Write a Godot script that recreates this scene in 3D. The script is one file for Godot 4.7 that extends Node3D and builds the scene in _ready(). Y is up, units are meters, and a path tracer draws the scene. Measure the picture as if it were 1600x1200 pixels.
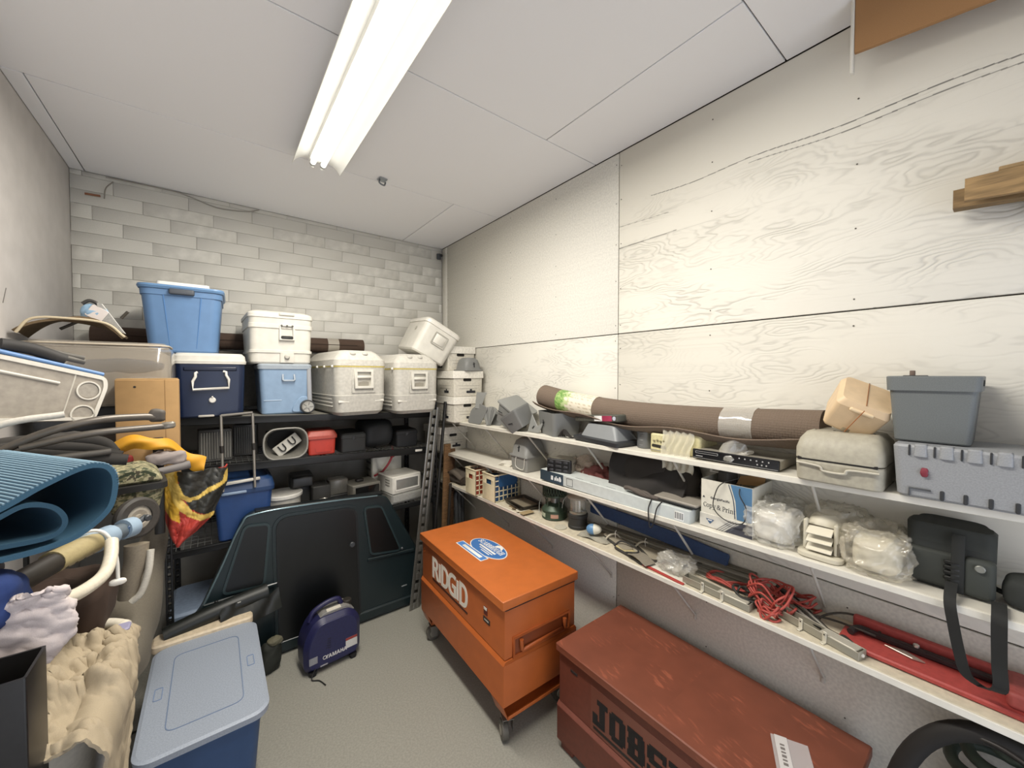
extends Node3D
# A storage room: y is up, metres; the camera stands at x = 0, z = 0, the long wall with shelves is +x, the rack wall is -z.

const CEIL := 3.65
const WX := 2.194      # face of the right wall
const BZ := -4.215     # face of the back wall
const LX := -0.81      # face of the left wall
const FZ := 1.4        # face of the wall behind the camera
const FW := -PI / 2    # turned to face the room from the right wall: local x runs along the wall, local z out of it

var mats := {}
var tex := {}
var used := {}
var rng := RandomNumberGenerator.new()

# ---------------------------------------------------------------- textures and materials
func noise_tex(freq: float, lo: float, octaves: int, seed_: int, kind := FastNoiseLite.TYPE_SIMPLEX_SMOOTH, mid := 0.5) -> NoiseTexture2D:
	var n := FastNoiseLite.new()
	n.noise_type = kind; n.frequency = freq; n.fractal_octaves = octaves; n.seed = seed_
	var g := Gradient.new()
	g.set_color(0, Color(lo, lo, lo)); g.set_color(1, Color.WHITE); g.set_offset(0, 0.0); g.set_offset(1, mid + 0.4)
	var t := NoiseTexture2D.new()
	t.width = 512; t.height = 512; t.seamless = true; t.noise = n; t.color_ramp = g
	return t

func image_tex(w: int, h: int, f: Callable) -> ImageTexture:
	var im := Image.create(w, h, false, Image.FORMAT_RGB8)
	for y in h:
		for x in w:
			im.set_pixel(x, y, f.call(x, y))
	return ImageTexture.create_from_image(im)

func make_textures() -> void:
	tex.soft = noise_tex(0.012, 0.94, 4, 3)
	tex.dust = noise_tex(0.03, 0.9, 6, 7, FastNoiseLite.TYPE_SIMPLEX_SMOOTH, 0.35)
	tex.fine = noise_tex(0.16, 0.88, 3, 11)
	tex.worn = noise_tex(0.012, 0.9, 6, 21)
	# rolled sheet plywood under thin paint: arching grain of rotary-cut fir
	var a := FastNoiseLite.new(); a.frequency = 1.0; a.fractal_octaves = 2; a.seed = 5
	var b := FastNoiseLite.new(); b.frequency = 1.0; b.fractal_octaves = 3; b.seed = 17
	# two pictures: relief and faint tone. v runs up the sheet; the second one has two long checks with smooth veneer above
	for kind in ["ply", "ply_split"]:
		var split: bool = kind == "ply_split"
		var low := Image.create(1024, 512, false, Image.FORMAT_RGB8)
		var tone := Image.create(1024, 512, false, Image.FORMAT_RGB8)
		for y in 512:
			var v: float = 1.0 - y / 512.0
			for x in 1024:
				var u: float = 1.0 - x / 1024.0 + (0.0 if split else 1.7)
				var t: float = v * 20.0 + 7.0 * a.get_noise_2d(u * 2.6, v * 2.8) + 1.8 * b.get_noise_2d(u * 7.0, v * 12.0)
				var s: float = pow(0.5 + 0.5 * sin(TAU * t), 3.0)
				var m: float = clampf(0.45 + 1.5 * b.get_noise_2d(u * 3.0 + 40.0, v * 5.0), 0.04, 1.0)
				var g: float = 1.0
				if split:
					var l1: float = 0.69 - 0.042 * u + 0.006 * sin(u * 23.0)
					m *= clampf(1.0 - (v - l1 + 0.12) * 6.0, 0.05, 1.0)
					var w: float = 0.0017
					if absf(v - l1) < w and u > 0.1: g = 0.5
					if absf(v - l1 + 0.022 - 0.004 * sin(u * 9.0)) < w * 0.8 and u > 0.33: g = 0.55
					if absf(v - 0.47 - 0.03 * u) < w and u < 0.17: g = 0.5
					if absf(v - 0.588 + 0.09 * u) < w * 0.8 and u < 0.15: g = 0.6
				low.set_pixel(x, y, Color.WHITE * (1.0 - 0.9 * s * m) * g)
				g *= 1.0 - 0.085 * s * m - 0.02 * m
				tone.set_pixel(x, y, Color(g, g, g))
		tex[kind] = ImageTexture.create_from_image(low)
		tex[kind + "_tone"] = ImageTexture.create_from_image(tone)
	var scuff := func(x, y):
		var u: float = x / 512.0; var v: float = y / 512.0
		var g: float = 0.8 + 0.05 * b.get_noise_2d(u * 5.0, v * 5.0)
		var k: float = b.get_noise_2d(u * 9.0 + 6.0 * v, v * 46.0 - 12.0 * u)
		var patch: float = clampf(2.2 * a.get_noise_2d(u * 4.0, v * 4.0), 0.0, 1.0)
		g += 0.55 * clampf(k - 0.12, 0.0, 1.0) * patch
		return Color(g, g, g)
	tex.scuff = image_tex(512, 512, scuff)
	var wood := func(x, y):
		var u: float = x / 256.0; var v: float = y / 256.0
		var s: float = 0.5 + 0.5 * sin(TAU * (v * 9.0 + 2.2 * a.get_noise_2d(u * 1.2, v * 4.0)))
		var g: float = 0.8 + 0.14 * s + 0.12 * b.get_noise_2d(u * 6.0, v * 90.0)
		return Color(g, g * 0.98, g * 0.94)
	tex.wood = image_tex(256, 256, wood)
	var weave := func(x, y):
		var p: int = x % 16; var q: int = y % 16
		var up: bool = (x / 16 + y / 16) % 2 == 0
		var h: float = sin(PI * (p if up else q) / 16.0) * 0.5 + 0.5
		return Color(h, h, h)
	tex.weave = image_tex(64, 64, weave)
	var camo := func(x, y):
		var u: float = x / 128.0; var v: float = y / 128.0
		var k: float = a.get_noise_2d(u * 5.0, v * 9.0); var l: float = b.get_noise_2d(u * 7.0 + 9.0, v * 7.0)
		if k > 0.22: return Color("38402c")
		if l > 0.2: return Color("6d6a4c")
		if l < -0.3: return Color("4a4435")
		return Color("a39c7c")
	tex.camo = image_tex(128, 128, camo)

func mt(hex: String, rough := 0.6, t := "soft", scale := 2.0, metal := 0.0, bump := "", bump_cm := 0.0) -> StandardMaterial3D:
	var key := "%s|%s|%s|%s|%s|%s|%s" % [hex, rough, t, scale, metal, bump, bump_cm]
	if mats.has(key): return mats[key]
	var m := StandardMaterial3D.new()
	m.albedo_color = Color(hex); m.roughness = rough; m.metallic = metal
	if t != "":
		m.albedo_texture = tex[t]
	m.uv1_triplanar = true; m.uv1_scale = Vector3.ONE * scale
	if bump != "":
		m.heightmap_enabled = true; m.heightmap_texture = tex[bump]; m.heightmap_scale = bump_cm
	mats[key] = m
	return m

func cloth_mat(hex: String, scale := 14.0) -> StandardMaterial3D:
	return mt(hex, 0.95, "fine", scale * 0.3, 0.0, "weave", 0.05)

func vcol_mat(rough := 0.8) -> StandardMaterial3D:
	var m := StandardMaterial3D.new()
	m.vertex_color_use_as_albedo = true; m.roughness = rough
	return m

func film(alpha := 0.22, tint := Color(0.95, 0.94, 0.9), rough := 0.12) -> StandardMaterial3D:
	var key := "film%s%s%s" % [alpha, tint, rough]
	if mats.has(key): return mats[key]
	var m := StandardMaterial3D.new()
	m.transparency = BaseMaterial3D.TRANSPARENCY_ALPHA
	m.albedo_color = Color(tint.r, tint.g, tint.b, alpha); m.roughness = rough
	mats[key] = m
	return m

# ---------------------------------------------------------------- mesh builders
func st_new() -> SurfaceTool:
	var st := SurfaceTool.new(); st.begin(Mesh.PRIMITIVE_TRIANGLES)
	return st

func tri(st: SurfaceTool, a: Vector3, b: Vector3, c: Vector3) -> void:   # counter-clockwise from outside
	st.add_vertex(a); st.add_vertex(c); st.add_vertex(b)

func quad(st: SurfaceTool, a: Vector3, b: Vector3, c: Vector3, d: Vector3) -> void:
	tri(st, a, b, c); tri(st, a, c, d)

func done(st: SurfaceTool) -> ArrayMesh:
	st.generate_normals()
	return st.commit()

func ring(y: float, w: float, d: float, r: float, cx: float, cz: float, n: int) -> PackedVector3Array:
	var p := PackedVector3Array()
	r = clampf(r, 0.0005, minf(w, d) / 2 - 0.0004)
	for k in 4:
		var mx: float = [1, -1, -1, 1][k] * (w / 2 - r)
		var mz: float = [-1, -1, 1, 1][k] * (d / 2 - r)
		for i in n + 1:
			var ang: float = PI / 2 * (k + float(i) / n)
			p.append(Vector3(cx + mx + r * cos(ang), y, cz + mz - r * sin(ang)))
	return p

# stacked rounded rectangles [y, width, depth, corner radius, cx, cz]
func loft(secs: Array, n := 4, smooth := false) -> ArrayMesh:
	var st := st_new()
	var rings := []
	for s in secs:
		rings.append(ring(s[0], s[1], s[2], s[3], s[4] if s.size() > 4 else 0.0, s[5] if s.size() > 5 else 0.0, n))
	var m: int = rings[0].size()
	for k in rings.size() - 1:
		st.set_smooth_group(1 if smooth else 1 + k)
		for i in m:
			var j := (i + 1) % m
			quad(st, rings[k][i], rings[k][j], rings[k + 1][j], rings[k + 1][i])
	st.set_smooth_group(99)
	for e in 2:
		var rg: PackedVector3Array = rings[0] if e == 0 else rings[-1]
		var c := Vector3.ZERO
		for v in rg: c += v
		c /= m
		for i in m:
			var j := (i + 1) % m
			if e == 0: tri(st, c, rg[j], rg[i])
			else: tri(st, c, rg[i], rg[j])
	return done(st)

func box(w: float, h: float, d: float, b := 0.004) -> ArrayMesh:
	b = minf(b, minf(w, minf(h, d)) * 0.3)
	return loft([[0, w - 2 * b, d - 2 * b, b * 0.5], [b, w, d, b], [h - b, w, d, b], [h, w - 2 * b, d - 2 * b, b * 0.5]], 1)

func rbox(w: float, h: float, d: float, r: float, corner := 0.0) -> ArrayMesh:   # generously rounded box
	corner = corner if corner > 0.0 else r
	var low := []
	for i in 5:
		var t := PI / 2 * i / 4.0
		low.append([r * (1 - cos(t)), w - 2 * r * (1 - sin(t)), d - 2 * r * (1 - sin(t)), corner])
	var all := low.duplicate()
	for i in 5:
		var q = low[4 - i]
		all.append([h - q[0], q[1], q[2], q[3]])
	return loft(all, 4, true)

func lathe(prof: Array, n := 28) -> ArrayMesh:   # [radius, y] from bottom to top
	var st := st_new()
	for k in prof.size() - 1:
		st.set_smooth_group(1 + k)
		for i in n:
			var a := TAU * i / n; var b := TAU * (i + 1) / n
			var p0 := Vector3(cos(a) * prof[k][0], prof[k][1], -sin(a) * prof[k][0])
			var p1 := Vector3(cos(b) * prof[k][0], prof[k][1], -sin(b) * prof[k][0])
			var q0 := Vector3(cos(a) * prof[k + 1][0], prof[k + 1][1], -sin(a) * prof[k + 1][0])
			var q1 := Vector3(cos(b) * prof[k + 1][0], prof[k + 1][1], -sin(b) * prof[k + 1][0])
			if prof[k][0] > 0.0: tri(st, p0, p1, q1)
			if prof[k + 1][0] > 0.0: tri(st, p0, q1, q0)
	return done(st)

func disc(r: float, h: float, n := 24) -> ArrayMesh:
	var b := minf(0.004, minf(r, h) * 0.25)
	return lathe([[0, 0], [r - b, 0], [r, b], [r, h - b], [r - b, h], [0, h]], n)

func tube(pts: PackedVector3Array, r: float, n := 8, closed := false, r2 := -1.0) -> ArrayMesh:
	var st := st_new()
	st.set_smooth_group(1)
	var m := pts.size()
	var up := Vector3.UP
	var rings := []
	for i in m:
		var t: Vector3
		if closed: t = (pts[(i + 1) % m] - pts[(i - 1 + m) % m]).normalized()
		else: t = (pts[mini(i + 1, m - 1)] - pts[maxi(i - 1, 0)]).normalized()
		if i == 0 and absf(t.y) > 0.9: up = Vector3.RIGHT
		var s := t.cross(up).normalized()
		if s.length() < 0.5: s = t.cross(Vector3(0.3, 0.2, 0.9)).normalized()
		up = s.cross(t).normalized()
		var rr := r if r2 < 0.0 else lerpf(r, r2, float(i) / (m - 1))
		var rg := PackedVector3Array()
		for k in n:
			var a := TAU * k / n
			rg.append(pts[i] + (s * cos(a) + up * sin(a)) * rr)
		rings.append(rg)
	var last := m if closed else m - 1
	for i in last:
		for k in n:
			var l := (k + 1) % n
			quad(st, rings[i][k], rings[i][l], rings[(i + 1) % m][l], rings[(i + 1) % m][k])
	if not closed:
		st.set_smooth_group(2)
		for k in range(1, n - 1):
			tri(st, rings[0][0], rings[0][k + 1], rings[0][k])
			tri(st, rings[m - 1][0], rings[m - 1][k], rings[m - 1][k + 1])
	return done(st)

func curve(pts: Array, per := 6, closed := false) -> PackedVector3Array:
	var out := PackedVector3Array()
	var m := pts.size()
	for i in (m if closed else m - 1):
		var p0: Vector3 = pts[(i - 1 + m) % m] if closed or i > 0 else pts[0] * 2 - pts[1]
		var p1: Vector3 = pts[i]
		var p2: Vector3 = pts[(i + 1) % m]
		var p3: Vector3 = pts[(i + 2) % m] if closed or i + 2 < m else pts[m - 1] * 2 - pts[m - 2]
		for k in per:
			out.append(p1.cubic_interpolate(p2, p0, p3, float(k) / per))
	if not closed: out.append(pts[m - 1])
	return out

func inset(poly: PackedVector2Array, b: float) -> PackedVector2Array:
	var out := PackedVector2Array()
	var m := poly.size()
	for i in m:
		var e0 := (poly[i] - poly[(i - 1 + m) % m]).normalized()
		var e1 := (poly[(i + 1) % m] - poly[i]).normalized()
		var n0 := Vector2(-e0.y, e0.x); var n1 := Vector2(-e1.y, e1.x)
		var h := (n0 + n1).normalized()
		out.append(poly[i] + h * b / maxf(0.35, h.dot(n1)))
	return out

# outline in x, y (counter-clockwise), thickness along z, with a chamfered edge
func prism(poly: PackedVector2Array, d: float, b := 0.003) -> ArrayMesh:
	var area := 0.0
	for i in poly.size(): area += poly[i].cross(poly[(i + 1) % poly.size()])
	if area < 0: poly.reverse()
	var st := st_new()
	b = minf(b, d * 0.4)
	var inn := inset(poly, b)
	var tries := 0
	while tries < 6 and (Geometry2D.triangulate_polygon(inn).size() / 3 != inn.size() - 2):   # too tight a corner for this chamfer
		b *= 0.5; tries += 1
		inn = inset(poly, b)
	var lev := [[inn, -d / 2], [poly, -d / 2 + b], [poly, d / 2 - b], [inn, d / 2]]
	var m := poly.size()
	for k in 3:
		st.set_smooth_group(1 + k)
		for i in m:
			var j := (i + 1) % m
			var A: Vector2 = lev[k][0][i]; var B: Vector2 = lev[k][0][j]; var C: Vector2 = lev[k + 1][0][j]; var D: Vector2 = lev[k + 1][0][i]
			if (poly[j] - poly[i]).length() > 0.05: st.set_smooth_group(10 + i * 3 + k)
			else: st.set_smooth_group(1 + k)
			quad(st, Vector3(A.x, A.y, lev[k][1]), Vector3(B.x, B.y, lev[k][1]), Vector3(C.x, C.y, lev[k + 1][1]), Vector3(D.x, D.y, lev[k + 1][1]))
	st.set_smooth_group(900)
	var ix := Geometry2D.triangulate_polygon(inn)
	for i in range(0, ix.size(), 3):
		var p := inn[ix[i]]; var q := inn[ix[i + 1]]; var r := inn[ix[i + 2]]
		if (q - p).cross(r - p) < 0:
			var t := q; q = r; r = t
		tri(st, Vector3(p.x, p.y, d / 2), Vector3(q.x, q.y, d / 2), Vector3(r.x, r.y, d / 2))
		tri(st, Vector3(p.x, p.y, -d / 2), Vector3(r.x, r.y, -d / 2), Vector3(q.x, q.y, -d / 2))
	return done(st)

func poly_of(a: Array) -> PackedVector2Array:
	var p := PackedVector2Array()
	for v in a: p.append(Vector2(v[0], v[1]))
	return p

func round_poly(a: Array, r: float, n := 5) -> PackedVector2Array:
	var out := PackedVector2Array()
	var m := a.size()
	for i in m:
		var p := Vector2(a[i][0], a[i][1])
		var p0 := Vector2(a[(i - 1 + m) % m][0], a[(i - 1 + m) % m][1]); var p1 := Vector2(a[(i + 1) % m][0], a[(i + 1) % m][1])
		var rr := minf(r, minf(p.distance_to(p0), p.distance_to(p1)) * 0.48)
		var s := p + (p0 - p).normalized() * rr; var e := p + (p1 - p).normalized() * rr
		for k in n + 1:
			var t := float(k) / n
			out.append(s.lerp(p, t).lerp(p.lerp(e, t), t))
	return out

# a frame following a closed outline, w wide, d thick
func frame_mesh(poly: PackedVector2Array, w: float, d: float) -> ArrayMesh:
	var area := 0.0
	for i in poly.size(): area += poly[i].cross(poly[(i + 1) % poly.size()])
	if area < 0: poly.reverse()
	var inn := inset(poly, w)
	var st := st_new()
	var m := poly.size()
	for i in m:
		var j := (i + 1) % m
		var a := poly[i]; var b := poly[j]; var c := inn[j]; var e := inn[i]
		var F := func(p: Vector2, z: float): return Vector3(p.x, p.y, z)
		st.set_smooth_group(1); quad(st, F.call(a, d / 2), F.call(b, d / 2), F.call(c, d / 2), F.call(e, d / 2))
		st.set_smooth_group(2); quad(st, F.call(b, -d / 2), F.call(a, -d / 2), F.call(e, -d / 2), F.call(c, -d / 2))
		st.set_smooth_group(3); quad(st, F.call(a, -d / 2), F.call(b, -d / 2), F.call(b, d / 2), F.call(a, d / 2))
		st.set_smooth_group(4); quad(st, F.call(c, -d / 2), F.call(e, -d / 2), F.call(e, d / 2), F.call(c, d / 2))
	return done(st)

# a cloth or film with thickness: f(u, v) gives the point, col(u, v) its colour
func sheet(nu: int, nv: int, f: Callable, thick := 0.004, col = null) -> ArrayMesh:
	var st := st_new()
	var P := []; var N := []
	for j in nv + 1:
		for i in nu + 1:
			P.append(f.call(float(i) / nu, float(j) / nv))
	for j in nv + 1:
		for i in nu + 1:
			var du: Vector3 = P[j * (nu + 1) + mini(i + 1, nu)] - P[j * (nu + 1) + maxi(i - 1, 0)]
			var dv: Vector3 = P[mini(j + 1, nv) * (nu + 1) + i] - P[maxi(j - 1, 0) * (nu + 1) + i]
			N.append(du.cross(dv).normalized() * thick)
	for side in 2:
		st.set_smooth_group(1 + side)
		for j in nv:
			for i in nu:
				var k := [j * (nu + 1) + i, j * (nu + 1) + i + 1, (j + 1) * (nu + 1) + i + 1, (j + 1) * (nu + 1) + i]
				var v := []
				for q in k: v.append(P[q] if side == 0 else P[q] - N[q])
				var order := [0, 1, 2, 0, 2, 3] if side == 1 else [0, 2, 1, 0, 3, 2]
				for o in order:
					if col != null:
						var q: int = k[o]
						st.set_color(col.call(float(q % (nu + 1)) / nu, float(q / (nu + 1)) / nv))
					st.add_vertex(v[o])
	st.set_smooth_group(3)
	var edge := []
	for i in nu: edge.append([i, i + 1]); edge.append([nv * (nu + 1) + i + 1, nv * (nu + 1) + i])
	for j in nv: edge.append([(j + 1) * (nu + 1), j * (nu + 1)]); edge.append([j * (nu + 1) + nu, (j + 1) * (nu + 1) + nu])
	for e in edge:
		if col != null: st.set_color(col.call(float(e[0] % (nu + 1)) / nu, float(e[0] / (nu + 1)) / nv))
		quad(st, P[e[0]], P[e[1]], P[e[1]] - N[e[1]], P[e[0]] - N[e[0]])
	return done(st)

# a soft lump: a superellipsoid with creases, resting on y = 0
func lump(w: float, h: float, d: float, amp: float, freq: float, seed_: int, p := 0.55, nu := 40, nv := 24, ridged := false) -> ArrayMesh:
	var n := FastNoiseLite.new()
	n.seed = seed_; n.frequency = freq; n.fractal_octaves = 3
	if ridged: n.fractal_type = FastNoiseLite.FRACTAL_RIDGED
	var st := st_new()
	st.set_smooth_group(1)
	var P := []
	var sp := func(x: float): return signf(x) * pow(absf(x), p)
	for j in nv + 1:
		var th := -PI / 2 + PI * j / nv
		for i in nu:
			var ph := TAU * i / nu
			var q := Vector3(sp.call(cos(th)) * sp.call(cos(ph)) * w / 2, sp.call(sin(th)) * h / 2, -sp.call(cos(th)) * sp.call(sin(ph)) * d / 2)
			var k := n.get_noise_3d(q.x, q.y, q.z)
			q += q.normalized() * k * amp
			q.y = maxf(q.y, -h / 2)
			P.append(q + Vector3(0, h / 2, 0))
	for j in nv:
		for i in nu:
			var a: int = j * nu + i; var b: int = j * nu + (i + 1) % nu
			quad(st, P[a], P[b], P[b + nu], P[a + nu])
	return done(st)

func merge(list: Array) -> ArrayMesh:   # [mesh, transform] pairs joined into one part
	var st := SurfaceTool.new()
	for e in list: st.append_from(e[0], 0, e[1])
	return st.commit()

func tf(pos: Vector3, rot := Vector3.ZERO) -> Transform3D:
	return Transform3D(Basis.from_euler(rot), pos)

# ---------------------------------------------------------------- naming
func numbered(called: String) -> String:
	var k: int = used.get(called, 0)
	used[called] = k + 1
	return called if k == 0 else "%s_%03d" % [called, k]

func tag(o: Node3D, label: String, category: String, group := "") -> void:
	o.set_meta("label", label); o.set_meta("category", category)
	if group != "": o.set_meta("group", group)

func thing(called: String, label: String, category: String, at := Vector3.ZERO, turn := 0.0, group := "") -> Node3D:
	var o := Node3D.new()
	o.name = numbered(called); add_child(o)
	o.position = at; o.rotation.y = turn
	tag(o, label, category, group)
	return o

func dup(src: Node3D, label: String, at: Vector3, turn := 0.0) -> Node3D:
	var o: Node3D = src.duplicate()
	o.name = numbered(String(src.name).rstrip("_0123456789")); add_child(o)
	o.position = at; o.rotation = Vector3(0, turn, 0); o.set_meta("label", label)
	return o

func part(parent: Node3D, called: String, mesh: Mesh, m: Material, at := Vector3.ZERO, rot := Vector3.ZERO, label := "") -> MeshInstance3D:
	var o := MeshInstance3D.new()
	o.mesh = mesh; o.material_override = m
	o.position = at; o.rotation = rot
	if parent == self: o.name = numbered(called)
	else:
		var nm := called; var k := 0
		while parent.has_node(NodePath(nm)):
			k += 1; nm = "%s_%03d" % [called, k]
		o.name = nm
	parent.add_child(o, true)
	if label != "": o.set_meta("label", label)
	return o

func struct(called: String, mesh: Mesh, m: Material, at := Vector3.ZERO) -> MeshInstance3D:
	var o := MeshInstance3D.new()
	o.mesh = mesh; o.material_override = m; o.position = at; o.name = called
	o.set_meta("kind", "structure")
	add_child(o)
	return o

func text(parent: Node3D, called: String, s: String, height: float, m: Material, at: Vector3, rot := Vector3.ZERO, font := "Droid Sans", bold := false, depth := 0.002, stretch := 1.0) -> MeshInstance3D:
	var t := TextMesh.new()
	var f := SystemFont.new()
	f.font_names = PackedStringArray([font])
	if bold: f.font_weight = 700
	t.font = f; t.text = s; t.font_size = 64; t.pixel_size = height / 46.0; t.depth = depth
	t.curve_step = 2.0
	var o := part(parent, called, t, m, at, rot)
	o.scale = Vector3(stretch, 1, 1)
	return o

func sy(k: int, z: float) -> float:     # top of wall shelf k (1 is the highest) at z: the boards sag towards the far end
	return [0.0, 1.733 + 0.0155 * z, 1.405 + 0.018 * z, 1.072 + 0.0115 * z][k] + 0.0015

func rack_y(k: int, x: float) -> float:   # tops of the rack decks
	return [1.845 - 0.035 * x, 1.50 - 0.035 * x, 0.93, 0.16][k]

# ---------------------------------------------------------------- scene
func _ready() -> void:
	var cam := Camera3D.new()
	cam.name = "camera"; cam.fov = rad_to_deg(2 * atan(600.0 / 603.0)); cam.near = 0.02; cam.far = 60
	cam.position = Vector3(0, 2.15, 0); cam.rotation = Vector3(deg_to_rad(-1.43), deg_to_rad(-37.7), 0)
	add_child(cam)
	var env := Environment.new()
	env.background_mode = Environment.BG_COLOR; env.background_color = Color(0.93, 0.95, 1.0); env.background_energy_multiplier = 3.0
	env.tonemap_mode = Environment.TONE_MAPPER_LINEAR; env.tonemap_exposure = 0.8
	env.sdfgi_enabled = true; env.ssao_enabled = true; env.ssil_enabled = true
	var we := WorldEnvironment.new(); we.name = "world"; we.environment = env; add_child(we)
	rng.seed = 4
	make_textures()
	build_room()
	build_fixture("ceiling_light", "white two-tube fluorescent fixture with curved reflector wings on the ceiling", Vector3(0.585, CEIL, -1.74), 2.45)
	build_wall_shelves()
	build_rack()
	build_rack_goods()
	build_floor_things()
	build_shelf_top()
	build_shelf_middle()
	build_shelf_bottom()
	build_left()
	build_wall_bits()

# z0, y0: the sheet's far lower corner, so that each sheet shows the picture once
func ply_mat(strength: String, z0: float, y0: float) -> StandardMaterial3D:
	var m := StandardMaterial3D.new()
	m.albedo_color = Color("e2dfd5"); m.roughness = 0.6
	m.uv1_triplanar = true
	if strength == "faint":
		m.albedo_texture = tex.fine; m.uv1_scale = Vector3.ONE * 0.7
		return m
	var k: String = "ply_split" if strength == "split" else "ply"
	m.albedo_texture = tex[k + "_tone"]
	m.heightmap_enabled = true; m.heightmap_texture = tex[k]; m.heightmap_scale = 0.3 if strength != "medium" else 0.14
	m.uv1_scale = Vector3(1 / 2.44, 1 / 1.225, 1 / 2.44)
	m.uv1_offset = Vector3(0, 0, 0.5)
	return m

func build_room() -> void:
	var white := mt("d9d6cd", 0.7, "soft", 0.7)
	var cx := (LX + WX) / 2; var cz := (BZ + FZ) / 2
	var W := WX - LX; var D := FZ - BZ
	struct("floor", box(W + 0.4, 0.1, D + 0.4), mt("9b998f", 0.6, "fine", 0.8), Vector3(cx, -0.1, cz))
	# ceiling: white boards, dark open joints
	var ceil := struct("ceiling", box(W + 0.4, 0.1, D + 0.4), mt("2c2a28", 0.9, ""), Vector3(cx, CEIL + 0.014, cz))
	var cm := mt("eeeef0", 0.8, "")
	var rows := [[-4.215, -3.04, [-0.73, 1.70]], [-3.04, -1.855, [0.49]], [-1.855, -0.69, [-0.73, 1.71]], [-0.69, 0.48, [0.49]], [0.48, FZ, [1.71]]]
	for r in rows:
		var xs = [LX] + r[2] + [WX]
		for k in xs.size() - 1:
			var w: float = xs[k + 1] - xs[k] - 0.006
			var p := part(ceil, "ceiling_board", box(w, 0.014, r[1] - r[0] - 0.006, 0.002), cm)
			p.position = Vector3((xs[k] + xs[k + 1]) / 2 - cx, -0.014, (r[0] + r[1]) / 2 - cz)
	# right wall: eight by four plywood sheets laid sideways, nailed over studs
	var wr := struct("wall_right", box(0.1, CEIL + 0.1, D + 0.4), mt("3a352e", 0.9, ""), Vector3(WX + 0.062, 0, cz))
	var lv := [0.0, 1.207, 2.426, CEIL]
	var zs := [[-4.215, -4.09], [-4.09, -1.652], [-1.652, 0.788], [0.788, FZ]]
	for i in 3:
		for k in 4:
			var strength: String = "split" if k == 2 and i == 2 else ("medium" if i == 1 or (k >= 2 and i == 2) else "faint")
			if k == 0: strength = "faint"
			var z0: float = zs[k][0]; var z1: float = zs[k][1]
			var b := part(wr, "plywood_sheet", box(0.012, lv[i + 1] - lv[i] - 0.006, z1 - z0 - 0.006, 0.002), ply_mat(strength, z0, lv[i]))
			b.position = Vector3(-0.056, lv[i] + 0.003, (z0 + z1) / 2 - cz)
			if k == 1 or k == 2:    # nail heads along the sheet edges and studs
				var nails := []
				for zz in [z0 + 0.02, z0 + 0.62, z0 + 1.23, z0 + 1.83, z1 - 0.02]:
					for j in 5:
						nails.append([disc(0.0035, 0.002, 8), tf(Vector3(-0.0062, 0.06 + j * 0.27 + rng.randf_range(-0.03, 0.03), zz - (z0 + z1) / 2), Vector3(0, 0, PI / 2))])
				part(b, "nail_head", merge(nails), mt("57524a", 0.6, "", 1.0, 0.4)).set_meta("kind", "stuff")
	# back wall: painted courses of long thin blocks, each its own piece, over a plain lower part
	var wb := struct("wall_back", box(W + 0.4, CEIL + 0.1, 0.1), mt("d0cdc4", 0.9, ""), Vector3(cx, 0, BZ - 0.062))
	var paints := [mt("d6d4cc", 0.75, "fine", 2.5, 0.0, "fine", 0.25), mt("d6d4cc", 0.75, "worn", 1.5, 0.0, "fine", 0.3), mt("d7d5cd", 0.75, "fine", 3.1, 0.0, "fine", 0.25)]
	part(wb, "lower_wall", box(W, 1.75, 0.013, 0.001), mt("8f8c84", 0.8, "worn", 0.8), Vector3(0, 0, 0.0555))
	var shapes := []
	for k in 4: shapes.append(box(0.44 - 0.002, 0.1035 - 0.0016, 0.012 + 0.0005 * k, 0.0012))
	var y := 1.752
	var row := 0
	while y < CEIL - 0.02:
		var hh := minf(0.1035, CEIL - y)
		var x := LX + 0.001 - 0.44 * fmod(row * 0.37 + 0.2, 1.0)
		while x < WX - 0.002:
			var xa := maxf(x, LX + 0.001); var xb := minf(x + 0.44, WX - 0.002)
			if xb - xa > 0.03:
				var full := xb - xa > 0.435 and hh > 0.1
				var ms: Mesh = shapes[rng.randi() % 4] if full else box(xb - xa - 0.002, hh - 0.0016, 0.0125, 0.0012)
				part(wb, "brick", ms, paints[rng.randi() % 3], Vector3((xa + xb) / 2 - cx, y, 0.055 + rng.randf_range(0, 0.0005)))
			x += 0.44
		y += 0.1035; row += 1
	var wl := struct("wall_left", box(0.1, CEIL + 0.1, D + 0.4), mt("cfcbc8", 0.75, "soft", 0.8, 0.0, "fine", 0.05), Vector3(LX - 0.05, 0, cz))
	for e in [[2.62, -2.98, 0.13, 0.3], [2.5, -3.02, 0.09, -0.5]]:
		part(wl, "wall_scratch", box(0.002, e[2], 0.006, 0.0005), mt("6b6763", 0.9, ""), Vector3(0.0505, e[0], e[1] - cz), Vector3(e[3], 0, 0))
	# the wall behind the camera, with the open doorway the photo is taken from: daylight comes in here
	var wf := struct("wall_front", box(W + 0.4, CEIL + 0.1 - 2.5, 0.1), white, Vector3(cx, 2.5, FZ + 0.05))
	part(wf, "door_jamb", box(0.4, 2.5, 0.1), white, Vector3(-W / 2 - 0.0, -2.5, 0))
	part(wf, "door_jamb", box(0.4, 2.5, 0.1), white, Vector3(W / 2 + 0.0, -2.5, 0))

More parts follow.
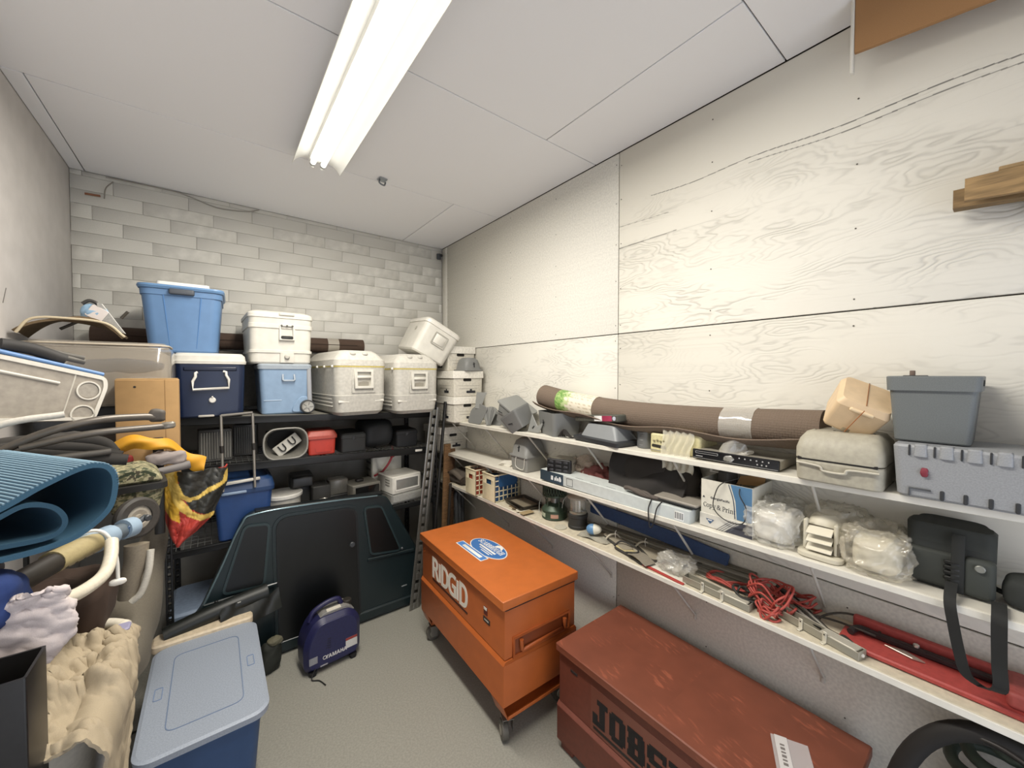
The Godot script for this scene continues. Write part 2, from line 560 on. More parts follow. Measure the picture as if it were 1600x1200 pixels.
func build_fixture(called: String, label: String, at: Vector3, L: float) -> void:
	var t := thing(called, label, "light fixture", at)
	var enamel := mt("f2f1ec", 0.45, "")
	part(t, "housing", prism(poly_of([[-0.06, 0], [0.06, 0], [0.05, -0.045], [-0.05, -0.045]]), L - 0.03, 0.004), enamel)
	for s in [-1, 1]:
		var wing := func(u, v):
			var a: float = u * 1.25
			return Vector3(s * (0.05 + 0.1 * sin(a) / sin(1.25)), -0.02 - 0.065 * (1 - cos(a)) / (1 - cos(1.25)), (v - 0.5) * L)
		part(t, "reflector", sheet(10, 1, wing, 0.003), enamel)
		var em := StandardMaterial3D.new()
		em.albedo_color = Color.WHITE; em.emission_enabled = true; em.emission = Color(1, 0.99, 0.95); em.emission_energy_multiplier = 5.0
		var tb := part(t, "fluorescent_tube", tube(PackedVector3Array([Vector3(0, 0, -L / 2 + 0.04), Vector3(0, 0, L / 2 - 0.04)]), 0.016, 14), em, Vector3(s * 0.032, -0.068, 0))
		for e in [-1, 1]:
			part(tb, "tube_cap", disc(0.0165, 0.03, 14), mt("b9b9b6", 0.35, "", 1.0, 0.8), Vector3(0, 0, e * (L / 2 - 0.04) - 0.015), Vector3(PI / 2, 0, 0))
			part(t, "lamp_holder", box(0.022, 0.05, 0.016, 0.003), mt("e8e8e4", 0.4, ""), Vector3(s * 0.032, -0.09, e * (L / 2 - 0.018)))
	var li := AreaLight3D.new()
	li.name = numbered("fluorescent_glow"); li.area_size = Vector2(0.28, L - 0.1); li.light_color = Color(1.0, 0.975, 0.93); li.light_energy = 12.5
	li.shadow_enabled = true; li.area_range = 12.0; li.area_attenuation = 2.0
	li.position = at + Vector3(0, -0.095, 0); li.rotation.x = -PI / 2
	add_child(li)

# ---------------------------------------------------------------- the long wall and its three shelves
func build_wall_shelves() -> void:
	var paint := mt("dcd8cc", 0.55, "soft", 1.5)
	var dirty := mt("cfc6b0", 0.65, "dust", 1.6)
	var steel := mt("c6c3ba", 0.45, "fine", 3.0)
	var slope := [0.0, 0.0155, 0.018, 0.0115]
	var y0 := [0.0, 1.733, 1.405, 1.072]
	var words := ["", "topmost long white board shelf on the plywood wall, holding the carpet roll", "middle long white board shelf on the plywood wall, holding the bagged appliances", "lowest long white board shelf on the plywood wall, holding the red cables"]
	for k in [1, 2, 3]:
		var za := -4.19 if k > 1 else -3.95
		var zb := 0.85
		var t := thing("wall_shelf", words[k], "shelf", Vector3(1.9, y0[k], 0), 0, "long shelves on the plywood wall")
		var b := part(t, "board", box(0.29, 0.02, zb - za, 0.003), dirty if k == 3 else paint)
		b.position = Vector3(0.147, -0.02 + slope[k] * (za + zb) / 2, (za + zb) / 2); b.rotation.x = -atan(slope[k])
		var lip := part(t, "edge_strip", box(0.008, 0.026, zb - za, 0.002), paint)
		lip.position = Vector3(-0.003, -0.0255 + slope[k] * (za + zb) / 2, (za + zb) / 2); lip.rotation.x = -atan(slope[k])
		var z := -4.06
		while z < 0.8:
			if z > za + 0.03:
				var yy: float = slope[k] * z - 0.021
				var st := PackedVector3Array([Vector3(0.012, yy - 0.003, z), Vector3(0.291, yy - 0.285, z - 0.015)])
				part(t, "strut", tube(st, 0.0065, 6), steel)
				part(t, "strut_foot", box(0.006, 0.035, 0.016, 0.002), steel, Vector3(0.289, yy - 0.31, z - 0.015))
			z += 0.5957

func banker_box(label: String, at: Vector3, turn: float) -> Node3D:
	var t := thing("file_box", label, "box", at, turn, "white cardboard file boxes")
	var card := mt("cdc8bb", 0.8, "dust", 2.5)
	var ink := mt("23242a", 0.8, "")
	part(t, "body", loft([[0, 0.305, 0.38, 0.006], [0.004, 0.31, 0.385, 0.006], [0.19, 0.315, 0.39, 0.006]], 2), card)
	part(t, "lid", loft([[0.18, 0.338, 0.413, 0.006], [0.246, 0.334, 0.409, 0.006], [0.25, 0.33, 0.405, 0.006]], 2), mt("e2ded3", 0.8, "dust", 2.5))
	for f in [[Vector3(0, 0, 0.1935), 0.0, 0.03], [Vector3(-0.156, 0, 0), -PI / 2, 0.0]]:
		var nm := part(t, "end_panel", box(0.2 if f[2] > 0 else 0.24, 0.002, 0.001, 0.0002), ink, f[0] + Vector3(0, 0.075, 0), Vector3(0, f[1], 0))
		var seal := round_poly([[-0.05, -0.012], [0.05, -0.012], [0.05, 0.012], [-0.05, 0.012]], 0.006)
		part(nm, "printed_badge", prism(seal, 0.0012, 0.0003), ink, Vector3(0.03, -0.03, 0.001))
		part(nm, "badge_crown", prism(round_poly([[-0.012, 0], [0.012, 0], [0.012, 0.018], [-0.012, 0.018]], 0.008), 0.0012, 0.0003), ink, Vector3(0.03, -0.02, 0.001))
		for k in 2:
			part(nm, "printed_line", box(0.26 if f[2] > 0 else 0.3, 0.0016, 0.001, 0.0002), ink, Vector3(0, 0.03 + 0.035 * k, 0))
		if f[2] > 0.0:
			part(nm, "hand_hole", prism(round_poly([[-0.045, -0.014], [0.045, -0.014], [0.045, 0.014], [-0.045, 0.014]], 0.014), 0.002, 0.0003), mt("15130f", 0.9, ""), Vector3(-0.01, 0.088, 0.001))
	return t

# grey moulded battery box: tapering tub, domed lid with a keyhole mark
func battery_dome(t: Node3D, w: float, h: float, d: float, m: Material, ink: Material, at: Vector3, rot: Vector3) -> void:
	var p := part(t, "domed_lid", loft([[0, w + 0.03, d + 0.03, 0.02], [0.012, w + 0.03, d + 0.03, 0.02], [0.014, w, d, 0.03], [h * 0.55, w * 0.96, d * 0.95, 0.045], [h * 0.85, w * 0.85, d * 0.82, 0.05], [h, w * 0.6, d * 0.6, 0.05]], 5, true), m, at, rot)
	part(p, "stamped_mark", prism(round_poly([[-0.006, -0.025], [0.006, -0.025], [0.006, 0.025], [-0.006, 0.025]], 0.004), 0.004, 0.001), ink, Vector3(0.0, h * 0.45, d * 0.485), Vector3(-0.1, 0, 0))
	part(p, "stamped_bar", box(0.03, 0.006, 0.004, 0.001), ink, Vector3(0.0, h * 0.5, d * 0.485), Vector3(-0.1, 0, 0.3))

func open_tub(w: float, h: float, d: float, wall := 0.004, taper := 0.9, r := 0.02) -> ArrayMesh:
	var st := st_new()
	var rg := [ring(0, w * taper, d * taper, r, 0, 0, 4), ring(h, w, d, r, 0, 0, 4), ring(h, w - 2 * wall, d - 2 * wall, r, 0, 0, 4), ring(wall, w * taper - 2 * wall, d * taper - 2 * wall, r, 0, 0, 4)]
	var m: int = rg[0].size()
	for k in 3:
		st.set_smooth_group(1 + k)
		for i in m:
			var j := (i + 1) % m
			quad(st, rg[k][i], rg[k][j], rg[k + 1][j], rg[k + 1][i])
	st.set_smooth_group(9)
	for i in m:
		var j := (i + 1) % m
		tri(st, Vector3.ZERO, rg[0][j], rg[0][i])
		tri(st, Vector3(0, wall, 0), rg[3][i], rg[3][j])
	return done(st)

func build_shelf_top() -> void:
	var grey := mt("7b7c7a", 0.5, "fine", 3.0)
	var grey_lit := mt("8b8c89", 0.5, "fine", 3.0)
	var dark := mt("35373a", 0.45, "fine", 3.0)
	var ink := mt("17181a", 0.6, "")
	# corner stack of file boxes
	var y := sy(1, -3.45)
	banker_box("white file box at the bottom of the corner stack, behind grey panels", Vector3(1.985, y, -3.47), 0.0)
	banker_box("white file box second up in the corner stack, under the grey dome lid", Vector3(1.99, y + 0.252, -3.46), -0.05)
	banker_box("white file box standing topmost at the back of the corner stack", Vector3(2.02, y + 0.504, -3.66), 0.0)
	banker_box("white file box alone on the middle shelf in the far corner", Vector3(2.03, sy(2, -3.75), -3.84), 0.0)
	var t := thing("battery_cover", "grey domed plastic lid lying on the second file box of the corner stack", "lid", Vector3(2.0, y + 0.5035, -3.33), 0.12)
	battery_dome(t, 0.19, 0.13, 0.19, grey, ink, Vector3(0, 0, 0), Vector3.ZERO)
	t.position = Vector3(2.03, y + 0.5045, -3.345)
	# loose grey lids and trays on the far end of the shelf
	t = thing("grey_plastic_panel", "flat grey plastic panels leaning in a fan at the far end of the top shelf", "panel", Vector3(1.98, sy(1, -2.99), -2.99), FW)
	part(t, "bracket", prism(poly_of([[-0.035, 0], [0.035, 0], [0.075, 0.16], [-0.06, 0.16]]), 0.006), grey_lit, Vector3(-0.06, 0.14, 0.03), Vector3(-0.3, 0.2, 0))
	part(t, "wing_panel", prism(round_poly([[-0.14, 0], [0.08, 0], [0.15, 0.16], [0.0, 0.2], [-0.12, 0.13]], 0.03), 0.008), grey, Vector3(-0.05, 0.001, 0.06), Vector3(-0.25, 0, 0))
	for k in 5:
		part(t, "fan_blade", prism(poly_of([[-0.012, 0], [0.012, 0], [0.022, 0.17], [-0.02, 0.17]]), 0.004), grey_lit if k % 2 == 0 else grey, Vector3(0.13, 0.004, 0.05 - 0.006 * k), Vector3(-0.2, 0, 0.6 - 0.24 * k))
	part(t, "folded_sheet", prism(poly_of([[-0.05, 0.0], [0.16, 0.0], [0.19, 0.11], [0.0, 0.14]]), 0.006), grey, Vector3(0.05, 0.002, -0.02), Vector3(-0.35, 0.1, 0))
	# two tipped boxes
	for e in [["grey plastic battery box tipped on its side, nearest the fanned grey panels", Vector3(2.0, sy(1, -2.56), -2.6), 0.55, 0.22], ["grey plastic battery box lying with its lid half under the carpet roll's labelled end", Vector3(2.04, sy(1, -2.15), -2.13), 0.0, 0.2]]:
		t = thing("battery_box", e[0], "battery box", e[1], FW, "grey plastic battery boxes")
		var tilt: float = e[2]
		if tilt > 0.1:
			part(t, "tub", loft([[0, 0.2, 0.2, 0.02], [0.17, 0.24, 0.23, 0.025], [0.172, 0.265, 0.25, 0.02], [0.185, 0.265, 0.25, 0.02]], 4), grey_lit, Vector3(-0.02, 0.035, -0.02), Vector3(0.15, 0.15, -tilt))
			var b := part(t, "side_tub", loft([[0, 0.15, 0.16, 0.015], [0.14, 0.2, 0.19, 0.02], [0.152, 0.2, 0.19, 0.02]], 4), grey, Vector3(0.2, 0.03, 0.03), Vector3(0.25, 0.2, 0.5))
			part(b, "stamped_mark", box(0.05, 0.006, 0.003, 0.001), ink, Vector3(-0.02, 0.07, 0.09), Vector3(-0.12, 0, -0.2))
			part(t, "stamped_mark", box(0.06, 0.007, 0.003, 0.001), ink, Vector3(0.0, 0.14, 0.12), Vector3(0.15, 0.1, -0.3))
		else:
			var b := part(t, "tub", open_tub(0.3, 0.17, 0.24, 0.005, 0.88, 0.03), grey, Vector3(0.06, 0.001, -0.01), Vector3(0, -0.35, 0))
			part(b, "stamped_mark", box(0.008, 0.05, 0.003, 0.001), ink, Vector3(-0.03, 0.06, 0.117), Vector3(0.06, 0, 0))
			part(b, "stamped_bar", box(0.035, 0.007, 0.003, 0.001), ink, Vector3(-0.03, 0.085, 0.118), Vector3(0.06, 0, 0.4))
			b = part(t, "leaning_end", prism(poly_of([[-0.08, 0], [0.05, 0], [0.1, 0.1], [0.03, 0.05], [-0.05, 0.14]]), 0.008), grey_lit, Vector3(-0.11, 0.001, 0.09), Vector3(-0.15, 0, 0))
			part(b, "stamped_mark", box(0.03, 0.012, 0.003, 0.001), ink, Vector3(-0.01, 0.035, 0.005), Vector3(0, 0, 0.8))
			for s in 2: part(t, "torn_clip", prism(poly_of([[-0.03, 0], [0.03, 0.01], [0.005, 0.05], [-0.035, 0.06]]), 0.005), grey_lit, Vector3(-0.03 + 0.09 * s, 0.165, -0.03), Vector3(-0.5, 0.3 * s, 0.2 - 0.9 * s))
	# black box of tape with a label across a grey tray
	t = thing("battery_tray", "grey tray with a black rim on the top shelf, below the labelled black case", "tray", Vector3(2.03, sy(1, -1.62), -1.6), FW - 0.12)
	part(t, "base_rim", loft([[0, 0.38, 0.24, 0.015], [0.006, 0.4, 0.26, 0.02], [0.03, 0.41, 0.27, 0.02], [0.034, 0.37, 0.23, 0.02]], 4), dark)
	part(t, "tub", loft([[0.033, 0.33, 0.19, 0.02], [0.115, 0.25, 0.15, 0.03], [0.12, 0.24, 0.14, 0.03]], 4), mt("8f9294", 0.4, "fine", 3.0))
	t = thing("video_case", "flat black case with a red and white sticker lying across the grey tray", "case", Vector3(2.03, sy(1, -1.62) + 0.1215, -1.63), FW - 0.12)
	var vc := part(t, "case_body", box(0.4, 0.045, 0.17, 0.006), mt("4b4b42", 0.6, "fine", 4.0), Vector3(0, 0.012, 0), Vector3(0, 0, 0.09))
	part(vc, "white_sticker", box(0.07, 0.034, 0.002, 0.0005), mt("dad9d6", 0.5, ""), Vector3(0.03, 0.005, 0.0855))
	part(vc, "red_sticker", box(0.085, 0.034, 0.002, 0.0005), mt("96304c", 0.5, ""), Vector3(0.108, 0.005, 0.0855))
	part(vc, "round_logo", disc(0.013, 0.002, 16), mt("b7b9c8", 0.5, ""), Vector3(0.17, 0.022, 0.085), Vector3(PI / 2, 0, 0))
	for k in 6: part(vc, "rib", box(0.004, 0.038, 0.003, 0.001), mt("3a3a33", 0.6, ""), Vector3(-0.18 + k * 0.03, 0.003, 0.0855))
	t = thing("black_strap_buckle", "small tangle of black straps beside the grey tray on the top shelf", "strap", Vector3(1.96, sy(1, -1.88), -1.88), FW)
	for k in 4:
		var c := curve([Vector3(-0.07, 0.006, 0.02 * k - 0.02), Vector3(-0.02, 0.03 + 0.01 * k, 0.03), Vector3(0.03, 0.007, 0.0), Vector3(0.08 + 0.01 * k, 0.045, -0.03)])
		part(t, "strap", tube(c, 0.006, 6), mt("2b2724", 0.8, ""))
	# carpet roll, long, sagging in the middle
	t = thing("carpet_roll", "long brown rolled carpet with a printed label lying along the top shelf", "carpet roll", Vector3(2.08, sy(1, -1.35), -1.35), 0)
	var carpet := mt("756659", 0.98, "fine", 8.0, 0.0, "weave", 0.3)
	carpet.uv1_scale = Vector3.ONE * 22.0
	var spine := []
	for k in 9:
		var u := k / 8.0
		spine.append(Vector3(-0.02 + 0.015 * sin(u * 3.0), 0.155 + 0.115 * pow(1 - u, 3.0) + 0.045 * pow(u, 2.0), -0.9 + 1.77 * u))
	spine.reverse()
	part(t, "carpet", tube(curve(spine, 5), 0.084, 26), carpet)
	var flap := func(u, v):
		var p: Vector3 = spine[0].lerp(spine[8], v) if false else Vector3(0, 0, 0)
		var q = 0.155 + 0.115 * pow(1 - v, 3.0) + 0.045 * v * v
		var ang: float = -1.9 - u * 0.8
		p = Vector3(-0.02 + cos(ang) * 0.094 - u * 0.035, q + sin(ang) * 0.09 - 0.012 * sin(v * 17.0) * u, -0.9 + 1.77 * v)
		return p
	part(t, "loose_edge", sheet(4, 30, flap, 0.006), carpet)
	part(t, "roll_end", tube(curve([Vector3(0.045, 0.27, -0.903), Vector3(0.0, 0.32, -0.904), Vector3(-0.05, 0.29, -0.905), Vector3(-0.03, 0.24, -0.906), Vector3(0.01, 0.245, -0.905), Vector3(0.0, 0.275, -0.904)], 5), 0.004, 6), mt("3d342c", 0.9, ""))
	var i0 := 5
	var lab := func(u, v):
		var z: float = -0.70 + 0.34 * v
		var w: float = (z + 0.9) / 1.77
		var ang: float = 0.6 + u * 3.6
		return Vector3(-0.02 + 0.015 * sin(w * 3.0) + cos(ang) * 0.0865, 0.155 + 0.115 * pow(1 - w, 3.0) + 0.045 * w * w + sin(ang) * 0.0865, z)
	var nn := FastNoiseLite.new(); nn.frequency = 5.0; nn.seed = 2
	var lcol := func(u, v):
		var k: float = v + 0.25 * nn.get_noise_2d(u * 1.4, v * 1.6)
		if k < 0.24: return Color(0.13, 0.27, 0.06) if nn.get_noise_2d(u * 6, v * 9) > -0.1 else Color(0.3, 0.42, 0.14)
		if k < 0.34: return Color(0.42, 0.5, 0.25)
		var line: bool = fmod(u * 26.0, 1.0) < 0.3 and nn.get_noise_2d(u * 9, v * 30) > 0.0
		return Color(0.42, 0.36, 0.26) if line else Color(0.66, 0.61, 0.5)
	part(t, "paper_label", sheet(40, 30, lab, 0.0015, lcol), vcol_mat(0.45))
	var wrap := func(u, v):
		var z: float = 0.46 + 0.15 * v
		var w: float = (z + 0.9) / 1.77
		var ang: float = TAU * u
		var rr: float = 0.0868 + 0.0012 * sin(u * 70.0 + v * 9.0)
		return Vector3(-0.02 + 0.015 * sin(w * 3.0) + cos(ang) * rr, 0.155 + 0.115 * pow(1 - w, 3.0) + 0.045 * w * w + sin(ang) * rr, z)
	part(t, "plastic_wrap", sheet(60, 6, wrap, 0.001), film(0.2))
	var tail := func(u, v):
		return Vector3(-0.11 - 0.02 * sin(u * 5.0) - 0.03 * v, 0.105 - 0.085 * v + 0.03 * sin(u * 4.0 + v * 6.0), 0.5 + 0.11 * u + 0.02 * sin(v * 9.0 + u * 4.0))
	part(t, "wrap_tail", sheet(8, 8, tail, 0.001), film(0.18))
	# can, radio, bagged radio
	t = thing("round_tin", "grey ribbed round tin beside the pale radio on the top shelf", "tin", Vector3(2.04, sy(1, -1.31), -1.33), FW)
	part(t, "tin_body", lathe([[0, 0], [0.047, 0], [0.05, 0.003], [0.05, 0.088], [0.052, 0.09], [0.052, 0.096], [0.046, 0.096], [0.045, 0.06], [0, 0.06]]), mt("7d7f80", 0.4, "fine", 5.0, 0.5))
	for k in 3: part(t, "rim_ring", tube(curve([Vector3(0.051, 0, 0), Vector3(0, 0, 0.051), Vector3(-0.051, 0, 0), Vector3(0, 0, -0.051)], 6, true), 0.0016, 6, true), mt("8d8f90", 0.35, "", 1.0, 0.5), Vector3(0, 0.02 + 0.028 * k, 0))
	t = thing("old_radio", "small pale yellow radio face standing on the top shelf beside the round tin", "radio", Vector3(2.0, sy(1, -1.17), -1.19), FW)
	var cream := mt("cfc79a", 0.5, "dust", 4.0)
	part(t, "casing", loft([[0, 0.115, 0.09, 0.014], [0.006, 0.12, 0.095, 0.018], [0.095, 0.12, 0.09, 0.018], [0.103, 0.11, 0.08, 0.018]], 4), cream)
	part(t, "dial_band", prism(round_poly([[-0.045, 0], [0.045, -0.006], [0.042, 0.012], [-0.042, 0.016]], 0.006), 0.006, 0.001), mt("2d2b25", 0.4, ""), Vector3(0, 0.028, 0.047))
	for k in 4: part(t, "knob", disc(0.006, 0.008, 12), mt("8a8468", 0.4, "", 1.0, 0.3), Vector3(-0.03 + k * 0.02, 0.062 + 0.004 * (k % 2), 0.045), Vector3(PI / 2, 0, 0))
	part(t, "chrome_foot", box(0.11, 0.008, 0.006, 0.002), mt("b5b2a5", 0.3, "", 1.0, 0.8), Vector3(0, 0.006, 0.047))
	t = thing("bagged_radio", "pale yellow box in a clear plastic bag hanging over the edge of the top shelf", "radio", Vector3(2.06, sy(1, -1.02), -1.05), FW)
	part(t, "casing", rbox(0.17, 0.12, 0.19, 0.014), cream)
	part(t, "grip", tube(curve([Vector3(-0.03, 0.12, 0.02), Vector3(-0.02, 0.13, 0.02), Vector3(0.04, 0.13, 0.02), Vector3(0.05, 0.12, 0.02)]), 0.005, 6), mt("56524a", 0.6, ""))
	var bagw := func(u, v):
		var a: float = -0.12 + u * 0.17
		return Vector3(a + 0.008 * sin(v * 9.0), 0.135 - v * 0.22 + 0.006 * sin(u * 17.0), 0.104 + 0.006 * sin(u * 29.0 + v * 9.0) + 0.012 * sin(v * 2.6))
	part(t, "plastic_bag", sheet(24, 20, bagw, 0.001), film(0.3, Color(0.95, 0.93, 0.85)))
	# disc player
	t = thing("disc_player", "slim black and silver disc player on the top shelf in front of the carpet roll", "disc player", Vector3(2.06, sy(1, -0.8), -0.8), FW + 0.02)
	part(t, "case", box(0.38, 0.042, 0.24, 0.003), mt("b0ab9f", 0.4, "soft", 3.0, 0.2), Vector3(0, 0.006, 0))
	var fp := part(t, "front_panel", box(0.38, 0.048, 0.012, 0.003), mt("17181b", 0.25, ""), Vector3(0, 0.003, 0.124))
	part(fp, "disc_tray", frame_mesh(round_poly([[-0.055, -0.006], [0.055, -0.006], [0.055, 0.006], [-0.055, 0.006]], 0.005), 0.0022, 0.002), mt("c9c9cc", 0.3, "", 1.0, 0.7), Vector3(-0.12, 0.034, 0.0065))
	part(fp, "printed_line", box(0.034, 0.003, 0.001, 0.0002), mt("b5b5b5", 0.5, ""), Vector3(-0.155, 0.014, 0.0064))
	for k in 6: part(fp, "button", disc(0.0032, 0.003, 10), mt("d5d5d6", 0.3, "", 1.0, 0.5), Vector3(0.03 + k * 0.024, 0.034, 0.0055), Vector3(PI / 2, 0, 0))
	for k in 3: part(fp, "button", disc(0.0032, 0.003, 10), mt("d5d5d6", 0.3, "", 1.0, 0.5), Vector3(0.105 + k * 0.018, 0.018, 0.0055), Vector3(PI / 2, 0, 0))
	part(fp, "chrome_line", box(0.37, 0.002, 0.001, 0.0002), mt("b9b9bb", 0.3, "", 1.0, 0.8), Vector3(0, 0.005, 0.0064))
	for s in [-1, 1]: part(t, "foot", disc(0.012, 0.006, 12), mt("1b1b1b", 0.8, ""), Vector3(s * 0.15, 0, 0.07))
	# beige hard case
	var beige := mt("a9a494", 0.55, "dust", 2.2)
	t = thing("tool_case", "beige hard plastic case with a dark carrying slot, under the tan box", "case", Vector3(2.0, sy(1, -0.4), -0.4), FW)
	part(t, "lower_shell", loft([[0, 0.25, 0.27, 0.025], [0.006, 0.258, 0.278, 0.028], [0.075, 0.265, 0.285, 0.028], [0.085, 0.262, 0.28, 0.028]], 4), beige)
	part(t, "upper_shell", loft([[0.09, 0.265, 0.285, 0.028], [0.13, 0.265, 0.285, 0.03], [0.165, 0.25, 0.25, 0.03], [0.19, 0.22, 0.2, 0.03], [0.195, 0.2, 0.18, 0.03]], 4, true), beige)
	part(t, "slot", box(0.24, 0.012, 0.01, 0.002), mt("1d1b18", 0.8, ""), Vector3(-0.003, 0.082, 0.137))
	part(t, "grip", tube(curve([Vector3(-0.122, 0.072, 0.147), Vector3(-0.05, 0.066, 0.15), Vector3(-0.035, 0.05, 0.15), Vector3(0.025, 0.05, 0.15), Vector3(0.04, 0.066, 0.15), Vector3(0.122, 0.068, 0.147)], 5), 0.005, 6), mt("b6b1a2", 0.5, ""))
	for k in 4: part(t, "rivet", disc(0.004, 0.002, 8), mt("3c382f", 0.6, ""), Vector3(-0.09 + 0.06 * k, 0.1945, 0.03))
	t = thing("tan_box", "tan plastic box tipped onto a corner on top of the beige case", "box", Vector3(2.03, sy(1, -0.4) + 0.198, -0.38), FW)
	var tan := mt("dcc19c", 0.5, "soft", 2.5)
	var tb := part(t, "box_body", loft([[0, 0.135, 0.15, 0.012], [0.01, 0.15, 0.165, 0.015], [0.12, 0.168, 0.185, 0.018], [0.145, 0.15, 0.165, 0.02]], 3), tan, Vector3(-0.03, 0.035, 0.0), Vector3(0.5, 0.12, -0.5))
	part(tb, "lid_seam", box(0.003, 0.003, 0.17, 0.001), mt("8b5f3c", 0.6, ""), Vector3(0.0, 0.1445, 0))
	part(tb, "side_seam", box(0.0025, 0.13, 0.003, 0.001), mt("a0602c", 0.6, ""), Vector3(0.0, 0.008, 0.089), Vector3(0.13, 0, 0))
	part(tb, "latch", rbox(0.075, 0.014, 0.016, 0.005), mt("dfc8a4", 0.45, ""), Vector3(0.0, 0.11, 0.092))
	part(tb, "hasp", box(0.03, 0.022, 0.01, 0.003), mt("8f8169", 0.5, ""), Vector3(0.0, 0.004, 0.079))
	# ribbed case and bin
	var steelgrey := mt("989b9f", 0.5, "fine", 2.0)
	t = thing("ribbed_case", "long light grey moulded case with rows of ribs, under the dark grey bin", "case", Vector3(2.0, sy(1, 0.02), 0.02), FW)
	part(t, "case_body", loft([[0, 0.5, 0.25, 0.02], [0.008, 0.515, 0.265, 0.022], [0.17, 0.535, 0.29, 0.022], [0.178, 0.525, 0.28, 0.022]], 4), steelgrey)
	for k in 8:
		part(t, "top_rib", loft([[0, 0.032, 0.05, 0.006], [0.036, 0.03, 0.045, 0.006], [0.04, 0.024, 0.04, 0.006]], 2), steelgrey, Vector3(-0.2 + k * 0.058, 0.142, 0.125))
		part(t, "rib_slot", box(0.005, 0.036, 0.012, 0.002), mt("2f3134", 0.8, ""), Vector3(-0.226 + k * 0.058, 0.142, 0.142))
		part(t, "lower_slot", prism(round_poly([[-0.005, 0], [0.005, 0], [0.005, 0.032], [-0.005, 0.032]], 0.005), 0.006), mt("303235", 0.8, ""), Vector3(-0.15 + k * 0.05, 0.004, 0.135))
	part(t, "latch_outline", tube(PackedVector3Array([Vector3(-0.225, 0.004, 0.136), Vector3(-0.225, 0.032, 0.138), Vector3(-0.175, 0.032, 0.138)]), 0.003, 6), mt("4a4c4f", 0.7, ""))
	part(t, "red_tie", lump(0.018, 0.03, 0.012, 0.004, 40, 3), mt("7a2a38", 0.6, ""), Vector3(-0.19, 0.075, 0.141))
	t = thing("grey_bin", "dark grey lidded plastic bin standing on the ribbed case", "bin", Vector3(2.03, sy(1, -0.12) + 0.1835, -0.165), FW)
	var sg := mt("6f7475", 0.55, "fine", 3.0)
	part(t, "tub", loft([[0, 0.175, 0.19, 0.014], [0.005, 0.18, 0.2, 0.016], [0.18, 0.205, 0.235, 0.018]], 4), sg)
	part(t, "rim", loft([[0.178, 0.218, 0.25, 0.018], [0.225, 0.222, 0.255, 0.018], [0.228, 0.216, 0.25, 0.018]], 4), sg)
	part(t, "latch_hole", prism(round_poly([[-0.03, -0.01], [0.03, -0.01], [0.03, 0.01], [-0.03, 0.01]], 0.01), 0.004), mt("1f2122", 0.8, ""), Vector3(0.1105, 0.205, 0.02), Vector3(0, PI / 2, 0))
	part(t, "lid_slot", box(0.06, 0.006, 0.03, 0.002), mt("26282a", 0.8, ""), Vector3(-0.04, 0.2245, 0.09))
	part(t, "lid_tab", box(0.015, 0.02, 0.006, 0.002), mt("6b5b52", 0.6, ""), Vector3(-0.055, 0.228, 0.02))
	t = thing("dark_case", "dark slanted grey case leaning on the ribbed case at the right edge of the photo", "case", Vector3(1.95, sy(1, 0.1) + 0.186, 0.16), FW)
	part(t, "panel", prism(round_poly([[-0.12, 0], [0.14, 0], [0.14, 0.2], [0.0, 0.2]], 0.012), 0.05, 0.006), mt("4d4f52", 0.5, "fine", 4.0), Vector3(0, 0.0, 0.0), Vector3(-0.1, 0, 0))
	part(t, "edge_strip", box(0.025, 0.19, 0.06, 0.004), mt("26282b", 0.5, ""), Vector3(-0.118, 0.012, 0.0), Vector3(-0.1, 0, -0.52))
	part(t, "printed_mark", box(0.05, 0.006, 0.002, 0.0005), mt("b9babc", 0.5, ""), Vector3(0.02, 0.09, 0.02), Vector3(-0.1, 0, 0))

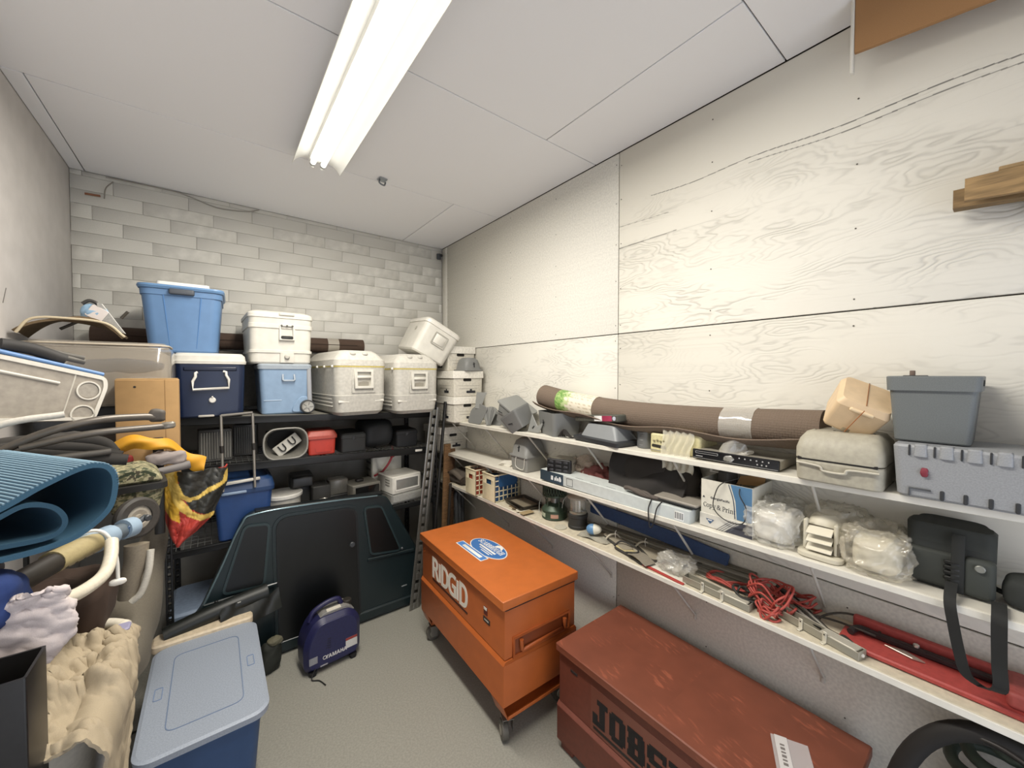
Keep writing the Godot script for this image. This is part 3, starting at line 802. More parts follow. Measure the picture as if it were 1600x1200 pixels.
func build_shelf_middle() -> void:
	var grey := mt("7e7e7b", 0.5, "fine", 3.0)
	var ink := mt("17181a", 0.6, "")
	var t := thing("paper_stack", "small stack of folded white papers beside the grey battery box", "papers", Vector3(2.02, sy(2, -2.66), -2.68), FW + 0.2)
	for k in 5: part(t, "paper_sheet", box(0.13 - 0.004 * k, 0.006, 0.1, 0.001), mt("dfdbcf", 0.8, ""), Vector3(0.004 * k, 0.0065 * k, 0.0), Vector3(0, 0.12 * k, 0))
	t = thing("battery_box", "grey battery box with its domed lid strapped on, upright on the middle shelf", "battery box", Vector3(2.06, sy(2, -2.42), -2.44), FW, "grey plastic battery boxes")
	part(t, "tub", loft([[0, 0.19, 0.2, 0.015], [0.004, 0.195, 0.205, 0.016], [0.118, 0.215, 0.225, 0.018]], 4), mt("8e8d88", 0.5, "fine", 3.0))
	battery_dome(t, 0.205, 0.145, 0.215, grey, ink, Vector3(0, 0.118, 0), Vector3.ZERO)
	part(t, "strap_line", tube(curve([Vector3(-0.02, 0.12, 0.117), Vector3(-0.03, 0.05, 0.116), Vector3(0.0, 0.025, 0.114), Vector3(0.07, 0.03, 0.114), Vector3(0.09, 0.12, 0.118)], 5), 0.003, 6), mt("cfcdc4", 0.5, ""))
	t = thing("long_box", "long flat white carton with a dark blue printed end lying along the middle shelf", "box", Vector3(1.975, sy(2, -1.55), -1.55), FW)
	part(t, "carton", box(1.13, 0.075, 0.15, 0.003), mt("c6ccca", 0.6, "soft", 3.0))
	part(t, "printed_end", box(0.235, 0.0745, 0.0015, 0.0004), mt("2f3f4a", 0.5, ""), Vector3(-0.447, 0.0003, 0.0755))
	var pe := part(t, "drawn_icon", frame_mesh(poly_of([[-0.028, 0], [0.028, 0], [0.028, 0.05], [-0.028, 0.05]]), 0.002, 0.001), ink, Vector3(-0.27, 0.012, 0.0758))
	part(t, "white_icon", box(0.022, 0.03, 0.001, 0.0003), mt("d9dcdc", 0.5, ""), Vector3(-0.44, 0.02, 0.0767))
	for k in 8: part(t, "letter_stroke", box(0.005 if k % 3 else 0.011, [0.022, 0.03, 0.034, 0.018][k % 4], 0.001, 0.0003), mt("d9dcdc", 0.5, ""), Vector3(-0.41 + k * 0.0085, 0.02 + 0.004 * (k % 2), 0.0767))
	part(t, "bar_code", box(0.05, 0.045, 0.001, 0.0003), mt("e9eae8", 0.5, ""), Vector3(0.51, 0.014, 0.0758))
	for k in 7: part(t, "code_bar", box(0.003 if k % 2 else 0.005, 0.034, 0.001, 0.0002), mt("5a5d60", 0.6, ""), Vector3(0.49 + k * 0.0065, 0.02, 0.0763))
	for k in 3: part(t, "cut_line", box(0.07, 0.001, 0.003, 0.0002), mt("4c5254", 0.6, ""), Vector3(-0.2 + 0.13 * k, 0.0748, 0.055))
	t = thing("car_stereo", "black and silver car stereo resting on the far end of the long white carton", "car stereo", Vector3(2.0, sy(2, -2.0) + 0.076, -1.98), FW + 0.35)
	part(t, "chassis", box(0.17, 0.085, 0.16, 0.003), mt("b5b0a2", 0.35, "dust", 4.0, 0.6), Vector3(0, 0.006, -0.03))
	var sf := part(t, "front_panel", rbox(0.185, 0.1, 0.03, 0.008), mt("1a1a1c", 0.35, ""), Vector3(0, 0, 0.065))
	for r in 3:
		for k in 3: part(sf, "button", box(0.045 if k == 1 else 0.03, 0.016, 0.008, 0.003), mt("3a3a3d", 0.3, ""), Vector3(-0.055 + k * 0.055, 0.014 + r * 0.029, 0.014))
	part(sf, "knob", disc(0.011, 0.012, 16), mt("2a2a2c", 0.3, ""), Vector3(-0.075, 0.05, 0.013), Vector3(PI / 2, 0, 0))
	part(t, "stamped_line", box(0.001, 0.012, 0.1, 0.0002), mt("77736a", 0.5, ""), Vector3(0.0855, 0.06, -0.03))
	t = thing("red_net_bag", "crumpled clear bag with dark red netting behind the car stereo", "bag", Vector3(2.11, sy(2, -1.85), -1.8), FW)
	part(t, "netting", lump(0.24, 0.13, 0.11, 0.05, 14, 5, 0.8, 40, 24, true), mt("6d3a36", 0.8, "dust", 5.0), Vector3(0.06, 0, 0))
	part(t, "plastic_bag", lump(0.2, 0.17, 0.1, 0.045, 16, 9, 0.8, 40, 24, true), film(0.35, Color(0.88, 0.8, 0.72)), Vector3(-0.06, 0, 0.0))
	# black soft bag
	t = thing("soft_bag", "black soft bag slumped on the middle shelf above the white carton", "bag", Vector3(2.1, sy(2, -1.3), -1.3), FW)
	var blk := mt("34302d", 0.9, "fine", 4.0, 0.0, "weave", 0.02)
	part(t, "bag_body", lump(0.5, 0.29, 0.17, 0.03, 6, 12, 0.6), blk, Vector3(0.02, 0, 0.0))
	var fold := func(u, v):
		return Vector3(-0.27 + 0.5 * u, 0.285 - 0.25 * v - 0.03 * sin(u * 3.0), 0.04 + 0.09 * v + 0.02 * sin(u * 9.0 + v * 5.0))
	part(t, "flap", sheet(20, 14, fold, 0.006), mt("2a2725", 0.85, "fine", 4.0))
	for k in 3:
		var c := curve([Vector3(-0.1 + 0.04 * k, 0.09, 0.16), Vector3(-0.05 + 0.05 * k, 0.1, 0.18), Vector3(0.04 + 0.03 * k, 0.085, 0.185), Vector3(0.12, 0.085, 0.175), Vector3(0.2, 0.082, 0.15 - 0.02 * k)])
		part(t, "strap", tube(c, 0.013 - 0.002 * k, 8), mt("5a524c", 0.85, "fine", 5.0))
	part(t, "handle_loop", tube(curve([Vector3(0.1, 0.08, 0.2), Vector3(0.09, 0.02, 0.215), Vector3(0.1, -0.07, 0.215), Vector3(0.12, -0.05, 0.214), Vector3(0.14, 0.04, 0.213), Vector3(0.16, 0.082, 0.19)], 6), 0.0035, 6), mt("1f1d1c", 0.7, ""))
	t = thing("flat_scanner", "flat grey lid like a scanner lying behind the carton, against the paper box", "scanner", Vector3(2.0, sy(2, -1.06) + 0.077, -1.08), FW)
	part(t, "lid_panel", box(0.24, 0.02, 0.16, 0.004), mt("9a948a", 0.4, "soft", 4.0))
	part(t, "dark_base", box(0.245, 0.01, 0.165, 0.003), ink, Vector3(0, -0.0005, 0.003))
	# copy paper box
	var carton := mt("d8d5c8", 0.7, "soft", 3.0)
	t = thing("paper_box", "open printed copy paper box with a blue stripe on the middle shelf", "box", Vector3(2.06, sy(2, -0.84), -0.83), FW)
	part(t, "carton", open_tub(0.235, 0.235, 0.24, 0.004, 1.0, 0.003), carton)
	var stripe := round_poly([[0.052, 0.075], [0.116, 0.075], [0.116, 0.236], [0.022, 0.236], [0.045, 0.16]], 0.003)
	part(t, "blue_stripe", prism(stripe, 0.0016, 0.0004), mt("4d7599", 0.6, ""), Vector3(0, -0.002, 0.1205))
	part(t, "navy_line", tube(curve([Vector3(0.014, 0.232, 0.121), Vector3(0.036, 0.16, 0.121), Vector3(0.044, 0.076, 0.121)]), 0.002, 5), mt("2c3f5c", 0.6, ""))
	text(t, "printed_words", "Copy & Print", 0.022, mt("3a3c42", 0.7, ""), Vector3(-0.03, 0.107, 0.1205), Vector3(0, 0, -0.03), "Droid Serif", false, 0.001, 0.82)
	text(t, "printed_brand", "GeorgiaPacific", 0.0105, mt("3a3c42", 0.7, ""), Vector3(-0.025, 0.148, 0.1205), Vector3(0, 0, -0.02), "Droid Sans", true, 0.001, 0.9)
	part(t, "brand_triangle", prism(poly_of([[-0.006, 0], [0.006, 0], [0, 0.011]]), 0.0012, 0.0002), mt("3a3c42", 0.7, ""), Vector3(-0.103, 0.143, 0.1206))
	part(t, "tray_band", box(0.243, 0.066, 0.248, 0.002), mt("cfcdc5", 0.7, "soft", 3.0), Vector3(0, -0.0002, 0))
	part(t, "dark_print", prism(poly_of([[0.0, 0.002], [0.12, 0.002], [0.12, 0.062], [0.075, 0.062]]), 0.001, 0.0002), mt("3b3c46", 0.7, ""), Vector3(0, 0, 0.1246))
	for k in 5: part(t, "print_line", box(0.09, 0.002, 0.001, 0.0002), mt("5c5e66", 0.7, ""), Vector3(0.004 + k * 0.012 - 0.01, 0.028, 0.1248), Vector3(0, 0, 0.75))
	part(t, "blue_badge", prism(poly_of([[-0.02, 0.024], [0, 0], [0.02, 0.024]]), 0.001, 0.0002), mt("3f5878", 0.6, ""), Vector3(-0.07, 0.018, 0.1248))
	part(t, "badge_line", box(0.022, 0.005, 0.001, 0.0002), mt("d8d8d8", 0.6, ""), Vector3(-0.07, 0.034, 0.1254))
	part(t, "torn_flap", prism(poly_of([[-0.07, 0], [0.05, 0], [0.06, 0.06], [-0.05, 0.045]]), 0.004), mt("a98458", 0.85, "fine", 4.0), Vector3(0.06, 0.21, -0.03), Vector3(-0.5, 0.2, 0.1))
	part(t, "side_print", box(0.001, 0.008, 0.13, 0.0002), mt("6c6a64", 0.7, ""), Vector3(0.1185, 0.09, -0.0))
	t = thing("metal_clamp", "grey metal clamp poking out of the copy paper box", "clamp", Vector3(2.08, sy(2, -0.84) + 0.17, -0.88), FW)
	part(t, "clamp_body", box(0.05, 0.1, 0.12, 0.006), mt("4d4a46", 0.6, "fine", 4.0))
	part(t, "jaw", prism(poly_of([[-0.035, 0], [0.035, 0], [0.035, 0.012], [-0.02, 0.012], [-0.02, 0.03], [0.035, 0.03], [0.035, 0.042], [-0.035, 0.042]]), 0.02), mt("a9a59a", 0.4, "", 1.0, 0.6), Vector3(-0.03, 0.085, 0.05), Vector3(0, 0.3, 0))
	t = thing("extension_cord", "thin black cord looping out over the front of the copy paper box", "cord", Vector3(1.93, sy(2, -0.84), -0.83), FW)
	part(t, "cord", tube(curve([Vector3(0.04, 0.26, -0.05), Vector3(-0.01, 0.235, 0.0), Vector3(-0.035, 0.19, 0.012), Vector3(-0.045, 0.11, 0.013), Vector3(0.01, 0.065, 0.013), Vector3(0.085, 0.07, 0.013), Vector3(0.1, 0.14, 0.012), Vector3(0.07, 0.2, 0.01), Vector3(0.06, 0.24, -0.03)], 7), 0.0025, 6), mt("2a2824", 0.6, ""))
	# bagged appliances
	var ivory := mt("d2ccb9", 0.5, "soft", 3.0)
	t = thing("bagged_appliance", "white appliance in a shiny clear bag next to the copy paper box", "bagged appliance", Vector3(2.05, sy(2, -0.63), -0.645), FW, "bagged appliances on the middle shelf")
	part(t, "appliance", lump(0.17, 0.14, 0.22, 0.004, 8, 3, 0.5), mt("dcd9d0", 0.5, "soft", 3.0))
	part(t, "clear_bag", lump(0.205, 0.165, 0.27, 0.036, 13, 21, 0.6, 90, 56, true), film(0.26))
	t = thing("can_opener", "ivory kitchen appliance with open front levers between two plastic bags", "appliance", Vector3(2.03, sy(2, -0.46), -0.465), FW)
	part(t, "base_plate", loft([[0, 0.14, 0.24, 0.03], [0.004, 0.15, 0.25, 0.035], [0.018, 0.15, 0.25, 0.035], [0.024, 0.13, 0.23, 0.035]], 5), ivory, Vector3(0, 0, -0.01))
	part(t, "housing", loft([[0.024, 0.125, 0.19, 0.03], [0.1, 0.12, 0.18, 0.04], [0.145, 0.105, 0.15, 0.045], [0.165, 0.06, 0.1, 0.03]], 5, true), ivory, Vector3(0, 0, -0.03))
	for s in [-1, 1]: part(t, "side_post", box(0.014, 0.125, 0.03, 0.005), ivory, Vector3(s * 0.05, 0.024, 0.068))
	part(t, "dark_mouth", box(0.09, 0.1, 0.004, 0.001), mt("5e584a", 0.8, ""), Vector3(0, 0.03, 0.066))
	for k in 3: part(t, "lever_plate", box(0.084, 0.006, 0.045, 0.002), mt("ded8c6", 0.45, ""), Vector3(0, 0.042 + 0.034 * k, 0.084), Vector3(0.5, 0, 0.02 * k))
	part(t, "side_hinge", box(0.01, 0.05, 0.012, 0.003), mt("6a6457", 0.5, ""), Vector3(0.06, 0.028, 0.078))
	part(t, "loose_bag", lump(0.21, 0.175, 0.2, 0.03, 14, 31, 0.65, 80, 48, true), film(0.24, Color(0.93, 0.9, 0.82)), Vector3(0.02, 0.002, -0.085))
	t = thing("bagged_appliance", "ivory appliance in a crinkled clear bag next to the black camera bag", "bagged appliance", Vector3(2.03, sy(2, -0.31), -0.3), FW, "bagged appliances on the middle shelf")
	part(t, "appliance", lump(0.14, 0.13, 0.2, 0.004, 8, 13, 0.5), ivory)
	part(t, "clear_bag", lump(0.18, 0.155, 0.255, 0.034, 13, 44, 0.6, 90, 56, true), film(0.26, Color(0.93, 0.9, 0.82)))
	# camera bag
	var nyl := mt("2b2e2c", 0.8, "fine", 5.0, 0.0, "weave", 0.02)
	t = thing("camera_bag", "black padded camera bag with a dangling strap at the near end of the middle shelf", "bag", Vector3(2.08, sy(2, -0.12), -0.12), FW)
	part(t, "bag_body", loft([[0, 0.19, 0.16, 0.03], [0.01, 0.2, 0.17, 0.035], [0.15, 0.205, 0.175, 0.035], [0.2, 0.19, 0.15, 0.04], [0.22, 0.16, 0.11, 0.04]], 5, true), nyl)
	part(t, "flap", loft([[0, 0.206, 0.07, 0.02], [0.09, 0.208, 0.1, 0.03], [0.1, 0.19, 0.09, 0.03]], 4, true), mt("333633", 0.8, "fine", 5.0), Vector3(0, 0.122, 0.045))
	part(t, "front_pocket", rbox(0.12, 0.12, 0.04, 0.012), mt("353834", 0.8, "fine", 5.0), Vector3(-0.035, 0.012, 0.082))
	for k in 4: part(t, "buckle", box(0.04, 0.014, 0.012, 0.004), mt("151615", 0.4, ""), Vector3(0.01, 0.045 + 0.018 * k, 0.108))
	part(t, "side_pocket", rbox(0.075, 0.13, 0.05, 0.016), mt("3a3e3a", 0.75, "fine", 5.0), Vector3(0.066, 0.006, 0.085))
	part(t, "side_webbing", box(0.03, 0.2, 0.004, 0.001), mt("1d1f1e", 0.8, ""), Vector3(0.022, 0.01, 0.112))
	part(t, "clip", disc(0.012, 0.008, 12), mt("8b8d88", 0.4, "", 1.0, 0.5), Vector3(0.07, 0.11, 0.11), Vector3(PI / 2, 0, 0))
	var strap_f := func(spine_: Array, w: float): 
		return func(u, v):
			var k: float = v * (spine_.size() - 1); var i := mini(int(k), spine_.size() - 2)
			var p0: Vector3 = spine_[maxi(i - 1, 0)]; var p3: Vector3 = spine_[mini(i + 2, spine_.size() - 1)]
			var q: Vector3 = spine_[i].cubic_interpolate(spine_[i + 1], p0, p3, k - i)
			return q + Vector3((u - 0.5) * w, 0, 0.006 * sin(v * 5.0) * (u - 0.5))
	part(t, "strap", sheet(3, 24, strap_f.call([Vector3(0.01, 0.04, 0.115), Vector3(0.012, 0.012, 0.2), Vector3(0.02, -0.05, 0.205), Vector3(0.035, -0.16, 0.18), Vector3(0.05, -0.235, 0.15), Vector3(0.085, -0.27, 0.12)], 0.028), 0.003), mt("232423", 0.85, "fine", 6.0))
	part(t, "strap", sheet(3, 24, strap_f.call([Vector3(0.11, 0.012, 0.1), Vector3(0.112, 0.012, 0.2), Vector3(0.113, -0.05, 0.205), Vector3(0.115, -0.15, 0.185), Vector3(0.117, -0.23, 0.17), Vector3(0.085, -0.268, 0.12)], 0.032), 0.003), mt("232423", 0.85, "fine", 6.0))
	t = thing("black_pouch", "small black pouch on the middle shelf at the right edge of the photo", "pouch", Vector3(2.04, sy(2, 0.05), 0.06), FW)
	part(t, "pouch_body", lump(0.13, 0.1, 0.13, 0.01, 8, 4), nyl)
	part(t, "strap", tube(curve([Vector3(-0.05, 0.03, 0.02), Vector3(-0.09, 0.04, 0.0), Vector3(-0.13, 0.09, -0.01), Vector3(-0.12, 0.14, -0.06)]), 0.008, 6), nyl)

func crate(label: String, at: Vector3, turn: float, w: float, h: float, d: float, inner: Material) -> void:
	var t := thing("storage_crate", label, "crate", at, turn, "cream plastic crates")
	var cream := mt("d9cfae", 0.5, "soft", 3.0)
	part(t, "base", box(w, 0.006, d, 0.002), cream)
	# front: solid with a hand slot; sides: open grids
	for s in [-1, 1]:
		var z: float = s * (d / 2 - 0.003)
		part(t, "end_wall", merge([[box(w, h * 0.62, 0.006, 0.001), tf(Vector3(0, 0, z))], [box(w, h * 0.2, 0.006, 0.001), tf(Vector3(0, h * 0.8, z))], [box(w * 0.3, h * 0.18, 0.006, 0.001), tf(Vector3(-w * 0.35, h * 0.62, z))], [box(w * 0.3, h * 0.18, 0.006, 0.001), tf(Vector3(w * 0.35, h * 0.62, z))]]), cream)
	for s in [-1, 1]:
		var bars := []
		var n := int(d / 0.042)
		for k in n + 1: bars.append([box(0.006, h, 0.009, 0.001), tf(Vector3(s * (w / 2 - 0.003), 0, -d / 2 + 0.004 + k * (d - 0.008) / n))])
		for k in 6: bars.append([box(0.006, 0.009, d, 0.001), tf(Vector3(s * (w / 2 - 0.003), k * (h - 0.009) / 5, 0))])
		part(t, "grid_side", merge(bars), cream)
	part(t, "folders", box(w - 0.03, h * 0.86, d - 0.03, 0.004), inner, Vector3(0, 0.007, 0))
	part(t, "paper_edges", box(w - 0.04, h * 0.95, d * 0.3, 0.003), mt("d8d2c0", 0.8, "fine", 4.0), Vector3(0, 0.008, -d * 0.15))
	part(t, "rim", merge([[box(w + 0.01, 0.01, 0.012, 0.002), tf(Vector3(0, h - 0.005, d / 2))], [box(w + 0.01, 0.01, 0.012, 0.002), tf(Vector3(0, h - 0.005, -d / 2))], [box(0.012, 0.01, d, 0.002), tf(Vector3(w / 2, h - 0.005, 0))], [box(0.012, 0.01, d, 0.002), tf(Vector3(-w / 2, h - 0.005, 0))]]), cream)

func coil(t: Node3D, called: String, m: Material, c: Vector3, rx: float, rz: float, n: int, r: float, seed_: int, lift := 0.05) -> void:
	var g := RandomNumberGenerator.new(); g.seed = seed_
	var pts := []
	for k in n * 7:
		var a := TAU * k / 7.0
		var q := g.randf_range(0.65, 1.1)
		pts.append(c + Vector3(cos(a) * rx * q, r + g.randf_range(0, lift) + 0.3 * lift * sin(a * 0.23), sin(a) * rz * q * g.randf_range(0.8, 1.1)))
	part(t, called, tube(curve(pts, 5), r, 7), m)

func strip_box(label: String, at: Vector3, turn: float, L: float) -> void:
	var t := thing("power_strip", label, "power strip", at, turn, "metal outlet strips on the lowest shelf")
	var m := mt("a8a496", 0.45, "fine", 4.0, 0.4)
	part(t, "channel", merge([[box(L, 0.034, 0.004, 0.001), tf(Vector3(0, 0, 0.024))], [box(L, 0.034, 0.004, 0.001), tf(Vector3(0, 0, -0.024))], [box(L, 0.004, 0.052, 0.001), tf(Vector3.ZERO)], [box(0.004, 0.034, 0.052, 0.001), tf(Vector3(L / 2, 0, 0))], [box(0.004, 0.034, 0.052, 0.001), tf(Vector3(-L / 2, 0, 0))]]), m)
	part(t, "outlet_cover", box(L * 0.42, 0.03, 0.044, 0.003), mt("c2beb0", 0.45, "fine", 4.0, 0.2), Vector3(L * 0.26, 0.005, 0))
	for k in 2:
		part(t, "mounting_tab", merge([[box(0.016, 0.045, 0.003, 0.001), tf(Vector3(-L * 0.17 + L * 0.3 * k, 0.001, 0.0285))], [box(0.016, 0.003, 0.02, 0.001), tf(Vector3(-L * 0.17 + L * 0.3 * k, 0.001, 0.038))]]), mt("d0ccbe", 0.4, "", 1.0, 0.4))
		part(t, "screw", disc(0.003, 0.003, 8), mt("34322e", 0.5, "", 1.0, 0.4), Vector3(-L * 0.17 + L * 0.3 * k, 0.034, 0.029), Vector3(PI / 2, 0, 0))

func build_shelf_bottom() -> void:
	var t := thing("fabric_roll", "dark grey crumpled fabric bundle at the far end of the lowest shelf", "fabric", Vector3(2.02, sy(3, -3.45), -3.45), FW)
	part(t, "bundle", lump(0.3, 0.14, 0.2, 0.03, 9, 8), mt("4e473f", 0.9, "fine", 5.0))
	part(t, "fold", tube(curve([Vector3(-0.13, 0.06, 0.08), Vector3(0, 0.12, 0.1), Vector3(0.14, 0.07, 0.08)]), 0.03, 10), mt("5d544a", 0.9, "fine", 5.0))
	crate("cream plastic crate holding red folders, farther of the two crates", Vector3(2.02, sy(3, -3.02), -3.05), FW, 0.17, 0.235, 0.3, mt("a5482f", 0.7, "fine", 3.0))
	crate("cream grid crate holding a dark blue folder, nearer of the two crates", Vector3(2.035, sy(3, -2.8), -2.79), FW, 0.19, 0.235, 0.28, mt("274f78", 0.6, "fine", 3.0))
	t = thing("blue_folder", "blue plastic sleeve hung over the grid side of the nearer cream crate", "folder", Vector3(2.035, sy(3, -2.8), -2.79), FW)
	part(t, "sleeve", prism(round_poly([[-0.1, 0], [0.1, 0], [0.1, 0.1], [-0.1, 0.1]], 0.02), 0.004), mt("2a5580", 0.5, "soft", 4.0), Vector3(0.099, 0.13, 0.0), Vector3(0, PI / 2, 0))
	t = thing("baking_tray", "flat dark trays stacked beside the grid crate on the lowest shelf", "tray", Vector3(2.05, sy(3, -2.52), -2.5), FW - 0.2)
	var trm := mt("413b33", 0.45, "fine", 4.0, 0.3)
	for k in 2:
		part(t, "tray", open_tub(0.3 - 0.02 * k, 0.024, 0.22 - 0.015 * k, 0.006, 0.92, 0.02), trm, Vector3(0.01 * k, 0.004 + 0.016 * k, 0), Vector3(0, 0.1 * k, 0))
	part(t, "tray_liner", box(0.2, 0.003, 0.14, 0.001), mt("7d7462", 0.7, "dust", 4.0), Vector3(0.01, 0.029, 0), Vector3(0, 0.1, 0))
	t = thing("tray_scrap", "scraps of brown board and paper under the flat dark trays", "scraps", Vector3(1.97, sy(3, -2.42), -2.4), FW)
	for k in 4: part(t, "board_scrap", box(0.11, 0.004, 0.06, 0.001), mt(["8c7656", "6b5b45", "cfc8b4", "a8946f"][k], 0.8, "fine", 4.0), Vector3(-0.1 + 0.06 * k, 0.0045 * k, 0.01 * k), Vector3(0, 0.5 * k, 0))
	# green camp heater
	t = thing("camp_heater", "green round camping heater with a caged top on the lowest shelf", "heater", Vector3(2.07, sy(3, -2.12), -2.14), FW)
	var green := mt("3c4c3c", 0.4, "dust", 4.0, 0.2)
	part(t, "tank", lathe([[0, 0], [0.088, 0], [0.094, 0.006], [0.096, 0.05], [0.094, 0.07], [0.07, 0.1], [0.04, 0.115], [0, 0.115]], 32), green)
	for k in 2: part(t, "tank_ring", lathe([[0.094, 0], [0.0985, 0.003], [0.0985, 0.006], [0.094, 0.009]], 32), green, Vector3(0, 0.004 + 0.055 * k, 0))
	part(t, "white_label", sheet(12, 1, func(u, v): return Vector3(sin(-1.0 + u * 1.0) * 0.0972, 0.018 + 0.03 * v, cos(-1.0 + u * 1.0) * 0.0972), 0.001), mt("a8b09a", 0.5, "dust", 20.0))
	part(t, "red_label", sheet(12, 1, func(u, v): return Vector3(sin(0.5 + u * 0.6) * 0.0972, 0.02 + 0.028 * v, cos(0.5 + u * 0.6) * 0.0972), 0.001), mt("b98f7c", 0.5, "dust", 20.0))
	part(t, "burner", lathe([[0.03, 0.11], [0.03, 0.15], [0.05, 0.16], [0.05, 0.17], [0, 0.17]], 24), mt("8d918c", 0.35, "", 1.0, 0.7))
	for k in 5: part(t, "upright", box(0.01, 0.09, 0.004, 0.001), green, Vector3(cos(k * TAU / 5 + 0.3) * 0.075, 0.085, sin(k * TAU / 5 + 0.3) * 0.075), Vector3(0, -(k * TAU / 5 + 0.3) + PI / 2, 0))
	part(t, "collar", lathe([[0.088, 0.17], [0.094, 0.174], [0.094, 0.185], [0.088, 0.188], [0.086, 0.18], [0.088, 0.17]], 32), green)
	var cage := []
	for k in 26:
		var a := TAU * k / 26
		cage.append([tube(PackedVector3Array([Vector3(cos(a) * 0.09, 0.185, sin(a) * 0.09), Vector3(cos(a + 0.2) * 0.09, 0.25, sin(a + 0.2) * 0.09)]), 0.0035, 5), Transform3D.IDENTITY])
		cage.append([tube(PackedVector3Array([Vector3(cos(a) * 0.09, 0.185, sin(a) * 0.09), Vector3(cos(a - 0.2) * 0.09, 0.25, sin(a - 0.2) * 0.09)]), 0.0035, 5), Transform3D.IDENTITY])
	var cg := part(t, "cage", merge(cage), green)
	part(cg, "cage_core", lathe([[0, 0.186], [0.08, 0.186], [0.08, 0.25], [0, 0.25]], 24), mt("20261f", 0.7, "", 1.0, 0.2))
	part(t, "cap", lathe([[0, 0.25], [0.088, 0.25], [0.094, 0.256], [0.094, 0.278], [0.07, 0.287], [0, 0.287]], 32), green)
	part(t, "bail", tube(curve([Vector3(-0.095, 0.17, 0.02), Vector3(-0.115, 0.1, 0.05), Vector3(-0.11, 0.04, 0.06), Vector3(-0.1, 0.02, 0.07)]), 0.003, 6), mt("a9aaa0", 0.4, "", 1.0, 0.6))
	# lantern
	t = thing("camp_lantern", "camping lantern with a clear globe and black base beside the green heater", "lantern", Vector3(2.06, sy(3, -1.87), -1.89), FW)
	part(t, "base", lathe([[0, 0], [0.066, 0], [0.07, 0.004], [0.07, 0.02], [0.067, 0.024], [0.067, 0.075], [0.072, 0.082], [0.072, 0.1], [0.06, 0.106], [0, 0.106]], 30), mt("2b2a28", 0.6, "fine", 4.0))
	part(t, "collar", lathe([[0.05, 0.104], [0.062, 0.106], [0.064, 0.118], [0.056, 0.124], [0.05, 0.12]], 30), mt("a5a294", 0.35, "", 1.0, 0.6))
	part(t, "globe", lathe([[0.055, 0.12], [0.057, 0.122], [0.056, 0.215], [0.054, 0.215], [0.055, 0.124]], 30), film(0.16, Color(0.9, 0.9, 0.85), 0.05))
	for s in [-1, 1]: part(t, "lamp_tube", tube(PackedVector3Array([Vector3(s * 0.013, 0.106, 0), Vector3(s * 0.013, 0.205, 0)]), 0.009, 12), mt("e6e3d8", 0.3, ""))
	part(t, "cap", lathe([[0, 0.235], [0.03, 0.235], [0.07, 0.222], [0.076, 0.214], [0.07, 0.21], [0, 0.212]], 30), mt("b5b0a4", 0.4, "dust", 4.0))
	part(t, "bail", tube(curve([Vector3(-0.074, 0.214, 0.0), Vector3(-0.1, 0.18, 0.04), Vector3(-0.1, 0.12, 0.06)]), 0.0018, 6), mt("b5b5ad", 0.4, "", 1.0, 0.7))
	t = thing("egg_float", "blue and white egg-shaped bulb lying on a scrap of foil paper", "float", Vector3(2.02, sy(3, -1.7) + 0.006, -1.71), FW + 0.5)
	var egg := func(u0: float, u1: float):
		var pr := []
		for k in 13:
			var q := lerpf(u0, u1, k / 12.0)
			var rr := 0.036 * sqrt(maxf(0.0, 1 - pow(q * 2 - 1, 2))) * (1.08 - 0.2 * q)
			pr.append([rr, q * 0.105])
		return pr
	part(t, "blue_shell", lathe(egg.call(0.0, 0.52), 24), mt("5d86ad", 0.35, ""), Vector3(-0.05, 0.037, 0), Vector3(0, 0, -PI / 2 + 0.1))
	part(t, "white_shell", lathe(egg.call(0.52, 1.0), 24), mt("d9d5c4", 0.35, ""), Vector3(-0.05, 0.037, 0), Vector3(0, 0, -PI / 2 + 0.1))
	part(self, "foil_scrap", sheet(10, 8, func(u, v): return Vector3(-0.1 + 0.22 * u, 0.006 + 0.007 * sin(u * 9 + v * 4) + 0.003 * sin(v * 13.0), -0.05 + 0.1 * v - 0.03 * u), 0.0015), mt("b9b5a6", 0.4, "dust", 9.0, 0.3), Vector3(1.99, sy(3, -1.68), -1.69), Vector3(0, FW, 0))
	tag(get_node("foil_scrap"), "crinkled pale foil scrap under the blue and white egg bulb", "scrap")
	part(self, "round_coaster", disc(0.045, 0.004, 20), mt("c4bfae", 0.6, "dust", 5.0), Vector3(1.955, sy(3, -1.93), -1.96))
	tag(get_node("round_coaster"), "pale round disc lying in front of the camping lantern", "disc")
	# sandals, slippers
	t = thing("sandal", "grey strapped sandal lying nearest the egg bulb on the lowest shelf", "sandal", Vector3(2.04, sy(3, -1.5), -1.53), FW - 0.35)
	var sole := round_poly([[-0.13, -0.035], [0.02, -0.03], [0.13, -0.045], [0.14, 0.035], [0.03, 0.04], [-0.12, 0.04]], 0.035)
	part(t, "sole", prism(sole, 0.02, 0.005), mt("44423e", 0.8, "fine", 5.0), Vector3(0, 0.011, 0), Vector3(-PI / 2, 0, 0))
	part(t, "footbed", prism(sole, 0.006, 0.002), mt("98907f", 0.8, "dust", 5.0), Vector3(0, 0.024, 0), Vector3(-PI / 2, 0, 0))
	part(t, "strap", tube(curve([Vector3(-0.06, 0.02, 0.045), Vector3(-0.05, 0.045, 0.02), Vector3(-0.04, 0.047, -0.02), Vector3(-0.03, 0.02, -0.045)]), 0.006, 6), mt("bdb6a4", 0.7, "fine", 5.0))
	part(t, "lace", tube(curve([Vector3(-0.02, 0.03, 0.0), Vector3(-0.01, 0.07, 0.01), Vector3(-0.015, 0.085, 0.0)]), 0.002, 5), mt("d9d6cb", 0.6, ""))
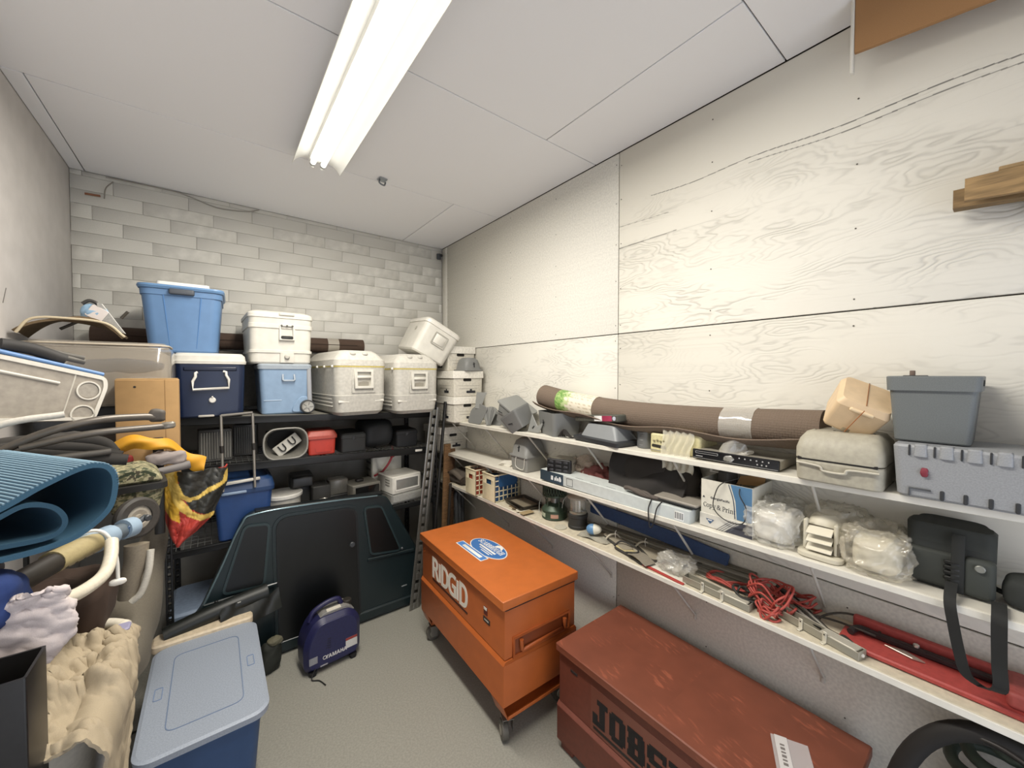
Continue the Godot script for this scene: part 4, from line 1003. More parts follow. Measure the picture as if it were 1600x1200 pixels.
	t = dup(t, "grey strapped sandal with pale footbed lying behind the yellow-lined slipper", Vector3(2.08, sy(3, -1.34), -1.34), FW - 0.5)
	t = thing("slipper", "dark slipper with a pale yellow lining at the front of the lowest shelf", "slipper", Vector3(1.975, sy(3, -1.38), -1.38), FW - 0.2)
	part(t, "sole", prism(sole, 0.016, 0.005), mt("3a3733", 0.8, "fine", 5.0), Vector3(0, 0.009, 0), Vector3(-PI / 2, 0, 0))
	part(t, "lining", prism(inset(sole, 0.008), 0.005, 0.002), mt("c3b68a", 0.8, "dust", 5.0), Vector3(0, 0.0185, 0), Vector3(-PI / 2, 0, 0))
	part(t, "edge_cord", tube(curve([Vector3(-0.12, 0.02, 0.03), Vector3(-0.1, 0.045, -0.02), Vector3(0, 0.035, -0.04), Vector3(0.05, 0.04, 0.0), Vector3(0.0, 0.03, 0.045)]), 0.005, 6), mt("2b2926", 0.7, ""))
	part(t, "bent_sheet", sheet(6, 6, func(u, v): return Vector3(0.02 + 0.14 * u, 0.026 + 0.012 * sin(u * 4.0), -0.03 + 0.08 * v), 0.002), mt("8a8375", 0.6, "dust", 5.0))
	# long blue board and pale sticks against the wall
	t = thing("blue_board", "long narrow dark blue board lying against the wall under the middle shelf", "board", Vector3(2.15, sy(3, -1.4), -1.37), FW)
	part(t, "board", prism(round_poly([[-0.49, 0.09], [0.46, 0.06], [0.47, 0.13], [0.2, 0.15], [-0.2, 0.165], [-0.49, 0.165]], 0.015), 0.018, 0.004), mt("2a4168", 0.55, "dust", 2.0), Vector3(0, 0, 0.0), Vector3(-0.12, 0, 0))
	t = thing("metal_strips", "bundle of long pale metal strips lying along the wall below the blue board", "metal strips", Vector3(2.12, sy(3, -1.35), -1.35), FW)
	for k in 5:
		var m := mt(["8d8a7e", "a39f92", "77746a", "98958a", "6f6b60"][k], 0.45, "fine", 4.0, 0.4)
		part(t, "strip", box(1.15 - 0.06 * k, 0.012, 0.03, 0.002), m, Vector3(0.03 * k, 0.002 + 0.013 * k, 0.02 - 0.012 * k), Vector3(0.2, 0.03 * (k - 2), 0.006 * k))
	t = thing("plastic_bag", "small crumpled clear plastic bag lying on a red-edged card near the cables", "bag", Vector3(2.02, sy(3, -1.12) + 0.006, -1.12), FW)
	part(t, "bag_film", lump(0.17, 0.075, 0.13, 0.03, 16, 6, 0.75, 70, 40, true), film(0.34, Color(0.85, 0.84, 0.8)))
	t = thing("red_card", "white card with a red edge lying under the small clear bag", "card", Vector3(1.985, sy(3, -1.14), -1.14), FW - 0.08)
	part(t, "card", box(0.26, 0.004, 0.13, 0.001), mt("d6d2c6", 0.6, ""))
	part(t, "red_edge", box(0.26, 0.007, 0.018, 0.001), mt("a83c35", 0.6, ""), Vector3(0, 0, 0.068))
	t = thing("flashlight", "silver and black flashlight lying behind the first metal outlet strip", "flashlight", Vector3(2.13, sy(3, -0.93) + 0.018, -0.98), FW)
	part(t, "barrel", lathe([[0, 0], [0.014, 0], [0.015, 0.004], [0.015, 0.14], [0, 0.14]], 16), mt("c9c7c0", 0.3, "", 1.0, 0.8), Vector3(0.1, 0, 0), Vector3(0, 0, PI / 2))
	part(t, "head", lathe([[0, 0], [0.02, 0], [0.022, 0.006], [0.022, 0.03], [0.016, 0.04], [0, 0.04]], 16), mt("1d1c1b", 0.5, ""), Vector3(-0.04, 0, 0), Vector3(0, 0, PI / 2))
	strip_box("grey metal outlet strip with mounting tabs, farther of the two on the lowest shelf", Vector3(1.945, sy(3, -0.87), -0.87), FW - 0.05, 0.32)
	strip_box("grey metal outlet strip with mounting tabs, nearer of the two, beside a black plug", Vector3(1.97, sy(3, -0.5), -0.47), FW - 0.28, 0.3)
	var red := mt("b04a40", 0.5, "fine", 6.0)
	var cable_spots := [[Vector3(2.09, 0, -0.87), 0.11, 0.06, 5, "tangle of thin red cable on the lowest shelf, farthest and flattest of the red coils"], [Vector3(2.03, 0, -0.66), 0.09, 0.07, 6, "large coil of red cable heaped in the middle of the lowest shelf"], [Vector3(1.945, 0, -0.645), 0.045, 0.035, 5, "small tight coil of red cable at the front edge of the lowest shelf"], [Vector3(2.12, 0, -0.6), 0.1, 0.045, 4, "coil of red cable pushed against the wall behind the big red heap"]]
	for k in 4:
		var e = cable_spots[k]
		var p: Vector3 = e[0]
		t = thing("cable_coil", e[4], "cable", Vector3(p.x, sy(3, p.z), p.z), FW)
		coil(t, "cable", red, Vector3.ZERO, e[1], e[2], e[3], 0.005, 31 + k, [0.035, 0.1, 0.05, 0.08][k])
	t = thing("cable_coil", "coil of black cable lying between the red cable heaps", "cable", Vector3(1.99, sy(3, -0.76), -0.745), FW)
	coil(t, "cable", mt("2b2a26", 0.6, "fine", 6.0), Vector3.ZERO, 0.06, 0.04, 5, 0.005, 77, 0.05)
	t = thing("cable_coil", "loose loop of black cable beside the wall, before the red plastic tray", "cable", Vector3(2.1, sy(3, -0.38), -0.39), FW)
	part(t, "cable", tube(curve([Vector3(-0.18, 0.02, 0.05), Vector3(-0.06, 0.03, 0.02), Vector3(0.04, 0.05, 0.05), Vector3(0.09, 0.03, 0.0), Vector3(0.05, 0.055, -0.05), Vector3(-0.04, 0.05, -0.03), Vector3(-0.1, 0.02, 0.03), Vector3(-0.05, 0.012, 0.08), Vector3(0.07, 0.012, 0.09), Vector3(0.1, 0.01, 0.06)], 6), 0.0045, 7), mt("3a352d", 0.6, ""))
	t = thing("screwdriver_bundle", "bundle of dark screwdriver-like rods on the lowest shelf beside the red heap", "tools", Vector3(2.06, sy(3, -0.55), -0.54), FW - 0.5)
	for k in 5: part(t, "rod", tube(PackedVector3Array([Vector3(-0.12 + 0.02 * k, 0.06 - 0.012 * k, -0.03 + 0.014 * k), Vector3(0.1, 0.006 + 0.004 * k, -0.02 + 0.012 * k)]), 0.004 + 0.002 * (k % 2), 7), mt(["2a2826", "8f8c84", "37342f", "9a978f", "222120"][k], 0.45, "", 1.0, 0.4))
	part(t, "grip", tube(PackedVector3Array([Vector3(-0.16, 0.055, -0.02), Vector3(-0.08, 0.045, -0.01)]), 0.016, 10), mt("3b3733", 0.7, "fine", 6.0))
	t = thing("plug_connector", "black cylindrical cable plug lying in front of the nearer outlet strip", "plug", Vector3(1.97, sy(3, -0.33) + 0.016, -0.37), FW - 0.75)
	part(t, "plug_body", lathe([[0, 0], [0.012, 0], [0.016, 0.01], [0.016, 0.055], [0.01, 0.06], [0.01, 0.075], [0.007, 0.076], [0.006, 0.095], [0, 0.096]], 16), mt("35332f", 0.5, "fine", 6.0), Vector3(-0.04, 0, 0), Vector3(0, 0, -PI / 2))
	part(t, "tip", disc(0.007, 0.012, 12), mt("d9d5cc", 0.4, ""), Vector3(0.055, 0, 0), Vector3(0, 0, -PI / 2))
	# red plastic carrier
	t = thing("red_carrier", "long red plastic tray with a dark bar at the near end of the lowest shelf", "tray", Vector3(2.06, sy(3, -0.1), -0.13), FW)
	var redp := mt("a8433e", 0.55, "dust", 2.5)
	part(t, "tray_base", prism(round_poly([[-0.28, -0.08], [0.24, -0.08], [0.24, 0.08], [-0.28, 0.08]], 0.03), 0.02, 0.005), redp, Vector3(0, 0.011, 0.02), Vector3(-PI / 2, 0, 0))
	part(t, "back_lip", rbox(0.5, 0.06, 0.03, 0.01), redp, Vector3(-0.01, 0.004, -0.075))
	part(t, "end_block", rbox(0.1, 0.055, 0.16, 0.014), mt("a04a45", 0.55, "dust", 3.0), Vector3(0.19, 0.018, 0.0))
	part(t, "dark_bar", box(0.36, 0.022, 0.028, 0.005), mt("2c1a1b", 0.5, "fine", 4.0), Vector3(-0.04, 0.022, -0.03), Vector3(0, 0.03, 0))
	part(t, "bent_handle", tube(curve([Vector3(-0.2, 0.035, -0.03), Vector3(-0.235, 0.036, -0.02), Vector3(-0.25, 0.034, 0.03)]), 0.012, 10), mt("251c1c", 0.5, ""))
	part(t, "handle_end", box(0.02, 0.05, 0.03, 0.005), mt("3a1a1d", 0.5, ""), Vector3(0.135, 0.02, 0.0))
	for k in 2: part(t, "chrome_bolt", disc(0.009, 0.012, 12), mt("d6d2cb", 0.3, "", 1.0, 0.8), Vector3(-0.07 + 0.11 * k, 0.044, -0.03))
	part(t, "metal_plate", prism(poly_of([[-0.05, -0.012], [0.03, -0.016], [0.06, 0.0], [0.0, 0.016]]), 0.006, 0.001), mt("b9a89c", 0.3, "dust", 5.0, 0.7), Vector3(-0.1, 0.026, 0.012), Vector3(-PI / 2, 0, -0.2))

# ---------------------------------------------------------------- things on the floor
func caster(t: Node3D, at: Vector3, turn: float) -> void:
	var c := part(t, "caster", disc(0.055, 0.04, 22), mt("5e5a52", 0.6, "fine", 5.0), at + Vector3(0, 0.056, 0), Vector3(0, turn, PI / 2))
	part(c, "hub", disc(0.028, 0.046, 18), mt("a6a29a", 0.4, "", 1.0, 0.6), Vector3(0, -0.003, 0))
	var fork := merge([[prism(poly_of([[-0.025, -0.01], [0.025, -0.01], [0.03, 0.075], [-0.03, 0.075]]), 0.004), tf(Vector3(0, 0, 0.03))], [prism(poly_of([[-0.025, -0.01], [0.025, -0.01], [0.03, 0.075], [-0.03, 0.075]]), 0.004), tf(Vector3(0, 0, -0.03))], [box(0.07, 0.006, 0.07, 0.001), tf(Vector3(0, 0.07, 0))]])
	part(t, "caster_fork", fork, mt("8e8b85", 0.4, "fine", 5.0, 0.7), at + Vector3(0, 0.058, 0), Vector3(0, turn + PI / 2, 0))

func build_floor_things() -> void:
	# orange job-site chest
	var o := mt("b55f2b", 0.42, "soft", 1.2)
	var od := mt("a95628", 0.45, "soft", 1.2)
	var t := thing("tool_chest", "orange steel tool chest on casters with white lettering and a blue lid sticker", "tool chest", Vector3(1.575, 0, -2.295), FW - 0.03)
	var W := 1.17; var D := 0.58
	part(t, "lower_body", box(W, 0.245, D, 0.004), o, Vector3(0, 0.255, 0))
	part(t, "ledge", prism(poly_of([[-D / 2, 0], [D / 2, 0], [D / 2 - 0.014, 0.022], [-D / 2 + 0.014, 0.022]]), W, 0.001), o, Vector3(0, 0.499, 0), Vector3(0, PI / 2, 0))
	part(t, "upper_body", box(W - 0.012, 0.29, D - 0.024, 0.004), o, Vector3(0, 0.523, 0))
	part(t, "lid", merge([[box(W + 0.012, 0.055, D + 0.012, 0.004), tf(Vector3(0, 0.818, 0))], [box(W - 0.02, 0.02, D - 0.05, 0.002), tf(Vector3(0, 0.8, 0))]]), mt("be6830", 0.38, "soft", 1.2))
	part(t, "lid_gap", box(W - 0.004, 0.012, D - 0.03, 0.001), mt("2a150c", 0.7, ""), Vector3(0, 0.8075, 0))
	for s in [-1, 1]:
		part(t, "handle_recess", box(0.004, 0.105, 0.43, 0.001), mt("7a3a17", 0.55, ""), Vector3(s * (W / 2 - 0.005), 0.53, 0.0))
		part(t, "recess_frame", frame_mesh(poly_of([[-0.225, 0], [0.225, 0], [0.225, 0.12], [-0.225, 0.12]]), 0.014, 0.012), od, Vector3(s * (W / 2 - 0.001), 0.522, 0), Vector3(0, PI / 2, 0))
		part(t, "handle", tube(PackedVector3Array([Vector3(s * (W / 2 + 0.012), 0.615, -0.17), Vector3(s * (W / 2 + 0.012), 0.56, -0.168), Vector3(s * (W / 2 + 0.012), 0.553, -0.16), Vector3(s * (W / 2 + 0.012), 0.553, 0.16), Vector3(s * (W / 2 + 0.012), 0.56, 0.168), Vector3(s * (W / 2 + 0.012), 0.615, 0.17)]), 0.013, 8), od)
		part(t, "skid", merge([[box(0.13, 0.004, D - 0.07, 0.001), tf(Vector3(0, 0, 0))], [box(0.004, 0.085, D - 0.07, 0.001), tf(Vector3(-s * 0.063, 0, 0))], [box(0.13, 0.092, 0.004, 0.001), tf(Vector3(0, 0, D / 2 - 0.035), Vector3(0.36, 0, 0))], [box(0.13, 0.092, 0.004, 0.001), tf(Vector3(0, 0, -D / 2 + 0.035), Vector3(-0.36, 0, 0))], [box(0.004, 0.02, D - 0.07, 0.001), tf(Vector3(s * 0.063, 0, 0))]]), o, Vector3(s * (W / 2 - 0.067), 0.17, 0))
		for q in [-1, 1]: caster(t, Vector3(s * (W / 2 - 0.07), 0, q * (D / 2 - 0.075)), 0.5 + 0.7 * q * s)
	var zf := (D - 0.024) / 2
	var lx := -0.395
	for ch in ["R", "I", "D", "G", "I", "D"]:
		var cw: float = 0.034 if ch == "I" else 0.104
		if ch == "I": part(t, "letter", box(0.031, 0.134, 0.002, 0.0005), mt("e3dccf", 0.5, ""), Vector3(lx + 0.017, 0.607, zf + 0.001))
		else: text(t, "letter", ch, 0.158, mt("e3dccf", 0.5, ""), Vector3(lx + cw / 2, 0.673, zf + 0.0005), Vector3.ZERO, "Droid Sans", true, 0.002, 0.95)
		lx += cw + 0.012
	part(t, "underline", box(0.54, 0.014, 0.002, 0.0005), mt("3a1a0d", 0.5, ""), Vector3(-0.115, 0.575, zf + 0.001))
	part(t, "small_latch", box(0.04, 0.05, 0.006, 0.002), mt("5a1f14", 0.5, ""), Vector3(0.38, 0.69, zf + 0.001))
	part(t, "white_tag", box(0.034, 0.016, 0.002, 0.0005), mt("d9d3c6", 0.5, ""), Vector3(0.38, 0.722, zf + 0.0045))
	var pl := part(t, "name_plate", box(0.075, 0.03, 0.004, 0.001), mt("241a16", 0.5, ""), Vector3(0.39, 0.645, zf + 0.001))
	part(pl, "plate_line", box(0.05, 0.008, 0.001, 0.0002), mt("b9b2a6", 0.5, ""), Vector3(0, 0.012, 0.0022))
	for k in 2: part(t, "rivet", disc(0.006, 0.004, 10), mt("8a4014", 0.4, "", 1.0, 0.3), Vector3(-0.545 + 0.012 * k, 0.76 - 0.02 * k, zf), Vector3(PI / 2, 0, 0))
	# sticker on the lid: an oval over a banner
	var st := part(t, "lid_sticker", prism(ellipse(0.2, 0.1, 40), 0.002, 0.0003), mt("e4e0da", 0.4, ""), Vector3(-0.03, 0.8735, 0.0), Vector3(-PI / 2, 0, 0))
	part(st, "blue_oval", prism(ellipse(0.192, 0.093, 40), 0.002, 0.0003), mt("3b6fae", 0.4, ""), Vector3(0, 0, 0.0008))
	part(st, "white_banner", prism(poly_of([[-0.2, -0.065], [0.16, -0.065], [0.16, 0.0], [-0.2, 0.0]]), 0.002, 0.0003), mt("e4e0da", 0.4, ""), Vector3(-0.02, -0.085, 0.0012))
	part(st, "banner_blue", prism(poly_of([[-0.193, -0.058], [0.153, -0.058], [0.153, -0.007], [-0.193, -0.007]]), 0.002, 0.0003), mt("4d7fc0", 0.4, ""), Vector3(-0.02, -0.085, 0.0018))
	var wht := mt("e8e5df", 0.4, "")
	text(st, "sticker_word", "SCARBROUGH", 0.044, wht, Vector3(0, 0.026, 0.002), Vector3.ZERO, "Droid Serif", true, 0.001, 0.7)
	for k in 3: part(st, "sticker_line", box([0.21, 0.17, 0.11][k], [0.016, 0.008, 0.008][k], 0.001, 0.0003), wht, Vector3(0.01 + 0.015 * k, -0.022 - 0.018 * k, 0.0022))
	part(st, "banner_line", box(0.25, 0.026, 0.001, 0.0003), wht, Vector3(-0.03, -0.132, 0.003))
	part(st, "flag_wave", prism(poly_of([[0.0, 0.0], [0.05, 0.02], [0.09, 0.0], [0.07, 0.035], [0.03, 0.05], [0.0, 0.035]]), 0.001, 0.0002), wht, Vector3(0.01, 0.045, 0.002))
	# brown-red chest
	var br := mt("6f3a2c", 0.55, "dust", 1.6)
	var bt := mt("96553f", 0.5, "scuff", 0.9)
	t = thing("tool_chest", "dusty red-brown steel chest with black stencil lettering near the camera", "tool chest", Vector3(1.83, 0, -0.945), FW)
	W = 1.24; D = 0.59
	part(t, "lower_body", box(W, 0.2, D, 0.004), br, Vector3(0, 0.055, 0))
	part(t, "ledge", prism(poly_of([[-D / 2, 0], [D / 2, 0], [D / 2 - 0.02, 0.02], [-D / 2 + 0.02, 0.02]]), W, 0.001), br, Vector3(0, 0.254, 0), Vector3(0, PI / 2, 0))
	part(t, "upper_body", box(W - 0.01, 0.29, D - 0.03, 0.004), br, Vector3(0, 0.272, 0))
	part(t, "lid_gap", box(W - 0.02, 0.012, D - 0.03, 0.001), mt("1e100c", 0.7, ""), Vector3(0, 0.56, 0))
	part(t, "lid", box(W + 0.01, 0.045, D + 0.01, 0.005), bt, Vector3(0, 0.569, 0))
	for s in [-1, 1]: part(t, "skid", box(0.09, 0.056, D - 0.04, 0.004), br, Vector3(s * (W / 2 - 0.06), 0, 0))
	zf = (D - 0.03) / 2
	part(t, "latch_slot", box(0.05, 0.014, 0.004, 0.001), mt("1a0d0a", 0.7, ""), Vector3(-0.5, 0.495, zf + 0.001))
	part(t, "sign_plate", box(0.8, 0.235, 0.002, 0.0005), mt("7b4a3c", 0.5, "fine", 4.0), Vector3(0.02, 0.278, zf + 0.0005))
	var jx := -0.365
	for ch in ["J", "O", "B", "S", "I", "T", "E"]:
		var cw: float = 0.055 if ch == "I" else 0.096
		part(t, "stencil_letter", block_letter(ch, cw, 0.14, 0.036), mt("120e0d", 0.85, ""), Vector3(jx, 0.325, zf + 0.0018))
		jx += cw + 0.011
	part(t, "underline", box(0.7, 0.015, 0.002, 0.0005), mt("1d1816", 0.5, ""), Vector3(-0.01, 0.295, zf + 0.002))
	t = thing("plastic_packet", "clear plastic packet with a white printed strip lying on the red-brown chest", "packet", Vector3(1.8, 0.6155, -0.5), FW + 0.45)
	part(t, "sleeve", box(0.13, 0.004, 0.19, 0.001), film(0.35, Color(0.9, 0.88, 0.88)), Vector3(0, 0, 0))
	part(t, "white_strip", box(0.045, 0.002, 0.19, 0.0005), mt("d9d6d4", 0.5, "fine", 5.0), Vector3(-0.03, 0.0045, 0))
	for k in 6: part(t, "printed_mark", box(0.016, 0.001, 0.008 + 0.004 * (k % 2), 0.0002), mt("77726e", 0.6, ""), Vector3(-0.03, 0.0064, -0.05 + 0.018 * k))
	# navy generator
	var nav := mt("23244a", 0.4, "dust", 2.5)
	t = thing("generator", "small navy blue portable generator with a carrying handle on the floor", "generator", Vector3(0.66, 0, -3.1), 0.08)
	var prof := round_poly([[-0.195, 0.02], [0.195, 0.02], [0.2, 0.3], [0.13, 0.385], [-0.12, 0.385], [-0.2, 0.24]], 0.07, 8)
	part(t, "housing", prism(prof, 0.2, 0.028), nav)
	part(t, "side_panel", prism(inset(prof, 0.03), 0.012, 0.004), mt("26284f", 0.35, "dust", 3.0), Vector3(0, 0, 0.098))
	part(t, "top_cover", prism(round_poly([[-0.12, 0.36], [0.15, 0.35], [0.1, 0.402], [-0.08, 0.402]], 0.02), 0.12, 0.01), mt("85837f", 0.6, "dust", 4.0), Vector3(0.02, 0, 0))
	part(t, "handle", tube(curve([Vector3(-0.14, 0.35, 0.0), Vector3(-0.11, 0.41, 0.0), Vector3(-0.02, 0.445, 0.0), Vector3(0.06, 0.445, 0.0), Vector3(0.085, 0.4, 0.0)], 6), 0.018, 10), mt("201f4a", 0.45, "fine", 4.0))
	part(t, "fuel_cap", lathe([[0.022, 0], [0.022, 0.02], [0.032, 0.022], [0.033, 0.045], [0.028, 0.05], [0, 0.05]], 20), mt("2a251f", 0.6, "dust", 6.0), Vector3(0.13, 0.365, 0))
	part(t, "white_label", box(0.1, 0.003, 0.035, 0.0005), mt("cfc9bc", 0.6, "dust", 8.0), Vector3(0.02, 0.402, 0.04), Vector3(0.2, 0, 0))
	part(t, "info_sticker", box(0.085, 0.075, 0.002, 0.0005), mt("d0cfca", 0.5, "dust", 8.0), Vector3(0.125, 0.1, 0.104))
	part(t, "sticker_heading", box(0.085, 0.018, 0.002, 0.0005), mt("8f3a36", 0.5, ""), Vector3(0.125, 0.157, 0.1045))
	part(t, "small_sticker", box(0.055, 0.05, 0.002, 0.0005), mt("8f9094", 0.5, "dust", 8.0), Vector3(-0.14, 0.09, 0.104))
	for k in 5: part(t, "vent_slot", box(0.034 - 0.003 * k, 0.005, 0.004, 0.001), mt("12122a", 0.6, ""), Vector3(-0.04 + 0.002 * k, 0.165 + 0.016 * k, 0.104), Vector3(0, 0, -0.3))
	text(t, "lettering", "YAMAHA", 0.026, mt("d8d6d2", 0.5, ""), Vector3(0.015, 0.105, 0.1045), Vector3.ZERO, "Droid Sans", true, 0.002)
	part(t, "emblem", frame_mesh(ellipse(0.013, 0.013, 16), 0.003, 0.002), mt("d8d6d2", 0.5, ""), Vector3(-0.065, 0.107, 0.105))
	part(t, "model_line", box(0.05, 0.01, 0.001, 0.0002), mt("9d9ca0", 0.5, ""), Vector3(-0.07, 0.05, 0.1046))
	for s in [-1, 1]:
		for q in [-1, 1]: part(t, "foot", loft([[0, 0.04, 0.035, 0.012], [0.03, 0.055, 0.045, 0.015]], 4), mt("1a1a1c", 0.8, ""), Vector3(s * 0.14, 0, q * 0.085))
	part(t, "loose_cord", tube(curve([Vector3(-0.13, 0.06, 0.11), Vector3(-0.16, 0.01, 0.13), Vector3(-0.12, 0.006, 0.17), Vector3(-0.1, 0.006, 0.24)], 6), 0.004, 6), mt("1b1a19", 0.7, ""))
	# front left tote
	storage_tote("storage_tote", "large blue storage tote with a dusty grey-blue lid, on the floor below the left shelves", Vector3(-0.055, 0, -2.72), 0.0, 0.46, 0.46, 0.86, "34507a", "a3acba", true)
	t = thing("cream_bin", "cream lidded bin squeezed behind the dusty blue tote", "bin", Vector3(-0.07, 0, -3.235), 0.0)
	part(t, "bin_body", loft([[0, 0.44, 0.11, 0.02], [0.44, 0.5, 0.13, 0.03]], 4), mt("bfb29c", 0.6, "dust", 2.0))
	part(t, "bin_lid", loft([[0.44, 0.52, 0.15, 0.035], [0.475, 0.52, 0.15, 0.035], [0.485, 0.5, 0.13, 0.03]], 5), mt("d9c8ad", 0.55, "dust", 2.0))
	# truck cap wall, standing on the floor against the rack
	canopy()
	t = thing("folded_tarp", "black folded vinyl tarp lying over the cream bin, against the truck canopy", "tarp", Vector3(0.05, 0.49, -3.3), 0.14)
	part(t, "roll", tube(curve([Vector3(-0.33, 0.0, 0.0), Vector3(-0.1, 0.035, 0.0), Vector3(0.1, 0.05, 0.0), Vector3(0.24, 0.055, 0.0)]), 0.05, 12, false, 0.06), mt("161916", 0.45, "fine", 3.0))
	part(t, "flap", sheet(10, 8, func(u, v): return Vector3(-0.05 + 0.36 * u, 0.06 - 0.12 * v + 0.02 * sin(u * 7.0), 0.04 + 0.05 * v + 0.015 * sin(u * 11 + v * 3)), 0.004), mt("191c18", 0.45, "fine", 3.0))
	part(t, "white_tag", box(0.02, 0.006, 0.002, 0.0005), mt("b9b9b4", 0.6, ""), Vector3(0.06, 0.07, 0.052))
	t = thing("canvas_bundle", "dark olive canvas bundle on the floor between the tote and the truck canopy", "canvas", Vector3(0.3, 0, -3.26), 0.2)
	part(t, "bundle", lump(0.14, 0.2, 0.12, 0.03, 8, 5, 0.7), mt("23251e", 0.8, "dust", 3.0))
	part(t, "pale_fold", lump(0.09, 0.05, 0.07, 0.015, 14, 6, 0.7), mt("66624f", 0.8, "dust", 4.0), Vector3(0.02, 0.18, 0.02))
	# hose and tyre by the near right corner
	t = thing("hose_reel", "coiled green garden hose on the floor in the near right corner", "hose", Vector3(2.075, 0, 0.03), 0.0)
	var gm := mt("3f4c42", 0.5, "fine", 5.0)
	for k in 18:
		var c := []
		for i in 12:
			var a := TAU * i / 12
			var rr: float = 0.098 - 0.03 * (k % 3) + 0.006 * sin(k * 2.1)
			c.append(Vector3(cos(a) * rr, 0.04 + k * 0.051 + 0.014 * sin(a * 2 + k), sin(a) * rr * 1.4))
		part(t, "hose_turn", tube(curve(c, 3, true), 0.019, 8, true), gm)
	part(t, "hose_tie", tube(curve([Vector3(-0.1, 0.95, -0.05), Vector3(-0.05, 0.98, 0.02), Vector3(0.02, 0.95, 0.1)]), 0.006, 6), mt("23241f", 0.7, ""))
	part(t, "hose_nozzle", lathe([[0, 0], [0.016, 0], [0.018, 0.02], [0.012, 0.07], [0, 0.07]], 14), mt("b8b39a", 0.4, "", 1.0, 0.4), Vector3(0.0, 0.95, 0.0), Vector3(0, 0, 1.2))
	t = thing("rubber_hoop", "thick black rubber hoop standing against the wall beside the red-brown chest", "hoop", Vector3(1.935, 0, -0.0), 0.0)
	var hp := []
	for i in 16:
		var a := TAU * i / 16
		hp.append(Vector3(0.01 * sin(a), 0.515 + sin(a) * 0.48, cos(a) * 0.24))
	part(t, "hoop", tube(curve(hp, 4, true), 0.03, 12, true), mt("1c1a19", 0.7, "fine", 4.0))
	part(t, "wire_loop", tube(curve([Vector3(-0.01, 0.985, -0.06), Vector3(-0.03, 0.99, 0.03), Vector3(-0.06, 0.93, 0.16), Vector3(-0.08, 0.7, 0.3)], 6), 0.006, 6), mt("2a2624", 0.5, ""))

# heavy slab letters cut from bars, lower left corner at the origin
func block_letter(ch: String, w: float, h: float, s: float) -> ArrayMesh:
	var q := s * 0.75
	var bars: Array = {
		"J": [[w * 0.45, 0.0, s, h], [w * 0.3, h - q, w * 0.7, q], [0.0, 0.0, w * 0.75, q], [0.0, 0.0, s * 0.9, h * 0.42]],
		"O": [[0.0, q * 0.5, s, h - q], [w - s, q * 0.5, s, h - q], [s * 0.4, 0.0, w - s * 0.8, q], [s * 0.4, h - q, w - s * 0.8, q]],
		"B": [[w * 0.06, 0.0, s, h], [0.0, 0.0, w * 0.9, q], [0.0, h - q, w * 0.88, q], [0.0, h / 2 - q * 0.45, w * 0.86, q * 0.9], [w - s, q * 0.5, s, h * 0.42], [w - s * 1.08, h * 0.5, s, h * 0.42]],
		"S": [[0.0, h * 0.5, s, h * 0.42], [w - s, q * 0.5, s, h * 0.42], [s * 0.3, h - q, w - s * 0.3, q], [0.0, 0.0, w - s * 0.3, q], [s * 0.3, h / 2 - q * 0.45, w - s * 0.6, q * 0.9], [0.0, 0.0, s * 0.5, h * 0.3], [w - s * 0.5, h * 0.7, s * 0.5, h * 0.3]],
		"I": [[w / 2 - s / 2, 0.0, s, h], [0.0, 0.0, w, q], [0.0, h - q, w, q]],
		"T": [[w / 2 - s / 2, 0.0, s, h], [w * 0.2, 0.0, w * 0.6, q], [0.0, h - q, w, q], [0.0, h * 0.68, s * 0.6, h * 0.3], [w - s * 0.6, h * 0.68, s * 0.6, h * 0.3]],
		"E": [[w * 0.06, 0.0, s, h], [0.0, 0.0, w, q], [0.0, h - q, w, q], [w * 0.1, h / 2 - q * 0.45, w * 0.65, q * 0.9], [w - s * 0.5, 0.0, s * 0.5, h * 0.3], [w - s * 0.5, h * 0.7, s * 0.5, h * 0.3]],
	}[ch]
	var list := []
	for k in bars.size(): list.append([box(bars[k][2], bars[k][3], 0.002, 0.0002), tf(Vector3(bars[k][0] + bars[k][2] / 2, bars[k][1], 0.00035 * k))])
	return merge(list)

func ellipse(a: float, b: float, n: int) -> PackedVector2Array:
	var p := PackedVector2Array()
	for k in n: p.append(Vector2(a * cos(TAU * k / n), b * sin(TAU * k / n)))
	return p

func storage_tote(called: String, label: String, at: Vector3, turn: float, w: float, h: float, d: float, body: String, lid: String, flat_lid: bool) -> Node3D:
	var t := thing(called, label, "storage tote", at, turn)
	var bm := mt(body, 0.45, "soft", 1.5)
	var lm := mt(lid, 0.5, "fine", 1.4)
	part(t, "tub", loft([[0, w * 0.8, d * 0.86, 0.05], [0.012, w * 0.84, d * 0.88, 0.055], [h * 0.84, w * 0.97, d * 0.97, 0.06], [h * 0.845, w, d * 0.99, 0.06], [h * 0.93, w * 1.01, d, 0.06]], 5), bm)
	if flat_lid:
		var l := part(t, "lid", loft([[h * 0.92, w + 0.05, d + 0.04, 0.07], [h * 0.985, w + 0.06, d + 0.05, 0.08], [h, w + 0.03, d + 0.02, 0.07], [h, w - 0.02, d - 0.03, 0.06]], 7), lm)
		part(l, "lid_groove", frame_mesh(round_poly([[-w * 0.34, -d * 0.37], [w * 0.34, -d * 0.37], [w * 0.34, d * 0.37], [-w * 0.34, d * 0.37]], 0.05), 0.004, 0.003), mt("6d7f9c", 0.6, ""), Vector3(0, h + 0.0006, 0), Vector3(-PI / 2, 0, 0))
		for s in [-1, 1]:
			part(l, "lid_latch", frame_mesh(round_poly([[-0.018, -0.05], [0.018, -0.05], [0.018, 0.05], [-0.018, 0.05]], 0.01), 0.004, 0.004), mt("7d8fae", 0.5, ""), Vector3(s * w * 0.44, h + 0.001, 0.0), Vector3(-PI / 2, 0, 0))
	return t

